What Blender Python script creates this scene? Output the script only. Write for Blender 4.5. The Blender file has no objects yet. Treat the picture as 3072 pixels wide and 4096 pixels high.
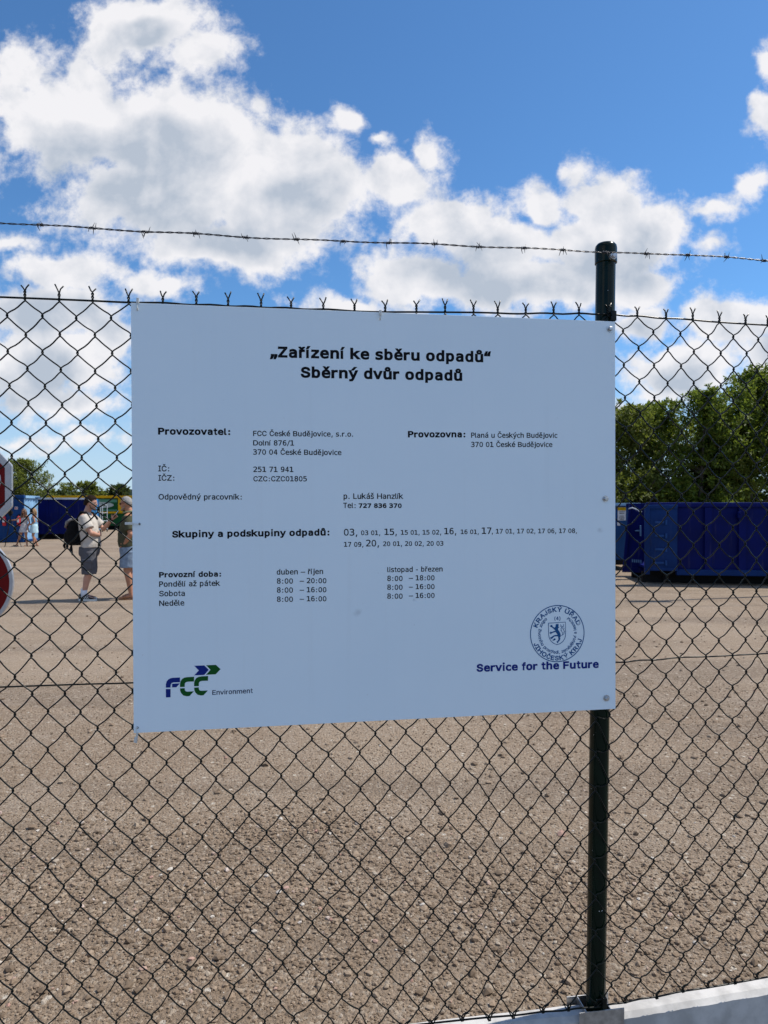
import bpy, bmesh, math, random
import numpy as np
from mathutils import Vector, Matrix

S = bpy.context.scene
COL = S.collection
R = math.radians

# ------------------------------------------------------------------ camera
cam_d = bpy.data.cameras.new("camera")
cam = bpy.data.objects.new("camera", cam_d)
COL.objects.link(cam)
cam.location = (0, 0, 1.58)
cam.rotation_euler = (R(90) - math.atan(13 / 2750), 0, 0)
cam_d.sensor_fit = 'VERTICAL'
cam_d.sensor_height = 36
cam_d.sensor_width = 27
cam_d.lens = 2750 / 4096 * 36
cam_d.clip_start = 0.05
cam_d.clip_end = 9000
cam_d.dof.use_dof = True
cam_d.dof.focus_distance = 1.72
cam_d.dof.aperture_fstop = 13.0
S.camera = cam

# ------------------------------------------------------------------ sun, sky, exposure
SUN_AZ = math.atan2(1.0, 0.27)      # clockwise from +Y
SUN_EL = R(57)
sun_dir = Vector((math.sin(SUN_AZ) * math.cos(SUN_EL), math.cos(SUN_AZ) * math.cos(SUN_EL), math.sin(SUN_EL)))
sl = bpy.data.lights.new("sun", 'SUN')
sl.energy = 5.0
sl.angle = R(0.5)
sl.color = (1.0, 0.93, 0.82)
so = bpy.data.objects.new("sun", sl)
COL.objects.link(so)
so.rotation_euler = sun_dir.to_track_quat('Z', 'Y').to_euler()
so.location = (20, 5, 30)

S.view_settings.view_transform = 'Standard'
S.view_settings.look = 'None'
S.view_settings.gamma = 1
S.view_settings.exposure = 0.14
S.render.engine = 'CYCLES'
S.cycles.max_bounces = 6
S.cycles.transparent_max_bounces = 8

W = bpy.data.worlds.new("World")
S.world = W
W.use_nodes = True
wt = W.node_tree
wt.nodes.clear()


class NB:
    """tiny node builder"""
    def __init__(s, t):
        s.t = t

    def n(s, typ, **kw):
        nd = s.t.nodes.new(typ)
        for k, v in kw.items():
            setattr(nd, k, v)
        return nd

    def put(s, sock, v):
        if hasattr(v, 'is_output'):
            s.t.links.new(v, sock)
        elif v is not None:
            sock.default_value = v

    def m(s, op, a, b=None, c=None, clamp=False):
        nd = s.n('ShaderNodeMath', operation=op)
        nd.use_clamp = clamp
        s.put(nd.inputs[0], a); s.put(nd.inputs[1], b); s.put(nd.inputs[2], c)
        return nd.outputs[0]

    def vm(s, op, a, b=None, out=0):
        nd = s.n('ShaderNodeVectorMath', operation=op)
        s.put(nd.inputs[0], a)
        if op == 'SCALE':
            s.put(nd.inputs[3], b)
        else:
            s.put(nd.inputs[1], b)
        return nd.outputs[out]

    def noise(s, vec, scale, detail=6, rough=0.55, dist=0.0, col=False, lac=2.0):
        nd = s.n('ShaderNodeTexNoise')
        s.put(nd.inputs['Vector'], vec)
        nd.inputs['Scale'].default_value = scale
        nd.inputs['Detail'].default_value = detail
        nd.inputs['Roughness'].default_value = rough
        nd.inputs['Lacunarity'].default_value = lac
        nd.inputs['Distortion'].default_value = dist
        return nd.outputs['Color' if col else 'Fac']

    def ss(s, v, a, b, lo=0.0, hi=1.0):
        nd = s.n('ShaderNodeMapRange', interpolation_type='SMOOTHSTEP')
        s.put(nd.inputs[0], v)
        for i, q in enumerate((a, b, lo, hi)):
            nd.inputs[i + 1].default_value = q
        return nd.outputs[0]

    def mix(s, f, a, b):
        nd = s.n('ShaderNodeMix', data_type='RGBA')
        s.put(nd.inputs[0], f)
        s.put(nd.inputs[6], a); s.put(nd.inputs[7], b)
        return nd.outputs[2]


b = NB(wt)
sky = b.n('ShaderNodeTexSky', sky_type='NISHITA')
sky.sun_disc = False
sky.sun_elevation = SUN_EL
sky.sun_rotation = SUN_AZ
sky.altitude = 400
sky.air_density = 1.0
sky.dust_density = 0.35
sky.ozone_density = 3.0
skyt = b.vm('MULTIPLY', sky.outputs[0], (0.75, 1.17, 1.46))
tc = b.n('ShaderNodeTexCoord')
dirv = tc.outputs['Generated']
sx = b.n('ShaderNodeSeparateXYZ')
wt.links.new(dirv, sx.inputs[0])
yy = b.m('MAXIMUM', sx.outputs[1], 0.25)
cx = b.n('ShaderNodeCombineXYZ')
wt.links.new(b.m('DIVIDE', sx.outputs[0], yy), cx.inputs[0])
wt.links.new(b.m('DIVIDE', sx.outputs[2], yy), cx.inputs[1])
P = cx.outputs[0]
warp = b.vm('SCALE', b.vm('SUBTRACT', b.noise(P, 5.0, 4, 0.55, col=True), (0.5, 0.5, 0.5)), 0.13)
PW = b.vm('ADD', P, warp)
# cumulus heaps over the yard: centre and half size, as slopes of the view direction (east/north, up/north)
HEAPS = [
    (330, 40, 150, 70), (440, 105, 85, 52), (250, 60, 80, 60), (40, 145, 55, 60),
    (180, 150, 75, 55), (150, 245, 165, 125), (330, 270, 180, 130), (480, 330, 190, 130), (620, 350, 130, 100),
    (640, 430, 190, 110), (330, 430, 210, 95), (480, 520, 230, 70), (560, 560, 70, 35), (560, 215, 30, 35),
    (745, 245, 45, 50), (815, 305, 32, 24), (925, 335, 38, 45), (850, 395, 85, 65),
    (960, 480, 130, 75), (1080, 520, 150, 70), (1180, 440, 60, 45), (1260, 350, 22, 34), (1310, 430, 80, 75),
    (1400, 480, 95, 75), (1280, 530, 190, 90), (1150, 610, 250, 70), (1400, 610, 100, 60), (900, 600, 130, 60),
    (1610, 420, 50, 34), (1545, 452, 60, 24), (1545, 535, 34, 17), (760, 660, 110, 30),
    (1655, 240, 48, 60), (1655, 120, 36, 38),
    (40, 520, 90, 24), (150, 600, 130, 60), (340, 625, 80, 38), (120, 690, 190, 60), (60, 770, 110, 60),
    (90, 790, 200, 70), (150, 865, 150, 34), (40, 850, 90, 30), (180, 880, 110, 18), (400, 300, 200, 120), (60, 925, 120, 14), (200, 950, 120, 10), (240, 740, 60, 60),
    (1400, 690, 80, 50), (1480, 790, 130, 70), (1600, 700, 110, 60), (1400, 850, 60, 30), (1700, 800, 120, 90),
    (600, 900, 260, 30), (900, 860, 260, 60), (1150, 900, 200, 50),
    (-150, 300, 160, 120), (-250, 600, 200, 120), (1850, 560, 150, 70),
]
acc = None
for hx, hy, rx, ry in HEAPS:
    gx = (hx * 1.8517 - 1536) / 2750
    gz = (2035 - hy * 1.8517) / 2750
    q = b.vm('MULTIPLY', b.vm('SUBTRACT', PW, (gx, gz, 0)), (1485 / rx, 1485 / ry, 0))
    k = min(1.0, (min(rx, ry * 1.15) / 85) ** 0.7)
    v = b.m('MULTIPLY', b.m('SUBTRACT', 1.0, b.vm('LENGTH', q, out=1)), k)
    acc = v if acc is None else b.m('SMOOTH_MAX', acc, v, 0.22)
# shaded undersides of the heaps
CORES = [(300, 430, 200, 90), (330, 330, 170, 80), (150, 330, 110, 80), (500, 500, 200, 70), (640, 440, 110, 70), (1000, 560, 150, 60),
         (1280, 570, 200, 60), (1150, 620, 220, 50), (1390, 540, 60, 60), (330, 60, 60, 30), (130, 700, 180, 50), (60, 830, 120, 60), (1480, 820, 100, 50), (1400, 700, 70, 40), (1690, 760, 80, 60)]
core = None
for hx, hy, rx, ry in CORES:
    q = b.vm('MULTIPLY', b.vm('SUBTRACT', PW, ((hx * 1.8517 - 1536) / 2750, (2035 - hy * 1.8517) / 2750, 0)), (1485 / rx, 1485 / ry, 0))
    v = b.m('SUBTRACT', 1.0, b.vm('LENGTH', q, out=1))
    core = v if core is None else b.m('SMOOTH_MAX', core, v, 0.3)
elsewhere = b.m('MULTIPLY_ADD', b.noise(dirv, 2.2, 3, 0.5), 5.0, -2.85)
fwd = b.ss(sx.outputs[1], 0.25, 0.5)
D = b.m('ADD', b.m('MULTIPLY', acc, fwd), b.m('MULTIPLY', elsewhere, b.m('SUBTRACT', 1.0, fwd)))
D = b.m('MULTIPLY_ADD', b.ss(D, 0.15, 0.5), 0.4, D)
n1 = b.noise(P, 10.0, 12, 0.67, 0.12)
n1s = b.noise(b.vm('ADD', P, (0.014, 0.024, 0)), 9.0, 6, 0.56, 0.15)
n1l = b.noise(P, 9.0, 6, 0.56, 0.15)
n2 = b.noise(P, 34.0, 8, 0.66, 0.2)
big = b.noise(P, 4.0, 3, 0.5)
vor = b.n('ShaderNodeTexVoronoi', feature='F1')
vor.inputs['Scale'].default_value = 17.0
vor.inputs['Detail'].default_value = 2.5
vor.inputs['Roughness'].default_value = 0.55
vor.normalize = True
wt.links.new(PW, vor.inputs['Vector'])
puff = b.m('MULTIPLY_ADD', vor.outputs['Distance'], -0.9, 0.36)
field = b.m('ADD', b.m('ADD', D, puff), b.m('ADD', b.m('MULTIPLY_ADD', n1, 2.1, -1.05), b.m('MULTIPLY_ADD', n2, 1.0, -0.5)))
dens = b.ss(field, -0.20, 0.52)
dens = b.m('MULTIPLY', dens, 0.97)
lit = b.m('MULTIPLY', b.m('SUBTRACT', n1l, n1s), 2.5)
deep = b.ss(b.m('ADD', b.m('MULTIPLY_ADD', D, 0.35, -0.15), b.m('ADD', b.m('MULTIPLY', core, 0.8), b.m('ADD', b.m('MULTIPLY_ADD', n1l, 0.6, -0.3), b.m('MULTIPLY_ADD', big, 0.9, -0.45)))), -0.25, 0.75)
shade = b.m('ADD', b.m('SUBTRACT', 0.93, b.m('MULTIPLY', deep, 0.86)), b.m('ADD', lit, b.m('ADD', b.m('MULTIPLY', puff, 0.20), b.m('MULTIPLY_ADD', n2, 0.22, -0.11))), clamp=True)
ccol = b.mix(shade, (4.7, 5.3, 6.2, 1), (8.9, 8.8, 9.0, 1))
lowair = b.ss(sx.outputs[2], 0.26, -0.01)
skyh = b.mix(b.m('MULTIPLY', lowair, 0.8), skyt, (5.4, 6.7, 8.2, 1))
final = b.mix(dens, skyh, ccol)
bg = b.n('ShaderNodeBackground')
wt.links.new(final, bg.inputs[0])
bg.inputs[1].default_value = 0.094
wo = b.n('ShaderNodeOutputWorld')
wt.links.new(bg.outputs[0], wo.inputs[0])
W.cycles.sampling_method = 'MANUAL'
W.cycles.sample_map_resolution = 512

# ------------------------------------------------------------------ helpers
def link(o, parent=None):
    COL.objects.link(o)
    if parent is not None:
        o.parent = parent
    return o


def tag(o, label=None, cat=None, group=None, kind=None):
    if label: o['label'] = label
    if cat: o['category'] = cat
    if group: o['group'] = group
    if kind: o['kind'] = kind
    return o


def empty(name, loc=(0, 0, 0), rz=0.0, label=None, cat=None, group=None):
    o = bpy.data.objects.new(name, None)
    o.empty_display_size = 0.1
    o.location = loc
    o.rotation_euler = (0, 0, rz)
    link(o)
    return tag(o, label, cat, group)


class MB:
    """collects geometry for ONE mesh"""
    def __init__(s):
        s.v = []; s.f = []; s.mi = []; s.cur = 0

    def add(s, vs, fs):
        o = len(s.v)
        s.v += [tuple(p) for p in vs]
        for f in fs:
            s.f.append([i + o for i in f]); s.mi.append(s.cur)

    def box(s, c, d, rot=None):
        cx, cy, cz = c; dx, dy, dz = d[0] / 2, d[1] / 2, d[2] / 2
        vs = [Vector((x, y, z)) for x in (-dx, dx) for y in (-dy, dy) for z in (-dz, dz)]
        if rot is not None:
            vs = [rot @ p for p in vs]
        s.add([(p.x + cx, p.y + cy, p.z + cz) for p in vs],
              [(0, 1, 3, 2), (4, 6, 7, 5), (0, 4, 5, 1), (2, 3, 7, 6), (0, 2, 6, 4), (1, 5, 7, 3)])

    def bbox(s, c, d, bev=0.01, rot=None):
        """box with bevelled edges"""
        bm = bmesh.new()
        bmesh.ops.create_cube(bm, size=1)
        bmesh.ops.scale(bm, vec=d, verts=bm.verts)
        bmesh.ops.bevel(bm, geom=list(bm.edges), offset=bev, segments=2, affect='EDGES', profile=0.6)
        if rot is not None:
            bmesh.ops.transform(bm, matrix=rot.to_4x4(), verts=bm.verts)
        bmesh.ops.translate(bm, vec=c, verts=bm.verts)
        bm.verts.index_update()
        s.add([v.co[:] for v in bm.verts], [[v.index for v in f.verts] for f in bm.faces])
        bm.free()

    def tube(s, pts, r, n=8, cap=True, flat=None):
        pts = [Vector(p) for p in pts]
        rs = r if isinstance(r, (list, tuple)) else [r] * len(pts)
        t0 = (pts[1] - pts[0]).normalized()
        up = Vector((0, 0, 1)) if abs(t0.z) < 0.9 else Vector((0, 1, 0))
        nx = t0.cross(up).normalized()
        o = len(s.v)
        for i, p in enumerate(pts):
            if i == 0: t = pts[1] - pts[0]
            elif i == len(pts) - 1: t = pts[-1] - pts[-2]
            else: t = (pts[i + 1] - pts[i]).normalized() + (pts[i] - pts[i - 1]).normalized()
            if t.length < 1e-9: t = t0
            t = t.normalized()
            nx = nx - t * nx.dot(t)
            if nx.length < 1e-6: nx = t.orthogonal()
            nx.normalize()
            ny = t.cross(nx)
            for k in range(n):
                a = 2 * math.pi * k / n
                s.v.append(tuple(p + (nx * math.cos(a) + ny * math.sin(a)) * rs[i]))
        for i in range(len(pts) - 1):
            for k in range(n):
                a = o + i * n + k; c = o + i * n + (k + 1) % n
                s.f.append([a, c, c + n, a + n]); s.mi.append(s.cur)
        if cap:
            s.f.append([o + k for k in range(n)][::-1]); s.mi.append(s.cur)
            e = o + (len(pts) - 1) * n
            s.f.append([e + k for k in range(n)]); s.mi.append(s.cur)

    def lathe(s, prof, c=(0, 0, 0), n=32):
        o = len(s.v)
        for r, z in prof:
            for k in range(n):
                a = 2 * math.pi * k / n
                s.v.append((c[0] + r * math.cos(a), c[1] + r * math.sin(a), c[2] + z))
        for i in range(len(prof) - 1):
            for k in range(n):
                a = o + i * n + k; d = o + i * n + (k + 1) % n
                s.f.append([a, d, d + n, a + n]); s.mi.append(s.cur)
        s.f.append([o + k for k in range(n)][::-1]); s.mi.append(s.cur)
        e = o + (len(prof) - 1) * n
        s.f.append([e + k for k in range(n)]); s.mi.append(s.cur)

    def loft(s, rings, n=20, cap=True):
        """rings: (centre, rx, ry, tilt axis normal) elliptic sections"""
        o = len(s.v)
        for ring in rings:
            c, rx, ry = Vector(ring[0]), ring[1], ring[2]
            nn = Vector(ring[3]).normalized() if len(ring) > 3 else Vector((0, 0, 1))
            ax = Vector((1, 0, 0)); ax = (ax - nn * ax.dot(nn)).normalized()
            ay = nn.cross(ax)
            for k in range(n):
                a = 2 * math.pi * k / n
                s.v.append(tuple(c + ax * math.cos(a) * rx + ay * math.sin(a) * ry))
        for i in range(len(rings) - 1):
            for k in range(n):
                a = o + i * n + k; d = o + i * n + (k + 1) % n
                s.f.append([a, d, d + n, a + n]); s.mi.append(s.cur)
        if cap:
            s.f.append([o + k for k in range(n)][::-1]); s.mi.append(s.cur)
            e = o + (len(rings) - 1) * n
            s.f.append([e + k for k in range(n)]); s.mi.append(s.cur)

    def ball(s, c, r, n=12, m=8, rot=None):
        rx, ry, rz = r if isinstance(r, (tuple, list)) else (r, r, r)
        vs = []
        for i in range(1, m):
            t = math.pi * i / m
            for k in range(n):
                a = 2 * math.pi * k / n
                vs.append(Vector((rx * math.sin(t) * math.cos(a), ry * math.sin(t) * math.sin(a), rz * math.cos(t))))
        vs += [Vector((0, 0, rz)), Vector((0, 0, -rz))]
        if rot is not None: vs = [rot @ p for p in vs]
        c = Vector(c)
        fs = []
        for i in range(m - 2):
            for k in range(n):
                fs.append((i * n + k, i * n + n + k, i * n + n + (k + 1) % n, i * n + (k + 1) % n))
        T = (m - 1) * n
        for k in range(n):
            fs.append((T, k, (k + 1) % n))
            fs.append((T + 1, (m - 2) * n + (k + 1) % n, (m - 2) * n + k))
        s.add([p + c for p in vs], fs)

    def prism(s, poly, y0, y1):
        """outline in x,z extruded along y"""
        n = len(poly)
        vs = [(x, y0, z) for x, z in poly] + [(x, y1, z) for x, z in poly]
        fs = [list(range(n)), list(range(2 * n - 1, n - 1, -1))]
        fs += [(i, i + n, (i + 1) % n + n, (i + 1) % n) for i in range(n)]
        s.add(vs, fs)

    def mesh(s, name, mats, smooth=False):
        me = bpy.data.meshes.new(name)
        me.from_pydata(s.v, [], s.f)
        for m in (mats if isinstance(mats, (list, tuple)) else [mats]):
            me.materials.append(m)
        me.polygons.foreach_set('material_index', s.mi)
        bm = bmesh.new(); bm.from_mesh(me)
        bmesh.ops.recalc_face_normals(bm, faces=bm.faces)
        bm.to_mesh(me); bm.free()
        if smooth:
            me.polygons.foreach_set('use_smooth', [True] * len(me.polygons))
            if smooth != 'all':
                me.set_sharp_from_angle(angle=R(smooth if smooth is not True else 40))
        me.update()
        return me

    def build(s, name, mats, parent=None, smooth=False):
        return link(bpy.data.objects.new(name, s.mesh(name, mats, smooth)), parent)


def np_mesh(name, verts, faces, mat, parent=None, smooth=False):
    """verts Nx3, faces MxK numpy"""
    me = bpy.data.meshes.new(name)
    nv, nf, k = len(verts), len(faces), faces.shape[1]
    me.vertices.add(nv); me.vertices.foreach_set('co', verts.astype(np.float32).ravel())
    me.loops.add(nf * k); me.loops.foreach_set('vertex_index', faces.astype(np.int32).ravel())
    me.polygons.add(nf)
    me.polygons.foreach_set('loop_start', np.arange(0, nf * k, k, dtype=np.int32))
    me.polygons.foreach_set('use_smooth', np.full(nf, smooth))
    me.update(calc_edges=True)
    me.materials.append(mat)
    return link(bpy.data.objects.new(name, me), parent)


def mat(name, col, rough=0.6, metal=0.0, var=0.0, vscale=6.0, bump=0.0, bscale=40.0, spec=0.5, col2=None, detail=5, space='Object', coat=0.0):
    m = bpy.data.materials.new(name)
    m.use_nodes = True
    t = m.node_tree
    p = t.nodes['Principled BSDF']
    p.inputs['Base Color'].default_value = (*col, 1)
    p.inputs['Roughness'].default_value = rough
    p.inputs['Metallic'].default_value = metal
    p.inputs['Specular IOR Level'].default_value = spec
    p.inputs['Coat Weight'].default_value = coat
    k = NB(t)
    if var > 0 or col2 or bump > 0:
        co = k.n('ShaderNodeTexCoord').outputs[space]
    if var > 0 or col2:
        nz = k.noise(co, vscale, detail, 0.6)
        f = k.ss(nz, 0.32, 0.68)
        a = tuple(c * (1 - var) for c in col)
        c2 = col2 if col2 else tuple(min(1, c * (1 + var)) for c in col)
        t.links.new(k.mix(f, (*a, 1), (*c2, 1)), p.inputs['Base Color'])
        rr = k.m('MULTIPLY_ADD', nz, 0.25, rough - 0.12, clamp=True)
        t.links.new(rr, p.inputs['Roughness'])
    if bump > 0:
        bp = k.n('ShaderNodeBump')
        bp.inputs['Strength'].default_value = min(1, bump * 10)
        bp.inputs['Distance'].default_value = bump * 0.1
        t.links.new(k.noise(co, bscale, 4, 0.6), bp.inputs['Height'])
        t.links.new(bp.outputs[0], p.inputs['Normal'])
    return m


M = {}
M['steel'] = mat('galvanised steel', (0.42, 0.42, 0.42), 0.42, 0.85, 0.25, 30)
M['screw'] = mat('zinc screw', (0.55, 0.56, 0.57), 0.3, 0.9, 0.1, 60)
M['green_pvc'] = mat('dark green pvc wire', (0.003, 0.006, 0.005), 0.30, 0.0, 0.2, 30, spec=0.22)
M['green_post'] = mat('dark green post paint', (0.0006, 0.008, 0.004), 0.22, 0.0, 0.25, 12, spec=0.22)
M['zinc_wire'] = mat('galvanised wire', (0.07, 0.07, 0.075), 0.34, 0.75, 0.3, 60)
M['concrete'] = mat('pale precast concrete', (0.46, 0.45, 0.435), 0.9, 0, 0.2, 14, bump=0.015, bscale=160, col2=(0.54, 0.53, 0.515), detail=9)
M['black'] = mat('matt black', (0.008, 0.008, 0.009), 0.7, 0, 0.3, 20, spec=0.15)
M['rubber'] = mat('black rubber', (0.02, 0.02, 0.02), 0.85)

# ------------------------------------------------------------------ ground
def ground_material():
    m = bpy.data.materials.new('brown compacted gravel')
    m.use_nodes = True
    t = m.node_tree; k = NB(t); p = t.nodes['Principled BSDF']
    co = k.n('ShaderNodeTexCoord').outputs['Object']
    big = k.noise(co, 0.35, 5, 0.6)
    mid = k.noise(co, 2.2, 5, 0.65)
    streak = k.n('ShaderNodeMapping'); t.links.new(co, streak.inputs[0]); streak.inputs['Scale'].default_value = (0.14, 1.0, 1)
    track = k.noise(streak.outputs[0], 1.2, 4, 0.6, 0.4)
    fine = k.noise(co, 55, 6, 0.7)
    grain = k.noise(co, 210, 3, 0.6)
    v = k.n('ShaderNodeTexVoronoi'); t.links.new(co, v.inputs[0]); v.inputs['Scale'].default_value = 75
    vs = k.n('ShaderNodeSeparateColor'); t.links.new(v.outputs['Color'], vs.inputs[0])
    v2 = k.n('ShaderNodeTexVoronoi'); t.links.new(co, v2.inputs[0]); v2.inputs['Scale'].default_value = 28
    vs2 = k.n('ShaderNodeSeparateColor'); t.links.new(v2.outputs['Color'], vs2.inputs[0])
    c = k.mix(k.ss(big, 0.35, 0.65), (0.252, 0.188, 0.134, 1), (0.332, 0.258, 0.190, 1))
    c = k.mix(k.m('MULTIPLY', k.ss(track, 0.46, 0.62), 0.62), c, (0.180, 0.138, 0.104, 1))
    c = k.mix(k.m('MULTIPLY', k.ss(mid, 0.48, 0.68), 0.5), c, (0.33, 0.268, 0.212, 1))
    c = k.mix(k.m('MULTIPLY', k.ss(fine, 0.42, 0.68), 0.55), c, (0.125, 0.098, 0.072, 1))
    # scattered paler chippings trodden into the surface, and a few dark ones
    c = k.mix(k.m('MULTIPLY', k.ss(vs.outputs[0], 0.80, 0.86), 0.55), c, (0.42, 0.36, 0.29, 1))
    c = k.mix(k.m('MULTIPLY', k.ss(vs2.outputs[1], 0.95, 0.96), k.ss(v2.outputs['Distance'], 0.35, 0.25)), c, (0.50, 0.45, 0.38, 1))
    c = k.mix(k.m('MULTIPLY', k.ss(grain, 0.5, 0.75), 0.45), c, (0.09, 0.07, 0.05, 1))
    t.links.new(c, p.inputs['Base Color'])
    p.inputs['Roughness'].default_value = 0.95
    p.inputs['Specular IOR Level'].default_value = 0.2
    h = k.m('ADD', k.m('MULTIPLY', fine, 0.6), k.m('ADD', k.m('MULTIPLY', v.outputs['Distance'], -0.5), k.m('MULTIPLY', grain, 0.35)))
    bp = k.n('ShaderNodeBump')
    bp.inputs['Strength'].default_value = 0.9
    bp.inputs['Distance'].default_value = 0.02
    t.links.new(h, bp.inputs['Height'])
    t.links.new(bp.outputs[0], p.inputs['Normal'])
    return m


rng = np.random.default_rng(7)


def wob(x, y, seed, n=10, fmax=3.0):
    r = np.random.default_rng(seed)
    z = np.zeros_like(x)
    for i in range(n):
        f = fmax * (i + 1) / n
        a = r.uniform(0, 2 * np.pi)
        z += np.sin((x * np.cos(a) + y * np.sin(a)) * f * 2 + r.uniform(0, 6.28)) / (0.6 + f)
    return z / n


def gheight(x, y):
    near = np.clip((14 - y) / 8, 0, 1) * np.clip((y - 1.95) / 0.4, 0, 1)
    return 0.018 * near * wob(x, y, 3) + 0.006 * near * wob(x, y, 9, 8, 9.0)


gx = np.concatenate([np.array([-3000, -900, -300, -120, -60, -30, -15, -8]), np.linspace(-5, 5, 201), np.array([8, 15, 30, 60, 120, 300, 900, 3000])])
gy = np.concatenate([np.array([-300, -60, -10, 0.0, 1.0]), np.linspace(1.7, 8, 160), np.linspace(8.3, 16, 30), np.array([20, 30, 45, 70, 120, 250, 700, 2000, 5000])])
GX, GY = np.meshgrid(gx, gy)
GZ = gheight(GX, GY)
nx_, ny_ = len(gx), len(gy)
idx = np.arange(nx_ * ny_).reshape(ny_, nx_)
gf = np.stack([idx[:-1, :-1], idx[:-1, 1:], idx[1:, 1:], idx[1:, :-1]], -1).reshape(-1, 4)
gmat = ground_material()
ground = np_mesh('ground', np.stack([GX, GY, GZ], -1).reshape(-1, 3), gf, gmat, None, True)
tag(ground, kind='structure')

# unseen street before the plinth, added for neutral bounce light on the sign
mb = MB()
mb.add([(-40, -30, 0.012), (40, -30, 0.012), (40, 1.2, 0.012), (3.0, 1.85, 0.012), (0.55, 1.70, 0.012), (-40, -4.4, 0.012)], [(0, 1, 2, 3, 4, 5)])
unseen_road = mb.build('unseen_road', mat('worn street asphalt', (0.10, 0.10, 0.102), 0.9, 0, 0.2, 3, bump=0.03, bscale=120))
tag(unseen_road, kind='structure')

# loose stones on the yard just behind the fence
def ico():
    bm = bmesh.new(); bmesh.ops.create_icosphere(bm, subdivisions=1, radius=1)
    v = np.array([q.co[:] for q in bm.verts]); bm.verts.index_update()
    f = np.array([[q.index for q in p.verts] for p in bm.faces]); bm.free()
    return v, f


def stones(name, n, y0, y1, smin, smax, seed, mt, powr=2.6, clumps=None):
    r = np.random.default_rng(seed)
    bv, bf = ico()
    u = r.random(n)
    y = y0 + (y1 - y0) * u ** 1.5
    x = r.uniform(-1, 1, n) * (0.58 * y + 0.35)
    if clumps is not None:
        k = r.integers(0, len(clumps), n)
        c = np.array(clumps)[k]
        x = c[:, 0] + r.normal(0, 1, n) * c[:, 2]
        y = c[:, 1] + r.normal(0, 1, n) * c[:, 3]
        ok = y > y0
        x, y = x[ok], y[ok]; n = len(x)
    s = smin + (smax - smin) * r.random(n) ** powr
    sc = s[:, None] * r.uniform([0.7, 0.7, 0.45], [1.25, 1.25, 0.85], (n, 3))
    v = bv[None] * r.uniform(0.72, 1.18, (n, len(bv), 1)) * sc[:, None, :]
    a = r.uniform(0, 6.283, n); ca, sa = np.cos(a)[:, None], np.sin(a)[:, None]
    t = r.normal(0, 0.35, (n, 1)); ct, st = np.cos(t), np.sin(t)
    X, Y, Z = v[..., 0], v[..., 1], v[..., 2]
    Y, Z = Y * ct - Z * st, Y * st + Z * ct
    X, Y = X * ca - Y * sa, X * sa + Y * ca
    z = gheight(x, y) + s * 0.22
    V = np.stack([X + x[:, None], Y + y[:, None], Z + z[:, None]], -1).reshape(-1, 3)
    F = (bf[None] + (np.arange(n) * len(bv))[:, None, None]).reshape(-1, 3)
    o = np_mesh(name, V, F, mt)
    return tag(o, kind='stuff')


def stone_material():
    m = bpy.data.materials.new('loose stones')
    m.use_nodes = True
    t = m.node_tree; k = NB(t); p = t.nodes['Principled BSDF']
    rnd = k.n('ShaderNodeNewGeometry').outputs['Random Per Island']
    cr = k.n('ShaderNodeValToRGB'); t.links.new(rnd, cr.inputs[0])
    e = cr.color_ramp
    e.elements[0].position = 0.0; e.elements[0].color = (0.13, 0.096, 0.068, 1)
    e.elements[1].position = 1.0; e.elements[1].color = (0.46, 0.42, 0.37, 1)
    for pos, c in ((0.35, (0.205, 0.152, 0.108, 1)), (0.7, (0.27, 0.205, 0.150, 1)), (0.93, (0.30, 0.24, 0.18, 1)), (0.975, (0.40, 0.35, 0.29, 1)), (0.985, (0.36, 0.21, 0.17, 1)), (0.99, (0.5, 0.47, 0.43, 1))):
        q = e.elements.new(pos); q.color = c
    co = k.n('ShaderNodeTexCoord').outputs['Object']
    nz = k.noise(co, 180, 3, 0.6)
    c = k.mix(k.m('MULTIPLY', k.ss(nz, 0.45, 0.7), 0.4), cr.outputs[0], (0.10, 0.08, 0.06, 1))
    t.links.new(c, p.inputs['Base Color'])
    p.inputs['Roughness'].default_value = 0.92
    p.inputs['Specular IOR Level'].default_value = 0.2
    return m


sm = stone_material()
stones('loose_gravel', 60000, 1.98, 6.5, 0.0016, 0.0075, 11, sm, 2.6)
stones('gravel_heap', 13000, 2.0, 5.0, 0.0025, 0.014, 12, sm, 3.4,
       clumps=[(-1.15, 2.75, 0.42, 0.28), (-0.7, 2.62, 0.5, 0.22), (-0.25, 2.75, 0.35, 0.25), (-1.4, 3.0, 0.35, 0.3), (-0.6, 3.1, 0.5, 0.25), (0.2, 2.85, 0.45, 0.3), (0.55, 2.7, 0.35, 0.2), (1.1, 2.8, 0.3, 0.2), (-0.45, 3.4, 0.25, 0.1)])
stones('scattered_stones', 1500, 2.2, 11, 0.008, 0.022, 13, sm, 3.0)

# ------------------------------------------------------------------ far ridge
mb = MB()
pts = [(-3600, 0), (-3600, 60), (-2900, 95), (-2300, 70), (-1700, 100), (-1200, 120), (-700, 80), (0, 95), (600, 70), (1200, 85), (2400, 40), (2400, 0)]
mb.prism(pts, 3900, 4700)
hl = mb.build('hills', mat('distant wooded ridge', (0.05, 0.085, 0.06), 0.95, 0, 0.3, 0.01))
tag(hl, kind='structure')

# ------------------------------------------------------------------ chain-link fence
PP = Vector((0.5666, 1.7785, 0))
YL = 0.14926; YR = R(12.2)
DL = Vector((math.cos(YL), math.sin(YL), 0)); NL = Vector((math.sin(YL), -math.cos(YL), 0))
DR = Vector((math.cos(YR), math.sin(YR), 0)); NR = Vector((math.sin(YR), -math.cos(YR), 0))


def FP(u, z, w=0.0):
    p = PP + (DL if u <= 0 else DR) * u + (NL if u <= 0 else NR) * w
    return Vector((p.x, p.y, z))


def lerp_tab(tab, u):
    return float(np.interp(u, [t[0] for t in tab], [t[1] for t in tab]))


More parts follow.
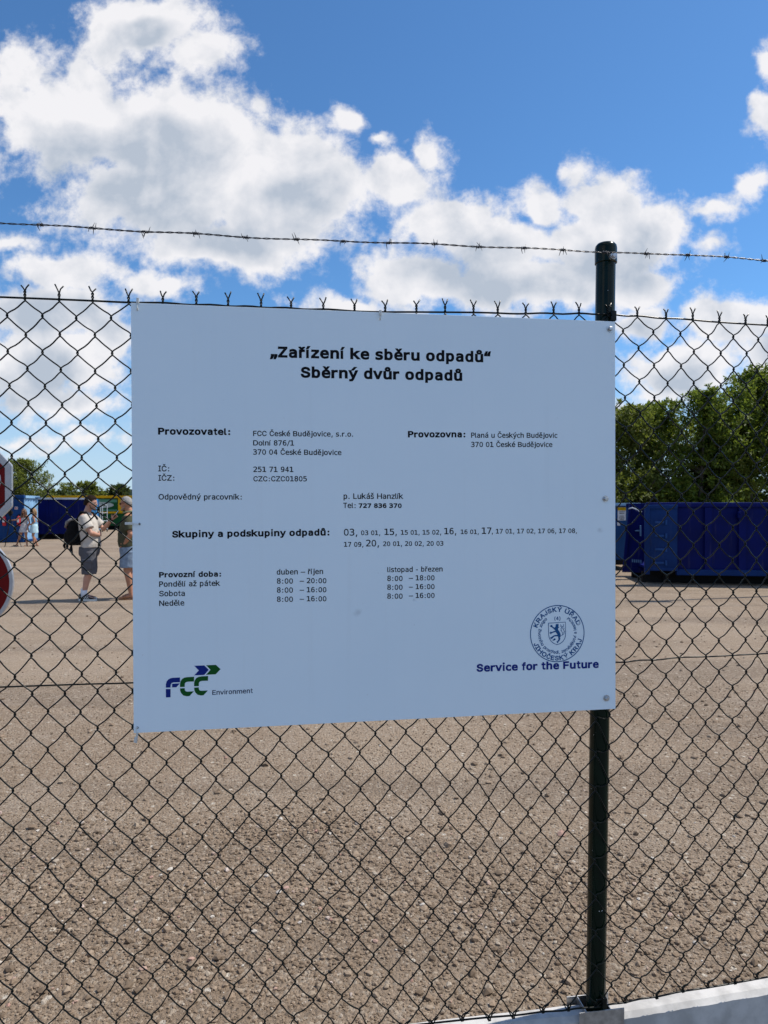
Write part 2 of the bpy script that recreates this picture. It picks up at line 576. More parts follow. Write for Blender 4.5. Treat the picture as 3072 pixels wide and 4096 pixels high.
ZTOP = [(-3, 2.058), (-1.456, 2.0593), (-1.168, 2.0619), (-.573, 2.0645), (-.03, 2.0825), (.1, 2.0835), (.5, 2.083), (1.8, 2.08)]
ZBOT = 0.293
picot = [-1.4014, -1.3276, -1.2545, -1.1748, -1.0978, -1.0215, -0.9481, -0.8708, -0.7996, -0.722, -0.6458, -0.5698, -0.4915, -0.4185, -0.3452, -0.2821, -0.2084, -0.1344, -0.0663, 0.013, 0.098, 0.183, 0.263, 0.344, 0.425, 0.495]
while picot[0] > -2.9: picot.insert(0, picot[0] - 0.076)
while picot[-1] < 2.3: picot.append(picot[-1] + 0.081)
cols = []
for i, u in enumerate(picot):
    cols.append(u)
    if i < len(picot) - 1: cols.append((u + picot[i + 1]) / 2)
NROW = 41


def hsh(*a):
    return random.Random(hash(a) & 0xffffffff).uniform(-1, 1)


def knot(c, r):
    u0 = cols[c]
    t = r / NROW
    e = 0.075 if u0 < 0 else 0.02
    zt = lerp_tab(ZTOP, u0)
    z = zt - (zt - ZBOT) * (t - e / math.pi * math.sin(math.pi * t))
    drift = 0.010 * math.sin(min(1, t * 2) * math.pi / 2) + 0.004 * math.sin(u0 * 5 + t * 7)
    j = 0.0 if r == 0 else 1.0
    k = 2.2 if r > 37 else 1.0
    return (u0 + j * (drift + 0.0021 * k * hsh(c, r, 1)), z + j * 0.0024 * k * hsh(c, r, 2))


def wavelength_depth(u, z):
    taper = min(1.0, abs(u) / 0.25)
    return -taper * (0.004 * (1 + math.sin(u * 4.1 + 1)) * math.sin((z - 0.3) / 1.78 * math.pi) ** 2 + 0.0015 * (1 + math.sin(z * 7 + u * 3)))


fence = empty('chain_link_fence', (PP.x, PP.y, 0), 0, 'dark green chain-link fence on one round post, barbed wire above', 'fence')
OFF = Vector((PP.x, PP.y, 0))
mesh_mb = MB()
WT = 0.0026
for c in range(len(cols) - 1):
    pts = []
    for r in range(NROW + 1):
        left = (c + r) % 2 == 0
        cc = c if left else c + 1
        u, z = knot(cc, r)
        s = -1 if left else 1
        # the bend passes through the link: '\' strands lie in front, '/' strands behind
        w0 = WT if s > 0 else -WT
        bend = [(-0.0052, 0.0085, 1), (-0.0012, 0.0052, .95), (0.0011, 0.0022, .5), (0.0013, 0, 0), (0.0011, -0.0022, -.5), (-0.0012, -0.0052, -.95), (-0.0052, -0.0085, -1)]
        if r == 0: bend = bend[3:]
        if r == NROW: bend = bend[:4]
        for du, dz, dw in bend:
            pts.append((u + s * du, z + dz, w0 * dw))
        if r < NROW:
            c2 = c + 1 if left else c
            u2, z2 = knot(c2, r + 1)
            wseg = -w0
            bow = (0.0016 if u < 0 else 0.0036) + 0.0012 * hsh(c, r, 3)
            if r > 30: bow += 0.0022 * (r - 30) / 11
            if left: bow *= 0.75
            for f in (0.36, 0.64):
                ua, za = u - s * 0.0052, z - 0.0085
                ub, zb = u2 + s * 0.0052, z2 + 0.0085
                pts.append((ua + (ub - ua) * f, za + (zb - za) * f - bow, wseg))
    # twisted ends above the top wire
    first = pts[0]
    u0, z0 = knot(c if c % 2 == 0 else c + 1, 0)
    ph = 0 if c % 2 == 0 else math.pi
    tw = 1.1 + 0.25 * hsh(u0)
    hh = 0.0165 + 0.0032 * hsh(u0, 5)
    tails = []
    for i in range(9):
        q = i / 8
        a = ph + tw * 2 * math.pi * q
        tails.append((u0 + 0.0019 * math.cos(a), z0 + 0.001 + hh * q, 0.0019 * math.sin(a)))
    sgn = 1 if math.cos(ph + tw * 2 * math.pi) > 0 else -1
    ln = 0.013 + 0.003 * hsh(c, 9)
    tails.append((u0 + sgn * 0.0035, z0 + hh + 0.005, 0.001))
    tails.append((u0 + sgn * (0.0075 + 0.002 * hsh(c, 8)), z0 + hh + ln, 0.002 * hsh(c, 7)))
    pts = tails[::-1] + pts[0:]
    # bottom ends hooked round the lower wire
    ub, zb = knot(c + 1 if (c + NROW) % 2 else c, NROW)
    sb = -1 if (c + NROW) % 2 == 0 else 1
    pts += [(ub + sb * 0.002, zb - 0.004, 0.004 * sb), (ub - sb * 0.002, zb - 0.007, 0.001), (ub - sb * 0.005, zb - 0.003, -0.005), (ub - sb * 0.009, zb + 0.006, -0.004), (ub - sb * 0.014, zb + 0.014 + 0.003 * hsh(c, 4), 0.003)]
    P3 = [FP(u, z, w + wavelength_depth(u, z)) - OFF for u, z, w in pts]
    mesh_mb.tube(P3, 0.00170, 6)
mesh_mb.build('wire_mesh', M['green_pvc'], fence, smooth='all')


def wire_along(name, zf, rad, wob_amp=0.0012, w=0.0, m=None):
    mb = MB()
    pts = []
    u = -2.95
    while u < 2.35:
        pts.append(FP(u, zf(u) + wob_amp * math.sin(u * 40 + 5 * math.sin(u * 7)), w + wavelength_depth(u, zf(u))) - OFF)
        u += 0.02
    mb.tube(pts, rad, 8)
    return mb.build(name, m or M['green_pvc'], fence, smooth='all')


wire_along('tension_wire', lambda u: lerp_tab(ZTOP, u), 0.0024)
wire_along('tension_wire', lambda u: 1.172 + 0.006 * (u + 1.3), 0.0019)
wire_along('tension_wire', lambda u: ZBOT - 0.004 * math.cos(u * 3), 0.0022)

pm = M['green_post']; pt = pm.node_tree; pk = NB(pt)
pco = pk.n('ShaderNodeTexCoord').outputs['Object']
chip = pk.ss(pk.noise(pco, 95, 3, 0.5), 0.735, 0.75)
pb = pt.nodes['Principled BSDF']; old = pb.inputs['Base Color'].links[0].from_socket
pt.links.new(pk.mix(chip, old, (0.45, 0.45, 0.43, 1)), pb.inputs['Base Color'])
post = MB()
px = lambda z: 0.5628 + (z - 0.608) * 0.0120
PY = 1.8085
for (z0, z1, rr) in ((0.0, 2.226, 0.0250),):
    n = 40
    vs = []
    for z in (z0, z1):
        for k in range(n):
            a = 2 * math.pi * k / n
            vs.append((px(z) + rr * math.cos(a) - OFF.x, PY + rr * math.sin(a) - OFF.y, z))
    post.add(vs, [(k, (k + 1) % n, (k + 1) % n + n, k + n) for k in range(n)] + [list(range(n))[::-1], list(range(n, 2 * n))])
post_o = post.build('post', M['green_post'], fence, smooth=30)
cap = MB()
cap.lathe([(0.0258, 0), (0.0282, 0.002), (0.0282, 0.040), (0.0270, 0.047), (0.0225, 0.0525), (0.012, 0.0555), (0.0005, 0.0565)], (px(2.26) - OFF.x, PY - OFF.y, 2.222), 40)
cap.build('cap', M['green_post'], post_o, smooth=40)
for zc in (2.077, 0.301):
    clip = MB()
    q = px(zc) + 0.0105 - OFF.x
    clip.bbox((q, 1.7775 - OFF.y, zc), (0.013, 0.016, 0.026), 0.002, Matrix.Rotation(0.18, 3, 'Z'))
    clip.tube([(q - 0.005, 1.772 - OFF.y, zc + 0.012), (q - 0.008, 1.768 - OFF.y, zc + 0.022), (q - 0.012, 1.772 - OFF.y, zc + 0.027)], 0.0011, 6)
    clip.tube([(q - 0.006, 1.772 - OFF.y, zc), (q - 0.012, 1.768 - OFF.y, zc + 0.002), (q - 0.022, 1.771 - OFF.y, zc - 0.012)], 0.0009, 6)
    clip.build('wire_clip', M['green_pvc'], post_o, smooth=40)

# ------------------------------------------------------------------ barbed wire
BW = [(-3.0, 2.216), (-1.442, 2.2159), (-1.247, 2.2138), (-1.134, 2.2137), (-1.022, 2.2158), (-0.79, 2.2165), (-0.569, 2.2203), (-0.345, 2.2251), (-0.126, 2.23), (-0.01, 2.2288), (0.097, 2.232), (0.216, 2.24), (0.334, 2.2425), (0.451, 2.2449), (1.5, 2.25)]
bw = empty('barbed_wire', (PP.x, PP.y, 2.22), 0, 'galvanised barbed wire strand stretched above the fence and past the post cap', 'barbed wire')
BO = Vector((PP.x, PP.y, 2.22))
mb = MB()
bwz = lambda u: lerp_tab(BW, u) + 0.0012 * math.sin(u * 23)
bww = lambda u: 0.0345 + 0.003 * math.sin(u * 9)
for ph in (0, math.pi):
    pts = []
    u = -2.95
    while u < 2.3:
        a = ph + u / 0.046 * 2 * math.pi + 1.3 * math.sin(u * 6)
        pts.append(FP(u, bwz(u) + 0.00125 * math.cos(a), bww(u) + 0.00125 * math.sin(a)) - BO)
        u += 0.0045
    mb.tube(pts, 0.00105, 6)
mb.build('strand', M['zinc_wire'], bw, smooth='all')
barbs = [-1.359, -1.247, -1.134, -1.022, -0.909, -0.79, -0.68, -0.569, -0.458, -0.345, -0.229, -0.126, -0.012, 0.097, 0.216, 0.334, 0.451]
barbs = [-1.69, -1.58, -1.47] + barbs + [0.57, 0.69]
rb = random.Random(5)
for i, u in enumerate(barbs):
    mb = MB()
    k = rb.uniform(0, 6.28)
    turns = 2.2
    for off, sg in ((0.0, 1), (0.006, -1)):
        pts = []
        n = 16
        for j in range(n + 1):
            a = k + sg * turns * 2 * math.pi * j / n
            uu = u + off + (j / n - 0.5) * 0.0075
            pts.append(FP(uu, bwz(uu) + 0.0030 * math.sin(a), bww(uu) + 0.0030 * math.cos(a)) - BO)
        for end in (0, 1):
            a = rb.uniform(0, 6.28)
            while abs(math.sin(a)) < 0.45: a = rb.uniform(0, 6.28)
            base = pts[0] if end == 0 else pts[-1]
            d = FP(0, 0) * 0 + (DL * (rb.uniform(-0.006, 0.006)) + Vector((0, 0, 1)) * math.sin(a) * 0.0125 + NL * math.cos(a) * 0.0125)
            if end == 0: pts = [base + d, base + d * 0.35] + pts
            else: pts = pts + [base + d * 0.35, base + d]
        rr = [0.0004] + [0.00095] * (len(pts) - 2) + [0.0004]
        mb.tube(pts, rr, 5)
    mb.build('barb', M['zinc_wire'], bw, smooth='all')
mb = MB()
for dz, rr_, hx in ((0, 0.0075, 0.0), (0.003, 0.0055, 0)):
    pass
sc = Vector((0.5905, 1.775, 2.2305)) - BO
mb.tube([sc + NL * -0.012, sc + NL * 0.004], 0.0088, 20)
mb.tube([sc + NL * 0.004, sc + NL * 0.011], 0.0058, 6)
mb.build('fixing_screw', M['screw'], bw, smooth=30)

# ------------------------------------------------------------------ plinth panels and bracket
def plinth(name, u0, u1, label):
    o = empty(name, tuple(FP((u0 + u1) / 2, 0, -0.03)), YL if u0 < 0 else YR)
    tag(o, label, 'concrete plinth', 'concrete plinth panels under the fence')
    L = abs(u1 - u0)
    mb = MB()
    zt = 0.25
    prof = [(-0.025, -0.05), (0.025, -0.05), (0.025, zt - 0.004), (0.021, zt), (-0.013, zt), (-0.025, zt - 0.010)]
    nseg = 60
    vs = []; fs = []
    rr = random.Random(int(abs(u0) * 100))
    n = len(prof)
    for i in range(nseg + 1):
        x = -L / 2 + L * i / nseg
        for (yy_, zz) in prof:
            j = 0.0009 * rr.uniform(-1, 1) if zz > 0.1 else 0
            vs.append((x, yy_ + j, zz + j))
    for i in range(nseg):
        for k in range(n):
            fs.append((i * n + k, i * n + (k + 1) % n, (i + 1) * n + (k + 1) % n, (i + 1) * n + k))
    fs.append(list(range(n))); fs.append([nseg * n + k for k in range(n)][::-1])
    mb.add(vs, fs)
    me = mb.mesh('panel', M['concrete'])
    po = bpy.data.objects.new('panel', me)
    link(po, o)
    return o


plinth('concrete_plinth', -3.0, -0.036, 'pale concrete plinth panel left of the post, partly in the shadow of the sign').location.z = 0.011
plinth('concrete_plinth', 0.040, 2.4, 'pale concrete plinth panel right of the post with sunlit top edge')
br = empty('plinth_bracket', (px(0), PY, 0), YL, 'grey steel bracket holding the concrete panels at the foot of the post', 'bracket')
mb = MB(); mb.bbox((0.004, -0.0335, 0.13), (0.124, 0.003, 0.30), 0.001); mb.build('front_plate', M['steel'], br)
mb = MB(); mb.bbox((-0.004, 0.0335, 0.125), (0.118, 0.003, 0.30), 0.001); mb.build('back_plate', M['steel'], br)
for sx_ in (-0.0335, 0.0335):
    mb = MB(); mb.bbox((sx_, 0, 0.124), (0.003, 0.0635, 0.30), 0.001); mb.build('web_plate', M['steel'], br)

# ------------------------------------------------------------------ lettering
GLYPHS = {
'(': [[(89,156,89,207,89,244),(93,283,101,324,108,364),(119,404,132,441,145,479),(160,511,177,539,196,539),(216,539,236,539,219,504),(204,467,191,428,178,389),(168,351,161,313,155,276),(151,240,151,207,151,176),(154,146,160,115,166,83),(176,51,188,16,201,-18),(217,-56,236,-96,216,-96),(196,-96,177,-96,148,-47),(126,3,111,55,97,106)]],
')': [[(57,-96,37,-96,57,-55),(73,-17,86,18,98,53),(107,85,113,116,119,147),(122,177,122,207,122,240),(118,276,112,313,105,351),(95,389,82,428,70,467),(55,504,37,539,57,539),(77,539,97,539,113,511),(128,479,142,441,155,404),(165,364,173,323,180,283),(184,244,184,207,184,156),(177,104,161,53,146,2),(125,-48,97,-96,77,-96)]],
',': [[(53,-119,38,-119,48,-56),(58,8,68,71,91,71),(114,71,137,71,119,8),(102,-56,84,-119,69,-119)]],
'-': [[(124,205,124,224,184,224),(245,224,305,224,305,205),(305,186,305,167,245,167),(184,167,124,167,124,186)]],
'.': [[(108,-4,95,-4,83,-4),(72,0,63,9,54,18),(50,28,50,41,50,54),(54,65,63,73,72,82),(83,87,95,87,108,87),(119,82,128,73,137,65),(141,54,141,41,141,28),(137,18,128,9,119,0)]],
'/': [[(218,325,310,520,332,520),(354,520,376,520,284,325),(193,129,102,-66,80,-66),(58,-66,36,-66,127,129)]],
'0': [[(264,-7,227,-7,189,-7),(157,3,130,24,103,45),(83,74,69,113,55,152),(48,199,48,254,48,309),(55,356,69,395,83,434),(104,464,130,484,157,505),(189,516,227,516,264,516),(296,505,323,484,350,464),(370,434,384,395,398,356),(405,309,405,254,405,199),(398,152,384,113,370,74),(350,45,323,24,297,3)],[(202,50,227,50,252,50),(273,58,290,74,308,90),(321,113,330,144,339,174),(344,211,344,254,344,297),(339,334,330,365,321,395),(308,419,290,435,273,451),(252,460,227,460,202,460),(180,451,163,435,146,419),(132,395,123,365,114,334),(109,297,109,254,109,211),(114,174,123,144,132,113),(146,90,163,74,180,58)]],
'1': [[(94,39,94,59,130,59),(167,59,203,59,203,192),(203,324,203,456,164,448),(125,439,86,430,86,451),(86,473,86,494,125,503),(164,511,203,520,226,520),(250,520,273,520,273,366),(273,213,273,59,309,59),(345,59,381,59,381,39),(381,20,381,0,285,0),(190,0,94,0,94,20)]],
'2': [[(180,112,130,59,209,59),(289,59,369,59,369,39),(369,20,369,0,263,0),(158,0,53,0,53,20),(53,39,53,59,96,105),(134,145,167,180,199,215),(222,240,234,255,257,283),(273,306,281,323,289,341),(293,359,293,377,293,406),(285,429,268,445,251,462),(227,470,197,470,176,470),(154,466,131,459,108,451),(83,439,57,424,57,447),(57,471,57,495,81,506),(105,515,128,521,151,526),(174,529,196,529,247,529),(288,516,319,489,350,462),(365,426,365,382,365,360),(360,338,350,315,339,293),(323,269,299,242,286,227),(268,206,243,179,218,152)]],
'3': [[(301,286,270,278,304,269),(330,253,349,230,367,207),(376,178,376,143,376,96),(360,58,327,31,295,4),(251,-10,194,-10,170,-10),(146,-8,121,-3,96,1),(72,7,48,16,48,39),(48,62,48,86,71,73),(95,64,118,58,141,52),(164,49,186,49,225,49),(254,58,275,75,296,93),(306,118,306,150,306,181),(296,205,275,222,254,240),(226,249,191,249,173,249),(155,249,138,249,138,268),(138,287,138,307,155,307),(173,307,191,307,223,307),(249,314,267,328,285,342),(294,362,294,387,294,414),(285,434,269,449,252,463),(228,470,197,470,176,470),(155,468,133,463,111,458),(88,451,63,442,63,464),(63,485,63,507,91,514),(116,520,138,524,160,527),(180,529,197,529,247,529),(288,517,318,491,348,466),(364,432,364,390,364,361),(356,338,340,319,324,300)]],
'4': [[(256,364,256,456,201,364),(147,273,92,181,147,181),(201,181,256,181,256,273)],[(175,410,244,520,272,520),(299,520,326,520,326,407),(326,294,326,181,349,181),(372,181,395,181,395,162),(395,143,395,124,372,124),(349,124,326,124,326,83),(326,41,326,0,303,0),(279,0,256,0,256,41),(256,83,256,124,182,124),(109,124,36,124,36,146),(36,168,36,190,105,300)]],
'5': [[(72,433,72,520,160,520),(248,520,335,520,335,500),(335,480,335,461,269,461),(203,461,136,461,136,418),(136,375,136,333,146,337),(156,339,166,341,176,343),(187,344,197,344,251,344),(293,328,325,296,356,264),(372,221,372,167,372,112),(356,69,323,37,290,6),(244,-10,187,-10,159,-10),(134,-8,111,-5,88,-1),(68,5,50,12,50,36),(50,60,50,84,71,72),(93,63,114,58,136,52),(158,49,180,49,219,49),(249,59,270,80,291,100),(302,129,302,167,302,204),(291,233,269,253,247,274),(217,284,178,284,159,284),(141,282,123,278,105,274),(88,267,72,259,72,346)]],
'6': [[(329,515,345,508,345,487),(345,465,345,444,330,452),(315,459,298,463,282,468),(265,470,247,470,202,470),(169,453,146,420,123,386),(111,337,111,272,122,295),(138,313,157,325,177,337),(200,344,225,344,275,344),(314,328,342,298,369,267),(383,223,383,167,383,111),(369,67,341,36,312,5),(272,-10,221,-10,161,-10),(117,12,88,55,60,98),(46,166,46,259,46,347),(63,414,97,460,131,506),(180,529,244,529,261,529),(278,527,295,524,312,520)],[(251,289,220,289,190,289),(166,278,149,256,132,235),(123,205,123,167,123,129),(132,99,149,77,166,56),(190,45,220,45,251,45),(274,55,290,76,306,96),(314,127,314,167,314,207),(306,238,290,258,274,278)]],
'7': [[(48,500,48,520,157,520),(267,520,376,520,376,510),(376,500,376,490,314,327),(252,163,190,0,165,0),(141,0,116,0,177,154),(237,307,297,461,214,461),(131,461,48,461,48,480)]],
'8': [[(246,247,214,247,183,247),(159,238,142,221,125,203),(116,178,116,146,116,114),(125,89,142,72,160,54),(184,45,214,45,246,45),(270,54,287,71,304,89),(313,114,313,146,313,178),(304,203,287,220,270,238)],[(118,268,153,276,123,284),(100,298,83,319,66,340),(58,365,58,394,58,436),(72,469,100,493,128,517),(166,529,214,529,263,529),(301,517,329,493,357,469),(372,436,372,394,372,365),(363,340,346,319,329,298),(306,284,276,276,311,268),(338,253,356,230,374,207),(384,177,384,140,384,93),(369,56,339,30,309,3),(267,-10,214,-10,162,-10),(120,3,90,29,61,56),(46,92,46,139,46,176),(55,206,73,230,92,253)],[(128,416,128,388,128,360),(135,339,150,324,165,310),(186,302,214,302,243,302),(264,310,279,324,294,339),(302,360,302,388,302,416),(294,438,279,453,265,468),(243,475,214,475,186,475),(165,467,150,452,135,438)]],
'9': [[(176,231,208,231,237,231),(261,241,278,263,295,284),(304,314,304,352,304,390),(295,420,278,442,261,463),(237,474,208,474,176,474),(153,464,137,443,121,423),(114,393,114,352,114,312),(121,282,137,261,153,241)],[(98,4,82,11,82,32),(82,54,82,76,97,67),(112,60,129,56,145,51),(162,49,180,49,225,49),(259,66,282,99,304,133),(316,182,316,248,305,224),(290,207,270,194,250,182),(227,175,202,175,152,175),(113,191,85,222,58,253),(44,296,44,353,44,409),(58,452,87,483,115,514),(155,529,206,529,266,529),(311,508,339,464,367,421),(381,352,381,259,381,172),(364,105,330,59,296,13),(247,-10,183,-10,166,-10),(149,-8,132,-5,115,-1)]],
':': [[(108,-4,95,-4,83,-4),(72,0,63,9,54,18),(50,28,50,41,50,54),(54,65,63,73,72,82),(83,87,95,87,108,87),(119,82,128,73,137,65),(141,54,141,41,141,28),(137,18,128,9,119,0)],[(108,271,95,271,83,271),(72,275,63,284,54,293),(50,304,50,316,50,329),(54,340,63,349,72,357),(83,362,95,362,108,362),(119,357,128,349,137,340),(141,329,141,316,141,304),(137,293,128,284,119,275)]],
'A': [[(39,0,16,0,78,170),(140,339,201,509,226,509),(251,509,276,509,338,339),(401,170,463,0,440,0),(418,0,395,0,359,101),(323,202,287,302,281,321),(273,344,264,372,255,400),(245,435,232,478,236,478),(241,478,245,478,233,435),(222,399,213,371,204,343),(196,320,191,302,155,202),(120,101,85,0,62,0)],[(197,142,110,142,110,161),(110,180,110,199,197,199),(283,199,370,199,370,180),(370,161,370,142,283,142)]],
'B': [[(122,0,60,0,60,170),(60,339,60,509,120,509),(181,509,241,509,276,509),(306,503,329,491,352,479),(369,462,381,442,392,422),(398,399,398,374,398,352),(394,334,387,320,379,306),(369,294,356,286,344,277),(330,271,315,267,315,265),(315,264,315,262,331,261),(347,255,363,245,379,235),(392,221,402,203,413,185),(418,163,418,136,418,111),(412,87,400,67,388,46),(370,30,344,18,319,6),(287,0,247,0,184,0)],[(125,115,125,57,165,57),(205,57,245,57,284,57),(313,65,330,80,347,95),(355,114,355,137,355,154),(351,170,342,184,334,198),(321,209,306,218,290,227),(271,231,248,231,207,231),(166,231,125,231,125,173)],[(125,341,125,285,162,285),(200,285,238,285,257,285),(273,289,288,296,303,303),(315,313,323,326,332,339),(336,355,336,372,336,395),(328,414,313,429,297,444),(273,452,240,452,202,452),(163,452,125,452,125,396)]],
'C': [[(293,-7,267,-7,223,-7),(184,4,150,25,116,46),(89,76,70,115,50,154),(40,201,40,254,40,308),(50,354,70,393,89,432),(116,462,150,484,184,505),(223,516,267,516,293,516),(317,512,340,504,363,497),(384,486,402,471,420,457),(436,439,448,418,460,398),(468,374,473,348,451,348),(430,348,408,348,404,366),(398,381,389,395,381,408),(370,419,357,428,345,438),(331,444,315,449,300,454),(284,456,267,456,236,456),(208,448,184,432,159,417),(139,394,125,364,111,334),(103,297,103,254,103,211),(111,175,125,145,140,115),(159,92,184,76,209,61),(236,53,267,53,284,53),(300,55,315,60,331,65),(345,71,357,81,370,90),(381,101,389,114,398,128),(404,143,408,160,430,160),(451,160,473,160,469,135),(460,111,448,91,436,70),(421,52,402,38,384,23),(363,12,341,5,318,-3)]],
'D': [[(271,0,219,0,178,0),(137,0,96,0,96,19),(96,38,96,57,136,57),(175,57,215,57,256,57),(291,65,318,81,345,97),(366,119,379,149,392,179),(399,214,399,255,399,296),(392,331,379,361,366,390),(346,412,320,428,293,444),(260,452,221,452,178,452),(136,452,93,452,93,471),(93,490,93,509,137,509),(181,509,225,509,275,509),(317,499,353,478,388,458),(415,429,433,391,452,353),(462,308,462,255,462,202),(452,157,433,119,414,81),(387,51,351,31,314,10)],[(103,509,125,509,125,339),(125,170,125,0,103,0),(82,0,60,0,60,170),(60,339,60,509,82,509)]],
'E': [[(165,0,60,0,60,170),(60,339,60,509,164,509),(268,509,372,509,372,490),(372,471,372,452,290,452),(207,452,125,452,125,396),(125,341,125,286,202,286),(278,286,355,286,355,267),(355,248,355,229,278,229),(202,229,125,229,125,172),(125,114,125,57,208,57),(292,57,375,57,375,38),(375,19,375,0,270,0)]],
'F': [[(82,0,60,0,60,170),(60,339,60,509,163,509),(266,509,369,509,369,490),(369,471,369,452,288,452),(206,452,125,452,125,394),(125,336,125,278,198,278),(272,278,346,278,346,259),(346,240,346,221,272,221),(198,221,125,221,125,147),(125,74,125,0,103,0)]],
'H': [[(82,0,60,0,60,170),(60,339,60,509,82,509),(103,509,125,509,125,435),(125,362,125,289,214,289),(303,289,392,289,392,362),(392,435,392,509,414,509),(435,509,457,509,457,339),(457,170,457,0,435,0),(414,0,392,0,392,77),(392,155,392,232,303,232),(214,232,125,232,125,155),(125,77,125,0,103,0)]],
'I': [[(70,500,70,520,166,520),(262,520,359,520,359,500),(359,480,359,461,322,461),(286,461,250,461,250,327),(250,193,250,59,286,59),(322,59,359,59,359,39),(359,20,359,0,262,0),(166,0,70,0,70,20),(70,39,70,59,106,59),(143,59,179,59,179,193),(179,327,179,461,143,461),(106,461,70,461,70,480)]],
'J': [[(230,-7,185,-7,140,-7),(104,6,75,33,47,59),(33,97,33,145,33,155),(33,164,33,173,55,173),(76,173,98,173,98,164),(98,155,98,145,98,114),(106,91,122,74,137,58),(159,50,185,50,211,50),(232,58,248,74,264,91),(272,114,272,145,272,267),(272,388,272,509,293,509),(315,509,336,509,336,388),(336,267,336,145,336,97),(322,59,294,33,266,6)]],
'K': [[(48,347,48,520,71,520),(95,520,118,520,118,443),(118,366,118,289,192,366),(265,443,338,520,366,520),(393,520,421,520,353,449),(286,378,218,307,288,205),(357,102,427,0,398,0),(370,0,342,0,285,87),(229,174,172,260,154,241),(136,222,118,203,118,136),(118,68,118,0,95,0),(71,0,48,0,48,173)]],
'L': [[(160,0,60,0,60,170),(60,339,60,509,82,509),(103,509,125,509,125,358),(125,208,125,57,203,57),(282,57,361,57,361,38),(361,19,361,0,261,0)]],
'N': [[(82,0,60,0,60,170),(60,339,60,509,85,509),(111,509,136,509,205,400),(274,291,343,183,349,174),(355,164,363,151,370,138),(379,123,388,107,396,90),(405,73,414,55,411,55),(408,54,405,54,403,72),(401,90,401,108,400,126),(399,142,399,157,399,172),(399,185,399,195,399,300),(399,404,399,509,420,509),(442,509,463,509,463,339),(463,170,463,0,438,0),(412,0,387,0,325,97),(264,193,202,290,194,303),(186,316,177,331,169,345),(159,362,148,381,137,400),(123,424,108,452,111,453),(115,453,119,454,120,428),(121,405,122,384,123,362),(124,344,124,328,125,312),(125,300,125,291,125,194),(125,97,125,0,103,0)]],
'O': [[(311,-7,267,-7,223,-7),(184,4,150,25,116,46),(90,76,70,115,50,154),(40,201,40,254,40,308),(50,354,70,393,90,432),(116,462,150,484,184,505),(223,516,267,516,311,516),(350,505,384,484,418,462),(444,432,464,393,483,354),(493,308,493,254,493,201),(483,154,464,115,444,76),(418,46,384,25,350,4)],[(236,53,267,53,297,53),(325,61,349,76,374,91),(394,114,408,144,423,174),(430,211,430,254,430,298),(423,335,408,365,394,395),(374,417,349,433,325,448),(297,456,267,456,236,456),(209,448,184,433,159,417),(140,394,125,364,111,334),(103,297,103,254,103,211),(111,174,125,144,140,114),(159,92,184,76,209,61)]],
'P': [[(166,462,139,462,139,397),(139,332,139,267,166,267),(193,267,220,267,253,267),(278,275,296,292,315,310),(324,334,324,365,324,395),(315,419,297,436,279,454),(253,462,220,462,193,462)],[(69,347,69,520,119,520),(170,520,220,520,278,520),(322,507,352,480,382,454),(397,415,397,365,397,313),(382,274,353,248,323,222),(279,209,220,209,193,209),(166,209,139,209,139,139),(139,70,139,0,115,0),(92,0,69,0,69,173)]],
'R': [[(82,0,60,0,60,170),(60,339,60,509,119,509),(177,509,236,509,275,509),(307,502,333,489,359,475),(378,457,390,433,403,410),(409,382,409,352,409,321),(403,295,390,271,378,248),(359,230,333,217,307,204),(275,198,236,198,189,198),(143,198,96,198,96,217),(96,236,96,255,142,255),(188,255,234,255,260,255),(281,259,298,267,314,275),(326,286,334,300,341,315),(345,332,345,352,345,372),(341,390,334,405,326,420),(314,431,298,440,281,448),(259,452,233,452,197,452),(161,452,125,452,125,301),(125,151,125,0,103,0)],[(378,0,353,0,312,76),(271,153,230,229,254,229),(279,229,303,229,344,153),(386,76,428,0,403,0)]],
'S': [[(263,-9,224,-9,187,-9),(155,-3,128,9,100,21),(79,38,64,60,49,82),(40,107,38,137,60,137),(82,137,104,137,106,117),(112,101,123,88,134,75),(149,65,166,59,184,52),(203,49,224,49,247,49),(268,53,286,60,304,68),(319,78,329,92,340,105),(346,121,346,139,346,155),(341,169,332,179,323,189),(311,198,296,205,281,211),(264,217,245,222,224,228),(204,234,184,239,142,251),(109,268,86,289,63,311),(52,339,52,372,52,401),(60,426,75,448,90,469),(111,486,138,498,164,510),(194,516,227,516,261,516),(290,510,316,498,342,486),(362,469,377,449,392,428),(400,404,401,378,380,378),(358,378,337,378,335,403),(323,423,302,437,281,451),(256,459,225,459,203,459),(184,455,167,448,151,441),(138,431,129,418,120,406),(115,391,115,376,115,358),(120,344,131,334,142,323),(154,314,169,308,184,302),(199,297,212,293,230,289),(247,284,264,279,279,275),(295,270,312,264,328,257),(344,248,359,238,373,227),(385,214,395,198,404,181),(408,162,408,139,408,111),(401,86,386,64,372,41),(351,24,323,11,296,-2)]],
'T': [[(85,452,32,452,32,471),(32,490,32,509,160,509),(288,509,417,509,417,490),(417,471,417,452,363,452),(310,452,257,452,257,301),(257,151,257,0,235,0),(214,0,193,0,193,151),(193,301,193,452,139,452)]],
'Z': [[(161,0,42,0,42,15),(42,31,42,46,119,159),(196,272,273,385,284,400),(295,415,306,431,318,446),(329,461,341,476,343,469),(346,461,348,454,327,453),(306,453,285,452,264,452),(244,452,223,452,162,452),(101,452,40,452,40,471),(40,490,40,509,159,509),(278,509,397,509,397,493),(397,477,397,462,321,351),(245,240,169,129,158,113),(146,97,134,81,122,65),(110,49,97,33,95,40),(93,47,90,54,111,55),(132,56,152,57,173,57),(193,57,214,57,276,57),(338,57,399,57,399,38),(399,19,399,0,280,0)]],
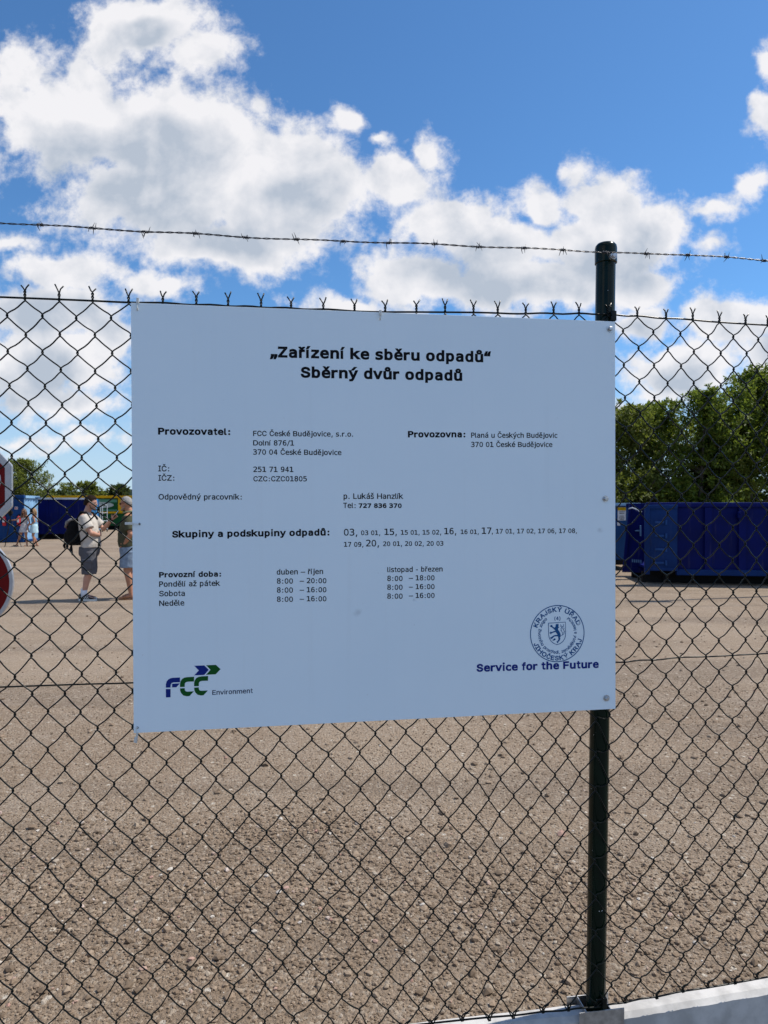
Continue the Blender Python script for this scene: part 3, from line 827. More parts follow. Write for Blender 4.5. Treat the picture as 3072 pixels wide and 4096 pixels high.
'a': [[(264,196,244,196,237,196),(230,196,223,196,186,196),(158,189,139,176,120,163),(110,144,110,118,110,94),(117,76,132,63,146,50),(165,44,190,44,226,44),(253,56,274,80,294,105),(304,139,304,182,304,187),(304,191,304,196,284,196)],[(369,257,369,222,369,148),(369,74,369,0,347,0),(326,0,304,0,304,19),(304,39,304,58,291,35),(273,17,253,6,232,-5),(207,-10,177,-10,137,-10),(106,1,82,24,58,46),(46,76,46,114,46,157),(61,190,90,212,119,235),(162,246,218,246,247,246),(276,246,304,246,304,250),(304,253,304,256,304,287),(296,310,281,324,265,338),(240,345,206,345,184,345),(162,342,140,336,118,329),(96,320,75,308,75,330),(75,351,75,372,99,381),(121,388,143,393,165,397),(186,399,206,399,238,399),(266,395,289,385,312,376),(330,361,344,342,353,331),(359,316,363,299,367,282)]],
'b': [[(320,145,320,195,320,244),(312,282,296,307,280,332),(257,345,226,345,195,345),(171,332,155,307,139,282),(131,244,131,195,131,145),(139,108,155,83,171,57),(195,44,226,44,257,44),(280,57,296,82,312,107)],[(131,407,131,340,141,359),(156,374,174,384,192,394),(212,399,236,399,283,399),(320,381,347,345,374,309),(387,259,387,196,387,132),(374,81,347,45,320,8),(282,-10,235,-10,212,-10),(192,-5,174,5,156,15),(142,30,131,49,131,33),(131,16,131,0,110,0),(89,0,67,0,67,181),(67,361,67,542,89,542),(110,542,131,542,131,475)]],
'c': [[(369,42,369,20,352,10),(335,2,316,-3,298,-8),(279,-10,260,-10,200,-10),(153,8,119,44,85,80),(68,131,68,195,68,259),(85,309,119,345,153,381),(200,399,260,399,279,399),(298,397,315,392,333,387),(351,380,369,369,369,347),(369,325,369,302,352,317),(335,328,318,335,301,342),(282,345,260,345,220,345),(189,332,168,306,146,280),(135,243,135,195,135,147),(146,110,168,83,190,57),(221,44,260,44,283,44),(303,48,320,54,338,61),(354,72,369,86,369,64)]],
'd': [[(289,359,299,340,299,407),(299,475,299,542,320,542),(341,542,363,542,363,361),(363,181,363,0,341,0),(320,0,299,0,299,16),(299,33,299,49,288,30),(274,15,256,5,238,-5),(218,-10,195,-10,148,-10),(110,8,83,45,56,81),(43,132,43,196,43,259),(56,309,84,345,111,381),(148,399,195,399,218,399),(239,394,257,384,274,374)],[(110,244,110,195,110,145),(118,107,134,82,150,57),(173,44,204,44,235,44),(258,57,275,83,291,108),(299,145,299,195,299,244),(291,282,275,307,258,332),(235,345,204,345,173,345),(150,332,134,307,118,282)]],
'e': [[(387,269,387,211,387,201),(387,190,387,180,295,180),(202,180,110,180,110,179),(110,178,110,178,110,135),(121,102,143,79,165,56),(196,44,237,44,257,44),(279,47,301,54,323,60),(347,70,372,84,372,62),(372,41,372,20,348,10),(324,2,302,-3,279,-8),(257,-10,236,-10,175,-10),(128,8,94,44,60,81),(43,131,43,195,43,257),(60,307,93,344,126,381),(171,399,227,399,276,399),(316,383,344,349,373,315)],[(253,230,323,230,322,267),(313,296,296,316,280,335),(255,345,224,345,193,345),(168,335,148,314,128,294),(116,266,112,229,182,230)]],
'f': [[(344,542,370,542,370,524),(370,506,370,489,346,489),(322,489,297,489,274,489),(258,484,249,474,241,465),(236,448,236,424,236,413),(236,401,236,390,281,390),(325,390,370,390,370,373),(370,357,370,340,325,340),(281,340,236,340,236,227),(236,113,236,0,215,0),(193,0,172,0,172,113),(172,227,172,340,137,340),(103,340,68,340,68,357),(68,373,68,390,103,390),(137,390,172,390,172,399),(172,408,172,417,172,460),(182,491,201,511,221,532),(252,542,293,542,319,542)]],
'h': [[(366,295,366,242,366,161),(366,81,366,0,344,0),(323,0,302,0,302,81),(302,161,302,242,302,277),(295,302,283,319,271,335),(252,344,225,344,195,344),(172,333,156,312,140,291),(132,260,132,220,132,147),(132,73,132,0,111,0),(89,0,68,0,68,181),(68,361,68,542,89,542),(111,542,132,542,132,472),(132,402,132,331,143,354),(159,371,178,382,198,394),(221,399,248,399,287,399),(317,386,337,360,356,334)]],
'i': [[(73,0,53,0,53,126),(53,253,53,379,73,379),(93,379,114,379,114,253),(114,126,114,0,93,0)],[(95,443,84,443,72,443),(62,447,54,455,45,462),(41,472,41,483,41,494),(45,504,54,512,62,520),(72,524,84,524,95,524),(106,520,114,512,122,504),(126,494,126,483,126,472),(122,462,114,455,106,447)]],
'j': [[(53,243,53,379,73,379),(93,379,114,379,114,243),(114,106,114,-30,114,-53),(110,-73,102,-90,93,-107),(81,-120,65,-129,48,-138),(28,-143,4,-143,-1,-143),(-5,-143,-10,-143,-10,-124),(-10,-105,-10,-87,-6,-87),(-2,-87,2,-87,20,-87),(32,-82,40,-72,49,-62),(53,-48,53,-29,53,107)],[(95,443,83,443,72,443),(62,447,53,455,45,462),(41,472,41,483,41,494),(45,504,53,512,62,520),(72,524,83,524,95,524),(105,520,114,512,122,504),(126,494,126,483,126,472),(122,462,114,455,105,447)]],
'k': [[(82,361,82,542,104,542),(126,542,148,542,148,437),(148,333,148,228,204,282),(260,336,317,390,343,390),(369,390,394,390,343,341),(292,292,241,243,300,162),(359,81,419,0,392,0),(366,0,340,0,292,67),(244,134,196,201,180,186),(164,171,148,156,148,104),(148,52,148,0,126,0),(104,0,82,0,82,181)]],
'l': [[(147,-2,139,-2,110,-2),(88,5,74,20,60,35),(53,57,53,84,53,226),(53,367,53,509,73,509),(93,509,114,509,114,372),(114,235,114,99,114,81),(116,69,120,62,125,55),(133,52,146,52,152,52),(157,52,160,53,164,53),(167,54,170,54,173,37),(177,20,181,3,175,1),(169,0,162,-1,154,-2)]],
'm': [[(73,0,53,0,53,126),(53,253,53,379,72,379),(92,379,112,379,112,351),(112,323,112,295,111,295),(109,295,108,295,113,316),(121,332,132,346,144,359),(157,369,172,376,187,383),(203,386,219,386,247,386),(270,378,287,361,305,344),(316,322,321,295,318,295),(315,295,312,295,317,313),(325,329,337,343,349,357),(364,367,381,375,398,382),(416,386,437,386,459,386),(479,381,497,372,515,362),(530,348,541,328,551,309),(557,285,557,255,557,170),(557,85,557,0,536,0),(516,0,496,0,496,85),(496,169,496,254,496,281),(488,301,473,313,457,325),(439,330,419,330,402,330),(387,327,374,320,362,313),(352,303,345,290,339,278),(335,263,335,247,335,165),(335,82,335,0,315,0),(295,0,274,0,274,87),(274,173,274,260,274,281),(267,298,253,311,239,324),(221,330,199,330,185,330),(171,327,158,320,144,313),(134,303,126,289,118,276),(114,258,114,238,114,159),(114,79,114,0,93,0)]],
'n': [[(366,295,366,242,366,161),(366,81,366,0,344,0),(323,0,302,0,302,81),(302,161,302,242,302,277),(295,302,283,319,271,335),(252,344,225,344,195,344),(172,333,156,312,140,291),(132,260,132,220,132,147),(132,73,132,0,111,0),(89,0,68,0,68,130),(68,260,68,390,89,390),(111,390,132,390,132,370),(132,351,132,331,143,354),(159,371,178,382,198,394),(221,399,248,399,287,399),(317,386,337,360,356,334)]],
'o': [[(247,345,214,345,182,345),(157,332,141,307,124,282),(116,244,116,195,116,145),(124,108,141,82,157,57),(182,44,214,44,247,44),(272,57,289,82,305,108),(314,145,314,195,314,244),(305,282,289,307,272,332)],[(160,399,214,399,269,399),(310,382,339,347,367,312),(382,261,382,195,382,128),(367,77,339,42,310,7),(269,-10,214,-10,160,-10),(119,7,91,42,62,77),(48,128,48,195,48,261),(62,312,91,347,119,382)]],
'p': [[(141,30,131,49,131,-17),(131,-83,131,-148,109,-148),(88,-148,66,-148,66,31),(66,211,66,390,88,390),(109,390,131,390,131,373),(131,357,131,340,141,359),(155,374,173,384,191,394),(211,399,235,399,282,399),(319,381,346,345,372,308),(386,258,386,193,386,130),(372,80,345,44,318,8),(282,-10,235,-10,211,-10),(190,-5,173,5,155,15)],[(319,145,319,195,319,244),(311,282,295,307,279,332),(256,345,225,345,194,345),(171,332,155,307,139,282),(131,244,131,195,131,145),(139,108,155,83,171,57),(194,44,225,44,256,44),(279,57,295,82,311,107)]],
'r': [[(73,0,53,0,53,126),(53,253,53,379,72,379),(92,379,112,379,112,360),(112,340,112,321,113,321),(114,321,115,321,122,340),(135,355,152,367,170,379),(190,385,213,385,218,385),(223,385,229,384,235,384),(240,384,243,384,243,363),(243,343,243,322,242,323),(237,323,230,324,223,325),(215,326,207,326,189,326),(173,322,159,315,145,307),(134,297,126,284,118,270),(114,255,114,237,114,158),(114,79,114,0,93,0)]],
's': [[(320,384,339,376,339,356),(339,335,339,314,320,324),(302,332,283,338,265,343),(246,346,227,346,198,346),(176,341,162,332,147,322),(140,308,140,289,140,271),(146,258,156,250,167,241),(194,233,236,225,245,223),(253,221,262,220,294,214),(318,202,334,183,350,165),(359,142,359,113,359,74),(345,44,318,22,290,1),(252,-10,203,-10,184,-10),(164,-8,143,-4,122,0),(99,6,74,14,74,36),(74,58,74,80,98,68),(121,59,143,53,165,47),(185,44,205,44,233,44),(255,49,271,61,286,72),(294,88,294,109,294,139),(265,159,209,171,208,171),(207,171,206,171,198,173),(190,175,182,176,145,183),(118,196,101,213,84,230),(76,253,76,282,76,320),(88,349,114,369,139,389),(175,399,222,399,243,399),(263,397,282,394,301,390)]],
't': [[(192,501,214,501,214,464),(214,427,214,390,262,390),(311,390,359,390,359,373),(359,357,359,340,311,340),(262,340,214,340,214,270),(214,199,214,128,214,100),(219,80,230,68,241,57),(260,51,287,51,311,51),(335,51,359,51,359,34),(359,17,359,0,333,0),(307,0,281,0,233,0),(199,10,179,29,160,48),(150,81,150,128,150,199),(150,270,150,340,115,340),(80,340,46,340,46,357),(46,373,46,390,80,390),(115,390,150,390,150,427),(150,464,150,501,171,501)]],
'u': [[(68,95,68,148,68,228),(68,309,68,389,89,389),(111,389,132,389,132,309),(132,228,132,148,132,113),(138,87,151,70,163,54),(182,46,208,46,238,46),(261,56,278,77,294,99),(302,129,302,169,302,242),(302,316,302,389,323,389),(344,389,366,389,366,260),(366,130,366,0,344,0),(323,0,302,0,302,19),(302,39,302,58,290,36),(275,19,255,7,235,-4),(213,-10,186,-10,146,-10),(117,3,97,29,78,55)]],
'v': [[(81,260,35,390,57,390),(79,390,101,390,139,281),(177,172,214,63,252,172),(290,281,328,390,350,390),(372,390,394,390,348,260),(302,130,256,0,228,0),(201,0,173,0,127,130)]],
'y': [[(333,214,299,125,288,98),(275,62,258,18,235,-43),(220,-81,212,-94,201,-112),(188,-126,172,-135,156,-144),(137,-148,116,-148,98,-148),(81,-148,64,-148,64,-130),(64,-113,64,-95,77,-95),(89,-95,102,-95,121,-95),(136,-89,146,-78,157,-67),(170,-39,187,6,137,134),(86,262,36,390,59,390),(81,390,104,390,143,288),(181,187,220,85,258,187),(296,288,334,390,356,390),(379,390,401,390,367,302)]],
'z': [[(79,374,79,391,173,391),(268,391,362,391,362,371),(362,352,362,332,287,239),(213,146,138,52,213,52),(287,52,362,52,362,35),(362,17,362,0,265,0),(168,0,71,0,71,20),(71,39,71,59,145,153),(220,246,295,339,223,339),(151,339,79,339,79,357)]],
'Ú': [[(299,-8,259,-8,219,-8),(184,0,154,15,124,31),(101,53,85,80,68,107),(60,138,60,173,60,285),(60,397,60,509,81,509),(103,509,124,509,124,399),(124,288,124,178,124,154),(130,132,141,113,152,94),(167,79,187,68,207,57),(231,52,259,52,287,52),(311,57,331,68,351,79),(366,94,377,113,387,132),(393,154,393,178,393,288),(393,399,393,509,414,509),(436,509,457,509,457,397),(457,285,457,173,457,138),(449,107,433,80,416,53),(393,31,363,15,334,0)],[(249,558,232,558,248,592),(264,625,280,659,302,659),(325,659,348,659,326,625),(304,592,282,558,265,558)]],
'Ý': [[(225,0,203,0,203,69),(203,139,203,208,141,308),(79,409,16,509,41,509),(66,509,91,509,125,454),(159,399,192,344,203,326),(213,309,222,292,231,275),(240,255,250,230,241,230),(232,230,224,230,233,255),(242,276,251,293,260,310),(270,327,280,344,314,399),(347,454,381,509,406,509),(430,509,455,509,393,409),(330,308,268,208,268,139),(268,69,268,0,247,0)],[(226,558,209,558,225,592),(241,625,257,659,280,659),(302,659,325,659,303,625),(281,592,259,558,242,558)]],
'á': [[(264,196,244,196,237,196),(230,196,223,196,186,196),(158,189,139,176,120,163),(110,144,110,118,110,94),(117,76,132,63,146,50),(165,44,190,44,226,44),(253,56,274,80,294,105),(304,139,304,182,304,187),(304,191,304,196,284,196)],[(369,257,369,222,369,148),(369,74,369,0,347,0),(326,0,304,0,304,19),(304,39,304,58,291,35),(273,17,253,6,232,-5),(207,-10,177,-10,137,-10),(106,1,82,24,58,46),(46,76,46,114,46,157),(61,190,90,212,119,235),(162,246,218,246,247,246),(276,246,304,246,304,250),(304,253,304,256,304,287),(296,310,281,324,265,338),(240,345,206,345,184,345),(162,342,140,336,118,329),(96,320,75,308,75,330),(75,351,75,372,99,381),(121,388,143,393,165,397),(186,399,206,399,238,399),(266,395,289,385,312,376),(330,361,344,342,353,331),(359,316,363,299,367,282)],[(231,527,263,570,286,570),(309,570,332,570,294,527),(257,483,219,439,201,439),(183,439,165,439,198,483)]],
'é': [[(387,269,387,211,387,201),(387,190,387,180,295,180),(202,180,110,180,110,179),(110,178,110,178,110,135),(121,102,143,79,165,56),(196,44,237,44,257,44),(279,47,301,54,323,60),(347,70,372,84,372,62),(372,41,372,20,348,10),(324,2,302,-3,279,-8),(257,-10,236,-10,175,-10),(128,8,94,44,60,81),(43,131,43,195,43,257),(60,307,93,344,126,381),(171,399,227,399,276,399),(316,383,344,349,373,315)],[(253,230,323,230,322,267),(313,296,296,316,280,335),(255,345,224,345,193,345),(168,335,148,314,128,294),(116,266,112,229,182,230)],[(235,527,268,570,291,570),(314,570,337,570,299,527),(262,483,224,439,206,439),(188,439,170,439,203,483)]],
'í': [[(73,0,53,0,53,126),(53,253,53,379,73,379),(93,379,114,379,114,253),(114,126,114,0,93,0)],[(73,429,57,429,73,462),(89,496,104,529,127,529),(150,529,173,529,151,496),(129,462,107,429,90,429)]],
'ý': [[(333,214,299,125,288,98),(275,62,258,18,235,-43),(220,-81,212,-94,201,-112),(188,-126,172,-135,156,-144),(137,-148,116,-148,98,-148),(81,-148,64,-148,64,-130),(64,-113,64,-95,77,-95),(89,-95,102,-95,121,-95),(136,-89,146,-78,157,-67),(170,-39,187,6,137,134),(86,262,36,390,59,390),(81,390,104,390,143,288),(181,187,220,85,258,187),(296,288,334,390,356,390),(379,390,401,390,367,302)],[(231,527,263,570,286,570),(309,570,332,570,294,527),(257,483,219,439,201,439),(183,439,165,439,198,483)]],
'Č': [[(293,-7,267,-7,223,-7),(184,4,150,25,116,46),(89,76,70,115,50,154),(40,201,40,254,40,308),(50,354,70,393,89,432),(116,462,150,484,184,505),(223,516,267,516,293,516),(317,512,340,504,363,497),(384,486,402,471,420,457),(436,439,448,418,460,398),(468,374,473,348,451,348),(430,348,408,348,404,366),(398,381,389,395,381,408),(370,419,357,428,345,438),(331,444,315,449,300,454),(284,456,267,456,236,456),(208,448,184,432,159,417),(139,394,125,364,111,334),(103,297,103,254,103,211),(111,175,125,145,140,115),(159,92,184,76,209,61),(236,53,267,53,284,53),(300,55,315,60,331,65),(345,71,357,81,370,90),(381,101,389,114,398,128),(404,143,408,160,430,160),(451,160,473,160,469,135),(460,111,448,91,436,70),(421,52,402,38,384,23),(363,12,341,5,318,-3)],[(197,659,217,659,234,639),(250,619,266,599,282,619),(299,639,315,659,335,659),(356,659,376,659,376,658),(376,657,376,656,349,625),(322,595,295,565,276,565),(257,565,237,565,211,595),(184,625,157,656,157,657),(157,658,157,659,177,659)]],
'ě': [[(387,269,387,211,387,201),(387,190,387,180,295,180),(202,180,110,180,110,179),(110,178,110,178,110,135),(121,102,143,79,165,56),(196,44,237,44,257,44),(279,47,301,54,323,60),(347,70,372,84,372,62),(372,41,372,20,348,10),(324,2,302,-3,279,-8),(257,-10,236,-10,175,-10),(128,8,94,44,60,81),(43,131,43,195,43,257),(60,307,93,344,126,381),(171,399,227,399,276,399),(316,383,344,349,373,315)],[(253,230,323,230,322,267),(313,296,296,316,280,335),(255,345,224,345,193,345),(168,335,148,314,128,294),(116,266,112,229,182,230)],[(218,438,201,438,173,481),(144,525,116,569,132,569),(148,569,164,569,185,540),(206,512,227,483,248,512),(269,540,290,569,306,569),(322,569,338,569,310,525),(281,481,252,438,235,438)]],
'Ř': [[(82,0,60,0,60,170),(60,339,60,509,119,509),(177,509,236,509,275,509),(307,502,333,489,359,475),(378,457,390,433,403,410),(409,382,409,352,409,321),(403,295,390,271,378,248),(359,230,333,217,307,204),(275,198,236,198,189,198),(143,198,96,198,96,217),(96,236,96,255,142,255),(188,255,234,255,260,255),(281,259,298,267,314,275),(326,286,334,300,341,315),(345,332,345,352,345,372),(341,390,334,405,326,420),(314,431,298,440,281,448),(259,452,233,452,197,452),(161,452,125,452,125,301),(125,151,125,0,103,0)],[(378,0,353,0,312,76),(271,153,230,229,254,229),(279,229,303,229,344,153),(386,76,428,0,403,0)],[(153,659,173,659,189,639),(206,619,222,599,238,619),(254,639,270,659,291,659),(311,659,332,659,332,658),(332,657,332,656,305,625),(278,595,251,565,232,565),(212,565,193,565,166,595),(139,625,113,656,113,657),(113,658,113,659,133,659)]],
'ř': [[(73,0,53,0,53,126),(53,253,53,379,72,379),(92,379,112,379,112,360),(112,340,112,321,113,321),(114,321,115,321,122,340),(135,355,152,367,170,379),(190,385,213,385,218,385),(223,385,229,384,235,384),(240,384,243,384,243,363),(243,343,243,322,242,323),(237,323,230,324,223,325),(215,326,207,326,189,326),(173,322,159,315,145,307),(134,297,126,284,118,270),(114,255,114,237,114,158),(114,79,114,0,93,0)],[(74,529,94,529,111,509),(127,489,143,469,160,489),(176,509,192,529,212,529),(233,529,253,529,253,528),(253,527,253,526,226,496),(199,466,172,435,153,435),(134,435,114,435,88,466),(61,496,34,526,34,527),(34,528,34,529,54,529)]],
'š': [[(320,384,339,376,339,356),(339,335,339,314,320,324),(302,332,283,338,265,343),(246,346,227,346,198,346),(176,341,162,332,147,322),(140,308,140,289,140,271),(146,258,156,250,167,241),(194,233,236,225,245,223),(253,221,262,220,294,214),(318,202,334,183,350,165),(359,142,359,113,359,74),(345,44,318,22,290,1),(252,-10,203,-10,184,-10),(164,-8,143,-4,122,0),(99,6,74,14,74,36),(74,58,74,80,98,68),(121,59,143,53,165,47),(185,44,205,44,233,44),(255,49,271,61,286,72),(294,88,294,109,294,139),(265,159,209,171,208,171),(207,171,206,171,198,173),(190,175,182,176,145,183),(118,196,101,213,84,230),(76,253,76,282,76,320),(88,349,114,369,139,389),(175,399,222,399,243,399),(263,397,282,394,301,390)],[(206,439,189,439,161,483),(132,527,103,570,120,570),(136,570,152,570,173,542),(194,513,214,485,235,513),(256,542,278,570,294,570),(310,570,326,570,297,527),(269,483,240,439,223,439)]],
'ů': [[(68,95,68,148,68,228),(68,309,68,389,89,389),(111,389,132,389,132,309),(132,228,132,148,132,113),(138,87,151,70,163,54),(182,46,208,46,238,46),(261,56,278,77,294,99),(302,129,302,169,302,242),(302,316,302,389,323,389),(344,389,366,389,366,260),(366,130,366,0,344,0),(323,0,302,0,302,19),(302,39,302,58,290,36),(275,19,255,7,235,-4),(213,-10,186,-10,146,-10),(117,3,97,29,78,55)],[(315,542,315,515,315,488),(306,466,288,447,269,429),(247,419,220,419,193,419),(170,429,152,447,134,466),(124,488,124,515,124,542),(134,564,152,583,170,601),(193,610,220,610,247,610),(269,601,288,583,306,564)],[(273,500,273,515,273,530),(268,542,257,552,247,562),(235,568,220,568,205,568),(192,562,182,552,172,542),(167,530,167,515,167,500),(172,487,182,477,192,467),(205,462,220,462,235,462),(247,467,257,477,268,488)]],
'ž': [[(79,374,79,391,173,391),(268,391,362,391,362,371),(362,352,362,332,287,239),(213,146,138,52,213,52),(287,52,362,52,362,35),(362,17,362,0,265,0),(168,0,71,0,71,20),(71,39,71,59,145,153),(220,246,295,339,223,339),(151,339,79,339,79,357)],[(206,439,189,439,161,483),(132,527,103,570,120,570),(136,570,152,570,173,542),(194,513,214,485,235,513),(256,542,278,570,294,570),(310,570,326,570,297,527),(269,483,240,439,223,439)]],
'–': [[(0,204,0,220,143,220),(286,220,429,220,429,204),(429,188,429,171,286,171),(143,171,0,171,0,188)]],
'“': [[(322,361,322,337,292,337),(263,337,234,337,234,361),(234,385,234,409,257,453),(279,497,302,542,320,542),(338,542,356,542,344,497),(333,453,322,409,322,385)],[(162,361,162,337,132,337),(103,337,73,337,73,361),(73,385,73,409,97,453),(120,497,143,542,161,542),(178,542,196,542,185,497),(173,453,162,409,162,385)]],
'„': [[(267,81,267,106,297,106),(326,106,355,106,355,81),(355,57,355,33,332,-11),(309,-55,287,-100,269,-100),(251,-100,233,-100,245,-55),(256,-11,267,33,267,57)],[(108,81,108,106,137,106),(166,106,195,106,195,81),(195,57,195,33,173,-11),(150,-55,127,-100,109,-100),(91,-100,73,-100,85,-55),(96,-11,108,33,108,57)]],
}

ADV = dict(zip("abcdefghijklmnopqrstuvwxyz", (.601,.623,.521,.623,.596,.352,.623,.633,.274,.344,.592,.274,.973,.633,.607,.623,.623,.427,.521,.394,.633,.592,.818,.592,.592,.525)))
ADV.update(dict(zip("ABCDEFHIJKLNOPRSTZ", (.684,.686,.698,.771,.632,.575,.751,.421,.455,.693,.557,.748,.787,.603,.695,.684,.616,.685))))
ADVB = dict(zip("abcdefghijklmnopqrstuvwxyz", (.668,.699,.588,.699,.664,.422,.699,.712,.342,.403,.671,.342,1.058,.712,.687,.699,.699,.497,.593,.455,.712,.650,.98,.669,.651,.597)))
ADVB.update(dict(zip("ABCDEFHIJKLNOPRSTZ", (.776,.762,.724,.83,.683,.65,.837,.546,.555,.771,.637,.846,.85,.733,.782,.711,.682,.692))))
BASE = {'á': 'a', 'ě': 'e', 'é': 'e', 'í': 'i', 'ř': 'r', 'š': 's', 'ů': 'u', 'ý': 'y', 'ž': 'z', 'Č': 'C', 'Ř': 'R', 'Ú': 'N', 'Ý': 'A'}
PUN = {',': .364, '.': .364, ':': .454, '/': .454, '-': .454, '–': .636, '(': .454, ')': .454, '„': .459, '“': .459, ' ': .352}
SIDE = {k: .145 for k in 'bdhnupáaqůu'}
SIDE.update({k: .09 for k in 'ocesěéšgBPRDEFHNUÚJILKŘSCČOAZT'})
SIDE.update({k: .03 for k in 'vyýkAÝ/'})
SIDE.update({k: .08 for k in 'zžxtfjr ř'})
SIDE.update({k: .13 for k in '0123456789mm'})
NATURAL = set('iíl.,:-–()„“')


def advance(ch, bold):
    if ch in PUN: return PUN[ch] * (1.08 if bold and ch not in ' ' else 1)
    if ch.isdigit(): return .711 if bold else .636
    t = ADVB if bold else ADV
    return t[BASE.get(ch, ch)]


def curve_mesh(name, splines, material, offset=0.0, extrude=0.00012, scale=1.0):
    """filled 2-D outline -> mesh lying in x,z (front towards -y)"""
    cu = bpy.data.curves.new(name, 'CURVE')
    cu.dimensions = '2D'; cu.fill_mode = 'BOTH'
    cu.extrude = extrude * 200; cu.bevel_depth = offset * 200; cu.bevel_resolution = 1
    splines = [[[q * 200 for q in p] for p in sp] for sp in splines]      # filled large, then shrunk: tiny outlines fill badly
    cu.resolution_u = 4
    for sp in splines:
        if sp and len(sp[0]) == 6:
            s = cu.splines.new('BEZIER'); s.bezier_points.add(len(sp) - 1)
            for bp, h in zip(s.bezier_points, sp):
                bp.handle_left_type = bp.handle_right_type = 'FREE'
                bp.handle_left = (h[0], h[1], 0); bp.co = (h[2], h[3], 0); bp.handle_right = (h[4], h[5], 0)
        else:
            s = cu.splines.new('POLY'); s.points.add(len(sp) - 1)
            for q, h in zip(s.points, sp): q.co = (h[0], h[1], 0, 1)
        s.use_cyclic_u = True
    tmp = bpy.data.objects.new(name, cu)
    COL.objects.link(tmp)
    dg = bpy.context.evaluated_depsgraph_get()
    me = bpy.data.meshes.new_from_object(tmp.evaluated_get(dg))
    me.name = name
    bpy.data.objects.remove(tmp); bpy.data.curves.remove(cu)
    me.transform(Matrix.Rotation(R(90), 4, 'X') @ Matrix.Diagonal((1 / 200, 1 / 200, (1 / 200) * (extrude / (extrude + offset)), 1)))
    me.materials.clear(); me.materials.append(material)
    return me


def glyph(ch):
    return [[[q * 0.0014 for q in p] for p in sp] for sp in GLYPHS[ch]]


def set_line(txt, bold, width=None, size=None):
    """returns (splines in unit em * size, size)"""
    x = 0; out = []; xs = []
    off = 0.046 if bold else 0.017
    for ch in txt:
        a = advance(ch, bold)
        if ch != ' ':
            g = glyph(ch)
            allx = [p[2] for sp in g for p in sp]
            lo, hi = min(allx), max(allx)
            if ch in NATURAL: sx_ = 1.0
            else: sx_ = max(0.6, (a - SIDE.get(ch, .1) - 2 * off * .5 - (.02 if bold else 0)) / (hi - lo))
            w = (hi - lo) * sx_
            x0 = x + (a - w) / 2
            for sp in g:
                q = []
                dot = off * 1.3 if bold and ch in 'iíj' and min(p[3] for p in sp) > .55 else 0
                for p in sp:
                    r = []
                    for i in (0, 2, 4):
                        yv = p[i + 1]
                        if bold: yv = off * .8 + yv * (1 - 2 * off * .8 / .73)
                        r += [x0 + (p[i] - lo) * sx_, yv + dot]
                    q.append(r)
                out.append(q)
            xs += [x0, x0 + w]
        x += a
    lo, hi = min(xs) - off * .5, max(xs) + off * .5
    if size is None: size = width / (hi - lo)
    return [[[(v - (lo if i % 2 == 0 else 0)) * size for i, v in enumerate(p)] for p in sp] for sp in out], size, off * size, (hi - lo) * size


def text_part(name, lines, material, parent, y, bold):
    """lines: (text, u0, u1, v) -> ONE mesh"""
    sp = []; off = 0
    for t, u0, u1, v0, v1 in lines:
        s, size, o, _ = set_line(t, bold, u1 - u0)
        off = o
        for q in s:
            sp.append([[w + (u0 if i % 2 == 0 else v0 + (v1 - v0) * (p[i - 1] / (u1 - u0))) for i, w in enumerate(p)] for p in q])
    me = curve_mesh(name, sp, material, off)
    me.transform(Matrix.Translation((0, y, 0)))
    return link(bpy.data.objects.new(name, me), parent)


def arc_text(txt, bold, size, rad, a0, a1, outward):
    """letters on a circle; angles in degrees; outward: tops point away from the centre"""
    adv = [advance(c, bold) for c in txt]
    tot = sum(adv); out = []; off = 0; x = 0
    for c, a in zip(txt, adv):
        ang = R(a0 + (a1 - a0) * (x + a / 2) / tot)
        x += a
        if c == ' ': continue
        s, _, off, w = set_line(c, bold, None, size)
        # rotate so that the baseline is tangent
        rot = ang - R(90) if outward else ang + R(90)
        ca, sa = math.cos(rot), math.sin(rot)
        bx, by = rad * math.cos(ang), rad * math.sin(ang)
        for q in s:
            out.append([[r for i in (0, 2, 4) for r in (bx + (p[i] - w / 2) * ca - p[i + 1] * sa, by + (p[i] - w / 2) * sa + p[i + 1] * ca)] for p in q])
    return out, off


def ring(cx_, cy_, r, w, n=72):
    o = [[(cx_ + q * math.cos(2 * math.pi * i / n), cy_ + q * math.sin(2 * math.pi * i / n)) for i in range(n)] for q in (r + w / 2, r - w / 2)]
    return o


def stroke(pts, w):
    """closed outline round a polyline"""
    L = []; Rr = []
    for i, p in enumerate(pts):
        a = pts[max(0, i - 1)]; c = pts[min(len(pts) - 1, i + 1)]
        dx, dy = c[0] - a[0], c[1] - a[1]; l = math.hypot(dx, dy) or 1
        nx, ny = -dy / l * w / 2, dx / l * w / 2
        L.append((p[0] + nx, p[1] + ny)); Rr.append((p[0] - nx, p[1] - ny))
    return L + Rr[::-1]


# ------------------------------------------------------------------ information sign
SR = Vector((0.98887291, 0.14870756, 0.00405343)); SU = Vector((-0.00362565, -0.00314759, 0.99998847)); SN = SR.cross(SU)
sign = empty('information_sign', (-0.58284397, 1.59813749, 1.05750892))
sign.rotation_euler = Matrix((SR, -SN, SU)).transposed().to_euler()
tag(sign, 'large white board with black Czech opening hours and waste codes, fixed to the fence', 'sign')
SW, SH = 1.19511482, 1.0


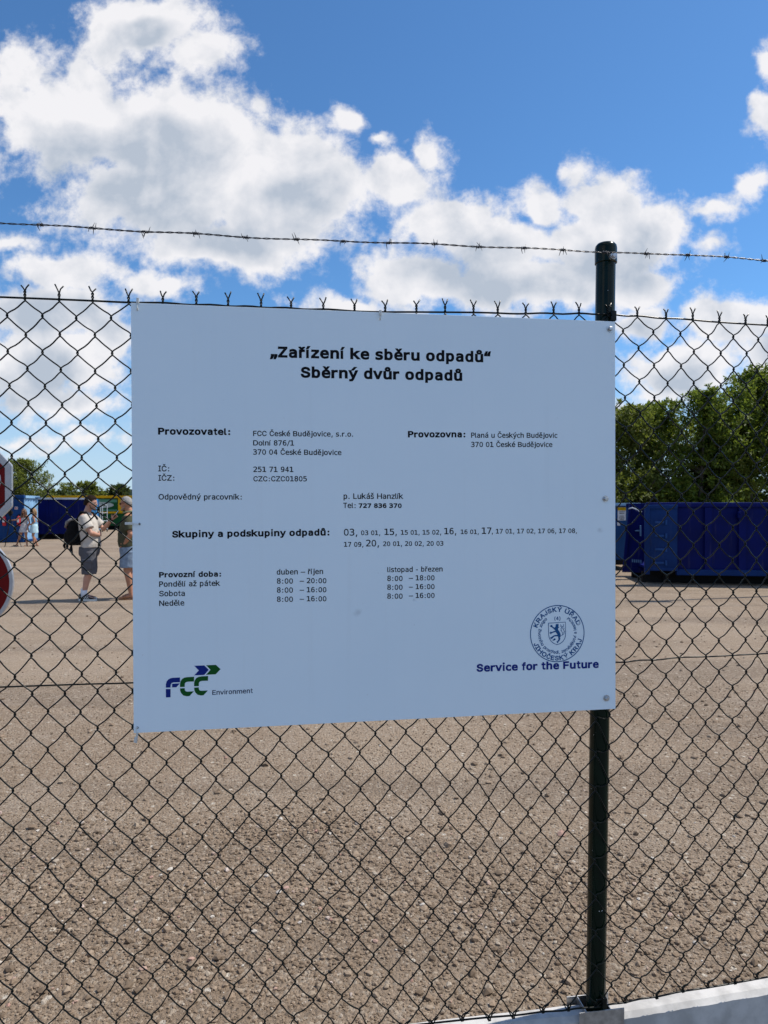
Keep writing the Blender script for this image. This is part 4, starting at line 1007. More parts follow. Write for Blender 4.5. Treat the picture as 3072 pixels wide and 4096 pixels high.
def sign_paint():
    m = bpy.data.materials.new('white coated board')
    m.use_nodes = True
    t = m.node_tree; k = NB(t); p = t.nodes['Principled BSDF']
    co = k.n('ShaderNodeTexCoord').outputs['Object']
    c = k.mix(k.ss(k.noise(co, 3, 6, 0.65), 0.35, 0.7), (0.80, 0.91, 0.985, 1), (0.775, 0.89, 0.97, 1))
    c = k.mix(k.m('MULTIPLY', k.ss(k.noise(co, 900, 2, 0.5), 0.45, 0.75), 0.10), c, (0.6, 0.62, 0.66, 1))
    mp_ = k.n('ShaderNodeMapping'); t.links.new(co, mp_.inputs[0]); mp_.inputs['Scale'].default_value = (30, 1, 0.8)
    c = k.mix(k.m('MULTIPLY', k.ss(k.noise(mp_.outputs[0], 1.5, 5, 0.6), 0.52, 0.8), 0.07), c, (0.55, 0.57, 0.58, 1))
    c = k.mix(k.m('MULTIPLY', k.ss(k.noise(co, 70, 3, 0.6), 0.70, 0.78), 0.25), c, (0.4, 0.4, 0.4, 1))
    # a few rubbed grey marks
    for q, s in (((1.153, 0, 0.463), 0.010), ((0.525, 0, 0.267), 0.014), ((0.665, 0, 0.295), 0.007)):
        d = k.vm('LENGTH', k.vm('SUBTRACT', co, q), out=1)
        wv = k.m('ADD', d, k.m('MULTIPLY_ADD', k.noise(co, 60, 4, 0.7), 0.02, -0.01))
        c = k.mix(k.m('MULTIPLY', k.ss(wv, s, 0.0), 0.28), c, (0.25, 0.27, 0.3, 1))
    t.links.new(c, p.inputs['Base Color'])
    p.inputs['Roughness'].default_value = 0.38
    p.inputs['Specular IOR Level'].default_value = 0.4
    bp = k.n('ShaderNodeBump'); bp.inputs['Strength'].default_value = 0.03; bp.inputs['Distance'].default_value = 0.002
    t.links.new(k.noise(co, 500, 3, 0.6), bp.inputs['Height']); t.links.new(bp.outputs[0], p.inputs['Normal'])
    return m


mb = MB(); mb.bbox((SW / 2, 0.0015, SH / 2), (SW, 0.003, SH), 0.0007)
mb.build('board', sign_paint(), sign)
ink = mat('black print', (0.003, 0.003, 0.005), 0.6, spec=0.15)
navy = mat('navy blue print', (0.003, 0.020, 0.20), 0.6, spec=0.2)
stampblue = mat('teal blue stamp ink', (0.006, 0.085, 0.25), 0.6, spec=0.2)
lgreen = mat('green print', (0.003, 0.085, 0.010), 0.6, spec=0.2)
TY = -0.00035
TEXT = [
('heading',1,'„Zařízení ke sběru odpadů“',0.3184,0.8625,0.8830,0.8857),
('heading',1,'Sběrný dvůr odpadů',0.3911,0.7886,0.8363,0.8378),
('body',1,'Provozovatel:',0.0595,0.2232,0.6955,0.6963),
('body',0,'FCC České Budějovice, s.r.o.',0.2772,0.5158,0.6948,0.6960),
('body',0,'Dolní 876/1',0.2771,0.3733,0.6723,0.6729),
('body',0,'370 04 České Budějovice',0.2770,0.4872,0.6506,0.6510),
('body',0,'IČ:',0.0593,0.0836,0.6098,0.6099),
('body',0,'251 71 941',0.2774,0.3714,0.6092,0.6095),
('body',0,'IČZ:',0.0592,0.0950,0.5880,0.5881),
('body',0,'CZC:CZC01805',0.2773,0.4035,0.5869,0.5872),
('body',1,'Provozovna:',0.6520,0.7963,0.6957,0.6973),
('body',0,'Planá u Českých Budějovic',0.8120,1.0376,0.6967,0.6990),
('body',0,'370 01 České Budějovice',0.8120,1.0243,0.6736,0.6756),
('body',0,'Odpovědný pracovník:',0.0593,0.2495,0.5440,0.5436),
('body',0,'p. Lukáš Hanzlík',0.4923,0.6390,0.5447,0.5445),
('body',0,'Tel:',0.4914,0.5213,0.5226,0.5225),
('body',1,'727 836 370',0.5294,0.6348,0.5224,0.5220),
('body',1,'Skupiny a podskupiny odpadů:',0.0898,0.4569,0.4546,0.4561),
('body',0,'03,',0.4928,0.5251,0.4556,0.4553),
('body',0,'03 01,',0.5347,0.5815,0.4563,0.4558),
('body',0,'15,',0.5924,0.6227,0.4561,0.4558),
('body',0,'15 01, 15 02,',0.6332,0.7342,0.4561,0.4559),
('body',0,'16,',0.7426,0.7730,0.4565,0.4562),
('body',0,'16 01,',0.7846,0.8307,0.4565,0.4561),
('body',0,'17',0.8389,0.8635,0.4564,0.4561),
('body',0,', 17 01, 17 02, 17 06, 17 08,',0.8651,1.0899,0.4569,0.4563),
('body',0,'17 09,',0.4930,0.5398,0.4285,0.4279),
('body',0,'20,',0.5469,0.5784,0.4286,0.4282),
('body',0,'20 01, 20 02, 20 03',0.5889,0.7399,0.4288,0.4281),
('hours',1,'Provozní doba:',0.0596,0.2002,0.3618,0.3613),
('hours',0,'Pondělí až pátek',0.0595,0.1980,0.3399,0.3397),
('hours',0,'Sobota',0.0594,0.1172,0.3179,0.3174),
('hours',0,'Neděle',0.0592,0.1158,0.2952,0.2951),
('hours',0,'duben – říjen',0.3311,0.4416,0.3637,0.3633),
('hours',0,'8:00',0.3315,0.3691,0.3420,0.3413),
('hours',0,'– 20:00',0.3855,0.4494,0.3420,0.3407),
('hours',0,'8:00',0.3314,0.3690,0.3204,0.3195),
('hours',0,'– 16:00',0.3854,0.4493,0.3202,0.3188),
('hours',0,'8:00',0.3313,0.3689,0.2984,0.2975),
('hours',0,'– 16:00',0.3853,0.4492,0.2985,0.2969),
('hours',0,'listopad - březen',0.5991,0.7377,0.3647,0.3642),
('hours',0,'8:00',0.5990,0.6367,0.3431,0.3424),
('hours',0,'– 18:00',0.6528,0.7171,0.3437,0.3425),
('hours',0,'8:00',0.5989,0.6366,0.3215,0.3206),
('hours',0,'– 16:00',0.6527,0.7171,0.3220,0.3206),
('hours',0,'8:00',0.5988,0.6366,0.2996,0.2987),
('hours',0,'– 16:00',0.6526,0.7170,0.3002,0.2987),
('slogan',1,'Service for the Future',0.8249,1.1481,0.1109,0.1085),
('environment',0,'Environment',0.1790,0.2727,0.0816,0.0822),
]

BLOCKS = [('heading_text', 0, 2), ('operator_caption', 2, 3), ('operator_address', 3, 6), ('registration_caption', 6, 7), ('registration_text', 7, 8), ('registration_caption', 8, 9), ('registration_text', 9, 10), ('site_caption', 10, 11), ('site_address', 11, 13),
          ('contact_caption', 13, 14), ('contact_text', 14, 16), ('phone_number_text', 16, 17), ('waste_caption', 17, 18), ('waste_codes', 18, 29), ('opening_hours_title', 29, 30), ('weekday_text', 30, 33),
          ('summer_hours', 33, 34), ('summer_hours', 34, 40), ('winter_hours', 40, 41), ('winter_hours', 41, 47), ('slogan_text', 47, 48)]
for nm, i0, i1 in BLOCKS:
    text_part(nm, [l[2:] for l in TEXT[i0:i1]], navy if nm == 'slogan_text' else ink, sign, TY * (1.6 if nm == 'slogan_text' else 1), TEXT[i0][1])
A1 = [(0.1379, 0.1519), (0.1607, 0.1521), (0.171, 0.141), (0.1605, 0.1295), (0.1377, 0.1295), (0.1484, 0.1407)]
A2 = [(0.1652, 0.1521), (0.1875, 0.1523), (0.1982, 0.1417), (0.187, 0.13), (0.1648, 0.1297), (0.1752, 0.1412)]
F1 = [(0.073, 0.1031), (0.0731, 0.1112), (0.0748, 0.1174), (0.0785, 0.1219), (0.0838, 0.1248), (0.0898, 0.1256), (0.1053, 0.1258), (0.105, 0.1146), (0.0913, 0.1148), (0.0867, 0.1138), (0.0845, 0.1108), (0.0835, 0.1061), (0.0835, 0.103)]
F2 = [(0.0872, 0.1116), (0.1047, 0.1118), (0.0968, 0.1031), (0.0871, 0.1032)]
F3 = [(0.073, 0.0997), (0.0835, 0.0997), (0.0834, 0.0801), (0.0729, 0.0803)]
C1 = [(0.1052, 0.1033), (0.1052, 0.1099), (0.1063, 0.1161), (0.1094, 0.1214), (0.1147, 0.1248), (0.1223, 0.1259), (0.1374, 0.1261), (0.137, 0.1151), (0.123, 0.1151), (0.1184, 0.114), (0.1161, 0.111), (0.1158, 0.1032)]
C2 = [(0.1052, 0.0999), (0.1158, 0.1001), (0.116, 0.0954), (0.1183, 0.0924), (0.1221, 0.0917), (0.1365, 0.0918), (0.1265, 0.0811), (0.1205, 0.0808), (0.1129, 0.083), (0.1077, 0.0887), (0.1055, 0.0943)]
C3 = [(x + 0.0321, y + 0.0005) for x, y in C1]
C4 = [(x + 0.0322, y + 0.0005) for x, y in C2]


def flat_part(name, polys, material, off=0.0, dy=0.0, parent=None, label=None):
    me = curve_mesh(name, polys, material, off)
    me.transform(Matrix.Translation((0, TY + dy, 0)))
    o = link(bpy.data.objects.new(name, me), parent or sign)
    if label: o['label'] = label
    return o


lg = flat_part('logo', [F1, F2, F3], navy, label='navy blue letter F of the logo')
flat_part('logo_letter', [C1, C2], lgreen, parent=lg, label='first green letter C of the logo')
flat_part('logo_letter', [C3, C4], lgreen, parent=lg, label='second green letter C of the logo')
flat_part('logo_arrow', [A1], navy, parent=lg, label='navy blue arrow of the logo')
flat_part('logo_arrow', [A2], lgreen, parent=lg, label='green arrow of the logo')
text_o = text_part('logo_caption', [l[2:] for l in TEXT if l[0] == 'environment'], mat('grey navy print', (0.012, 0.030, 0.085), 0.5), lg, TY, 0)
# round office stamp with a lion shield
SCX, SCY, SRD = 1.0373, 0.2000, 0.0718
def at_c(spl): return [[[v + (SCX if i % 2 == 0 else SCY) for i, v in enumerate(p)] for p in s] for s in spl]
st = flat_part('round_stamp', ring(SCX, SCY, SRD, 0.0021), stampblue, label='round blue office stamp')
t1, o1 = arc_text('KRAJSKÝ ÚŘAD', 1, 0.0165, SRD * 0.775, 164, 18, True)
flat_part('stamp_text', at_c(t1), stampblue, o1 * .8, parent=st)
t1, o1 = arc_text('JIHOČESKÝ KRAJ', 1, 0.0165, SRD * 0.955, 200, 346, False)
flat_part('stamp_text', at_c(t1), stampblue, o1 * .8, parent=st)
t1, o1 = arc_text('odbor životního prostředí, zemědělství a lesnictví', 0, 0.0106, SRD * 0.715, 126, 416, False)
flat_part('stamp_text', at_c(t1), stampblue, 0.00022, parent=st)
s4, _, _, w4 = set_line('(4)', 0, None, 0.0120)
flat_part('stamp_text', [[[v + ((SCX - w4 / 2) if i % 2 == 0 else (SCY + SRD * .48)) for i, v in enumerate(p)] for p in s] for s in s4], stampblue, 0.00025, parent=st)
q = lambda x, y: (SCX + (x - 793.5) / 373 * SRD, SCY - (y - 533) / 385 * SRD)
sh = [q(668, 387), q(905, 379), q(907, 560), q(895, 605), q(868, 645), q(830, 672), q(790, 684), q(745, 668), q(706, 635), q(680, 590), q(672, 545), q(668, 387)]
shield = [stroke(sh, 0.0015)]
lion = [
    # head with crown and mane, body, raised fore paws, hind legs, forked tail
    [(770, 412), (778, 398), (786, 408), (792, 396), (800, 408), (808, 398), (810, 418), (806, 436), (818, 448), (806, 456), (800, 474), (812, 492), (828, 520), (838, 548), (836, 580), (822, 592), (806, 590), (800, 566), (790, 540), (776, 520), (764, 496), (756, 474), (762, 462), (752, 452), (766, 440)],
    [(762, 486), (740, 466), (718, 446), (700, 440), (688, 424), (700, 422), (698, 408), (712, 418), (720, 408), (724, 428), (744, 446), (768, 466)],
    [(770, 510), (742, 516), (716, 524), (700, 540), (690, 528), (682, 518), (696, 514), (694, 500), (712, 510), (740, 500), (764, 494)],
    [(806, 572), (780, 568), (748, 572), (730, 590), (712, 604), (692, 600), (700, 588), (690, 578), (708, 580), (728, 564), (756, 552), (792, 550)],
    [(826, 584), (834, 606), (822, 630), (806, 646), (800, 664), (784, 660), (790, 648), (778, 640), (794, 636), (808, 616), (806, 590)],
    [(752, 596), (772, 606), (760, 622), (736, 628), (720, 620), (736, 612)],
]
tails = [[(832, 568), (858, 560), (868, 530), (850, 500), (842, 468), (856, 446), (876, 430), (880, 408)], [(858, 556), (884, 540), (890, 506), (876, 478), (858, 452), (846, 430), (836, 410)], [(880, 520), (896, 506)], [(852, 500), (838, 492)], [(880, 470), (892, 462)], [(866, 440), (884, 446)], [(846, 432), (832, 436)]]
flat_part('stamp_shield', shield, stampblue, parent=st)
bm = bmesh.new()
for i, l in enumerate([[q(*p) for p in l] for l in lion] + [stroke([q(*p) for p in l], 0.0011) for l in tails]):
    me = curve_mesh('piece', [l], stampblue)
    me.transform(Matrix.Translation((0, TY - 0.00002 * i, 0)))
    bm.from_mesh(me); bpy.data.meshes.remove(me)
me = bpy.data.meshes.new('stamp_lion'); bm.to_mesh(me); bm.free(); me.materials.append(stampblue)
link(bpy.data.objects.new('stamp_lion', me), st)
# screws through the board into the post
for i, (u, v) in enumerate([(1.1802, 0.9801), (1.1674, 0.5435), (1.1695, 0.0294)]):
    mb = MB()
    mb.tube([(u, 0.0, v), (u, -0.0018, v)], 0.0083, 24)
    mb.tube([(u, -0.0018, v), (u, -0.0068, v)], 0.0056, 6)
    mb.tube([(u, -0.0068, v), (u, -0.0076, v)], [0.0056, 0.0042], 6)
    mb.build('screw', M['screw'], sign, smooth=30)
for u, v in [(0.0161, 0.487), (0.0087, 0.0128)]:
    mb = MB(); mb.tube([(u, -0.0004, v), (u, -0.0007, v)], 0.0026, 16)
    mb.build('fixing_hole', mat('dark hole', (0.02, 0.018, 0.017), 0.9), sign)

# cable ties
tiem = mat('milky nylon', (0.78, 0.78, 0.75), 0.35, spec=0.5)
tiem.node_tree.nodes['Principled BSDF'].inputs['Transmission Weight'].default_value = 0.25
SM = sign.matrix_basis.copy()
SM = Matrix.Translation(sign.location) @ sign.rotation_euler.to_matrix().to_4x4()


def cable_tie(u, v, path, head, label):
    o = empty('cable_tie', tuple(SM @ Vector((u, -0.003, v))), 0, label, 'cable tie', 'nylon cable ties holding the board')
    o.rotation_euler = sign.rotation_euler
    mb = MB()
    pts = [Vector(p) for p in path]
    for a, c in zip(pts[:-1], pts[1:]):
        d = c - a
        mb.box((a + c) / 2, (0.0034, 0.0012, d.length + 0.001), d.to_track_quat('Z', 'Y').to_matrix())
    mb.build('strap', tiem, o)
    hb = MB(); hb.bbox(head[0], head[1], 0.0008, Matrix.Rotation(head[2], 3, 'Y')); hb.build('head', tiem, o)
    return o


cable_tie(0.0147, 0.9864, [(0, 0.002, -0.004), (0.0, -0.001, 0.0), (0.001, -0.001, 0.014), (0.001, 0.008, 0.020), (0.001, 0.010, 0.004)], ((0.0015, -0.001, 0.018), (0.006, 0.005, 0.012), 0.05), 'white nylon cable tie at the top left corner of the board')
cable_tie(0.5831, 0.9843, [(0, 0.002, -0.003), (0.0, -0.001, 0.0), (0.0, -0.001, 0.016), (0.0, 0.008, 0.022), (0.0, 0.011, 0.004)], ((0.0005, -0.001, 0.014), (0.006, 0.005, 0.012), 0.0), 'white nylon cable tie at the middle of the top edge of the board')
cable_tie(0.0161, 0.487, [(0.001, 0.001, 0), (0.0, -0.0015, 0.0), (-0.020, -0.0015, 0.001), (-0.030, 0.006, 0.003), (-0.018, 0.012, 0.003)], ((-0.023, -0.001, 0.0015), (0.017, 0.005, 0.006), 0.0), 'white nylon cable tie at the left edge of the board, halfway up')
cable_tie(0.0087, 0.0128, [(0, 0.002, 0.001), (-0.001, -0.0015, 0.0), (-0.002, -0.0015, -0.016), (-0.003, 0.004, -0.036), (0.0, 0.011, -0.004)], ((-0.0045, 0.001, -0.028), (0.006, 0.005, 0.012), 0.15), 'white nylon cable tie hanging below the bottom left corner of the board')

# ------------------------------------------------------------------ traffic signs beyond the fence
red = mat('red reflective sheet', (0.13, 0.001, 0.002), 0.5, 0, 0.06, 30, spec=0.15)
wht = mat('white reflective sheet', (0.43, 0.44, 0.46), 0.5, 0, 0.05, 20, spec=0.2)
alu = mat('bare aluminium edge', (0.5, 0.51, 0.53), 0.4, 0.7, 0.1, 30)


def px_at(px_, py_, d):
    a = (px_ - 1536) / 2750; t = math.atan(13 / 2750); bb = (2048 - py_) / 2750
    v = Vector((a, math.cos(t) + bb * math.sin(t), -math.sin(t) + bb * math.cos(t)))
    return Vector((0, 0, 1.58)) + v * (d / v.y)


def rounded_poly(n, r, a0, cr, k=5):
    out = []
    for i in range(n):
        a = a0 + 2 * math.pi * i / n
        h = math.pi / n
        # corner arc
        cxr = r - cr / math.cos(h)
        c = (cxr * math.cos(a), cxr * math.sin(a))
        for j in range(k + 1):
            t = a - h + 2 * h * j / k
            out.append((c[0] + cr * math.cos(t), c[1] + cr * math.sin(t)))
    return out


def sign_plate(root, outline_outer, outline_white, outline_red):
    mb = MB(); mb.prism(outline_outer, 0.0, 0.018); p = mb.build('plate', alu, root)
    mb = MB(); mb.prism(outline_white, -0.0015, 0.0); w = mb.build('border', wht, root)
    mb = MB(); mb.prism(outline_red, -0.0028, -0.0015); r_ = mb.build('red_face', red, root)
    return r_


c = px_at(-156, 1944, 4.75)
stop = empty('stop_sign', tuple(c), 0.0, 'octagonal red stop sign with white border at the left edge, above the round sign', 'traffic sign')
f = 1 / math.cos(math.pi / 8)
sign_plate(stop, rounded_poly(8, 0.350 * f, math.pi / 8, 0.028), rounded_poly(8, 0.343 * f, math.pi / 8, 0.024), rounded_poly(8, 0.304 * f, math.pi / 8, 0.004))
sp, size, off, w = set_line('STOP', 1, 0.548)
k_ = 0.235 / (size * .73)
me = curve_mesh('lettering', [[[v - w / 2 if i % 2 == 0 else v * k_ - 0.1175 for i, v in enumerate(p)] for p in s] for s in sp], wht, off)
me.transform(Matrix.Translation((0, -0.0036, 0)))
link(bpy.data.objects.new('lettering', me), stop)
c2 = px_at(-141, 2330, 4.75)
noent = empty('no_entry_sign', tuple(c2), 0.0, 'round red no entry sign with white rim below the stop sign', 'traffic sign')
circ = lambda r: [(r * math.cos(2 * math.pi * i / 72), r * math.sin(2 * math.pi * i / 72)) for i in range(72)]
sign_plate(noent, circ(0.333), circ(0.327), circ(0.309))
mb = MB(); mb.prism([(-0.2, -0.05), (0.2, -0.05), (0.2, 0.05), (-0.2, 0.05)], -0.0038, -0.0028); mb.build('white_bar', wht, noent)
mb = MB()
mb.tube([(0, 0.05, -c.z), (0, 0.05, 0.42)], 0.03, 20)
mb.build('pole', M['steel'], stop, smooth=30)

# ------------------------------------------------------------------ containers
def paint(name, col, var=0.2, rough=0.5):
    m = mat(name, col, rough, 0, var, 1.6, bump=0.02, bscale=3, spec=0.09)
    t = m.node_tree; k = NB(t); p = t.nodes['Principled BSDF']
    co = k.n('ShaderNodeTexCoord').outputs['Object']
    old = p.inputs['Base Color'].links[0].from_socket
    mp_ = k.n('ShaderNodeMapping'); t.links.new(co, mp_.inputs[0]); mp_.inputs['Scale'].default_value = (5, 5, 0.5)
    # scraped and dusty streaks
    c = k.mix(k.m('MULTIPLY', k.ss(k.noise(mp_.outputs[0], 2.0, 6, 0.65), 0.56, 0.75), 0.16), old, (0.16, 0.15, 0.14, 1))
    c = k.mix(k.m('MULTIPLY', k.ss(k.noise(co, 9, 6, 0.7), 0.66, 0.72), 0.3), c, (0.10, 0.06, 0.04, 1))
    t.links.new(c, p.inputs['Base Color'])
    return m


ultra = paint('ultramarine container paint', (0.0015, 0.006, 0.085))
blue2 = paint('mid blue container paint', (0.005, 0.026, 0.115))
gent = paint('gentian blue cabin paint', (0.006, 0.040, 0.150))
lblue = paint('light blue corrugated sheet', (0.20, 0.36, 0.55))
pale = paint('pale grey rail', (0.45, 0.50, 0.56))
greenp = paint('green container paint', (0.008, 0.075, 0.025))
yel = paint('yellow frame paint', (0.50, 0.30, 0.008))
dullblue = paint('dull pale blue', (0.10, 0.19, 0.33))
whitep = mat('white panel', (0.6, 0.62, 0.64), 0.5)


def hinge_row(root, x, zs, y, m):
    for z in zs:
        mb = MB(); mb.bbox((x + 0.06, y - 0.012, z), (0.19, 0.024, 0.045), 0.006); mb.tube([(x + 0.19, y - 0.02, z - 0.05), (x + 0.19, y - 0.02, z + 0.05)], 0.022, 10)
        mb.build('hinge', m, root, smooth=30)


# the big open-top roll-off container on the right
Yf = 14.38
ro = empty('roll_off_container', (5.5, Yf, 0), R(-8), 'long ultramarine open-top roll-off container with its rear door folded against the side', 'container')
L, Dp, Z0, Z1 = 6.2, 1.9, 0.30, 1.695
mb = MB()
for a in ((L / 2, 0.03, (Z0 + Z1) / 2, L, 0.05, Z1 - Z0), (L / 2, Dp - 0.03, (Z0 + Z1) / 2, L, 0.05, Z1 - Z0), (L - 0.03, Dp / 2, (Z0 + Z1) / 2, 0.05, Dp - 0.12, Z1 - Z0), (L / 2, Dp / 2, Z0 + 0.03, L - 0.1, Dp - 0.12, 0.05)):
    mb.box(a[:3], a[3:])
mb.build('body', ultra, ro)
mb = MB()
mb.bbox((L / 2, -0.012, Z1 - 0.035), (L + 0.06, 0.10, 0.10), 0.03); mb.bbox((L / 2, Dp + 0.012, Z1 - 0.035), (L + 0.06, 0.10, 0.10), 0.012)
mb.build('top_rail', ultra, ro)
mb = MB()
mb.bbox((L / 2 + 0.3, -0.03, Z0 - 0.035), (L - 0.55, 0.12, 0.12), 0.012); mb.build('bottom_rail', blue2, ro)
mb = MB()
for yy_ in (0.45, 1.45): mb.box((L / 2, yy_, 0.12), (L, 0.12, 0.235))
for xx in (0.5, 3.2, 5.6): mb.tube([(xx, 0.35, 0.10), (xx, 0.72, 0.10)], 0.10, 16)
mb.build('skid', M['black'], ro)
for xx in (1.20, 1.86, 2.52, 3.18, 3.84, 4.5, 5.16):
    mb = MB(); mb.prism([(xx - 0.07, Z0 + 0.02), (xx + 0.07, Z0 + 0.02), (xx + 0.07, Z1 - 0.09), (xx - 0.07, Z1 - 0.09)], -0.065, 0.006)
    mb.build('rib', ultra, ro)
mb = MB(); mb.bbox((1.78, -0.10, Z1 - 0.24), (0.07, 0.09, 0.13), 0.012); mb.tube([(1.78, -0.17, Z1 - 0.21), (1.78, -0.06, Z1 - 0.21)], 0.022, 10); mb.build('lug', ultra, ro)
mb = MB()
mb.bbox((0.28, -0.085, (Z0 + Z1) / 2 - 0.02), (0.60, 0.05, Z1 - Z0 - 0.02), 0.012)
mb.bbox((0.28, -0.118, Z1 - 0.08), (0.60, 0.03, 0.07), 0.006)
mb.bbox((0.28, -0.118, Z0 + 0.03), (0.60, 0.03, 0.07), 0.006)
mb.bbox((-0.02, -0.09, (Z0 + Z1) / 2 - 0.06), (0.10, 0.10, Z1 - Z0 + 0.05), 0.02)
dr = mb.build('folded_door', blue2, ro, smooth=30)
hinge_row(dr, 0.16, (1.30, 1.02, 0.74, 0.46), -0.115, paint('hinge blue', (0.015, 0.055, 0.19)))
# second container further back, and its open door
Y2 = 17.7
r2 = empty('roll_off_container', (6.02, Y2, 0), 0.0, 'blue roll-off container standing behind, next to the sign, with a yellow and white sticker', 'container')
mb = MB()
L2 = 5.5
for a in ((-L2 / 2 + 0.55, 0.03, 0.98, L2, 0.05, 1.46), (-L2 / 2 + 0.55, 2.2, 0.98, L2, 0.05, 1.46), (0.55, 1.1, 0.98, 0.05, 2.1, 1.46), (-L2 / 2 + 0.55, 1.1, 0.3, L2, 2.2, 0.05)):
    mb.box(a[:3], a[3:])
mb.build('body', paint('faded blue container paint', (0.018, 0.065, 0.19)), r2)
mb = MB(); mb.bbox((-L2 / 2 + 0.55, -0.01, 1.69), (L2 + 0.05, 0.10, 0.07), 0.01); mb.build('top_rail', lblue, r2)
mb = MB(); mb.bbox((-L2 / 2 + 0.5, -0.01, 0.20), (L2, 0.12, 0.12), 0.01); mb.box((-L2 / 2, 0.6, 0.1), (L2, 0.12, 0.2)); mb.build('skid', M['black'], r2)
for xx in (-0.55, -1.2, -1.85, -2.5):
    mb = MB(); mb.prism([(xx - 0.06, 0.3), (xx + 0.06, 0.3), (xx + 0.06, 1.62), (xx - 0.06, 1.62)], -0.06, 0.01); mb.build('rib', blue2, r2)
mb = MB(); mb.box((0.10, -0.004, 1.45), (0.21, 0.004, 0.34)); stk = mb.build('sticker', whitep, r2)
stk['label'] = 'white sticker with yellow top band'
mb = MB(); mb.box((0.10, -0.0085, 1.575), (0.21, 0.004, 0.085)); mb.build('yellow_band', yel, stk)
mb = MB()
for k, (w_, z_) in enumerate([(0.15, 1.50), (0.13, 1.46), (0.11, 1.39), (0.14, 1.345), (0.1, 1.31)]): mb.box((0.10, -0.0085, z_), (w_, 0.003, 0.014))
mb.build('print', M['black'], stk)
mb = MB(); mb.box((0.02, -0.004, 1.19), (0.075, 0.004, 0.09)); mb.build('sticker', whitep, r2)
# the open rear door of the container: tapered plate standing between the two containers
d3 = empty('container_door', (5.37, 15.4, 0), R(-8), 'dark blue tapered container door standing open between the two containers, with a pale handle', 'container door')
mb = MB()
mb.prism([(-0.02, 0.16), (0.42, 0.16), (0.36, 1.68), (0.13, 1.68), (0.10, 1.45)], 0.0, 0.06)
mb.prism([(-0.035, 0.16), (0.03, 0.16), (0.155, 1.68), (0.11, 1.68)], -0.05, 0.0)
mb.prism([(0.0, 0.16), (0.42, 0.16), (0.42, 0.26), (0.0, 0.26)], -0.04, 0.0)
mb.build('panel', ultra, d3)
mb = MB(); mb.tube([(0.10, -0.06, 1.58), (0.16, -0.10, 1.60), (0.26, -0.10, 1.565), (0.36, -0.09, 1.50)], 0.016, 8); mb.build('handle', pale, d3, smooth=40)
mb = MB(); mb.bbox((0.30, -0.03, 1.09), (0.12, 0.04, 0.028), 0.006); mb.bbox((0.355, -0.03, 1.09), (0.028, 0.05, 0.24), 0.006); mb.build('latch', dullblue, d3)
mb = MB()
for k, x_ in enumerate((0.19, 0.235, 0.28, 0.325, 0.37)):
    mb.box((x_, -0.004, 0.42 - 0.004 * k), (0.026, 0.003, 0.07))
mb.build('marking', dullblue, d3)

# cabin on the left
cab = empty('storage_cabin', (-16.88, 32.18, 0), 0, 'blue steel storage cabin with light blue corrugated side and fire extinguishers on it', 'container')
mb = MB()
H1 = 2.2
a1, a2 = Vector((0, 0, 0)), Vector((-0.22, 1.75, 0))
back = Vector((-2.6, 1.6, 0))
mb.prism([(-2.6, 0.10), (0, 0.10), (0, H1 - 0.04), (-2.6, H1 - 0.04)], 0.0, 0.05)
mb.box((-2.6, 0.9, H1 / 2), (0.05, 1.7, H1 - 0.1)); mb.box((-1.4, 1.72, H1 / 2), (2.4, 0.05, H1 - 0.1))
mb.build('wall', gent, cab)
mb = MB()
n = 22; vs = []
for i in range(n + 1):
    t = i / n; p = a1.lerp(a2, t)
    ofs = 0.035 if (i // 2) % 2 else 0.0
    vs += [(p.x - ofs, p.y + 0.05, 0.12), (p.x - ofs, p.y + 0.05, H1 - 0.1)]
mb.add(vs, [(2 * i, 2 * i + 2, 2 * i + 3, 2 * i + 1) for i in range(n)])
cw = mb.build('corrugated_side', lblue, cab)
sol = cw.modifiers.new('thick', 'SOLIDIFY'); sol.thickness = 0.02; sol.offset = 1
mb = MB()
mb.bbox((-1.3, 0.0, H1 - 0.05), (2.7, 0.12, 0.14), 0.015)
mb.build('roof_rail', gent, cab)
mb = MB(); mb.box((-0.10, 0.92, H1 - 0.055), (0.16, 1.75, 0.12), Matrix.Rotation(0.125, 3, 'Z')); mb.build('roof_rail', lblue, cab)
mb = MB(); mb.box((-0.10, 0.92, 0.08), (0.12, 1.75, 0.10), Matrix.Rotation(0.125, 3, 'Z')); mb.bbox((-1.3, 0.01, 0.08), (2.6, 0.1, 0.12), 0.01); mb.build('base_rail', gent, cab)
mb = MB(); mb.box((-1.3, 0.9, H1 - 0.08), (2.5, 1.6, 0.04)); mb.build('roof', gent, cab)
mb = MB(); mb.box((-0.33, -0.006, 1.61), (0.15, 0.006, 0.12)); sg = mb.build('notice', whitep, cab)
mb = MB(); mb.box((-0.365, -0.0115, 1.61), (0.05, 0.004, 0.08)); mb.box((-0.295, -0.0115, 1.61), (0.045, 0.004, 0.08)); mb.build('pictogram', mat('pictogram red', (0.35, 0.02, 0.02), 0.5), sg)

extred = mat('extinguisher red', (0.48, 0.012, 0.02), 0.3, 0, 0.05, 10)


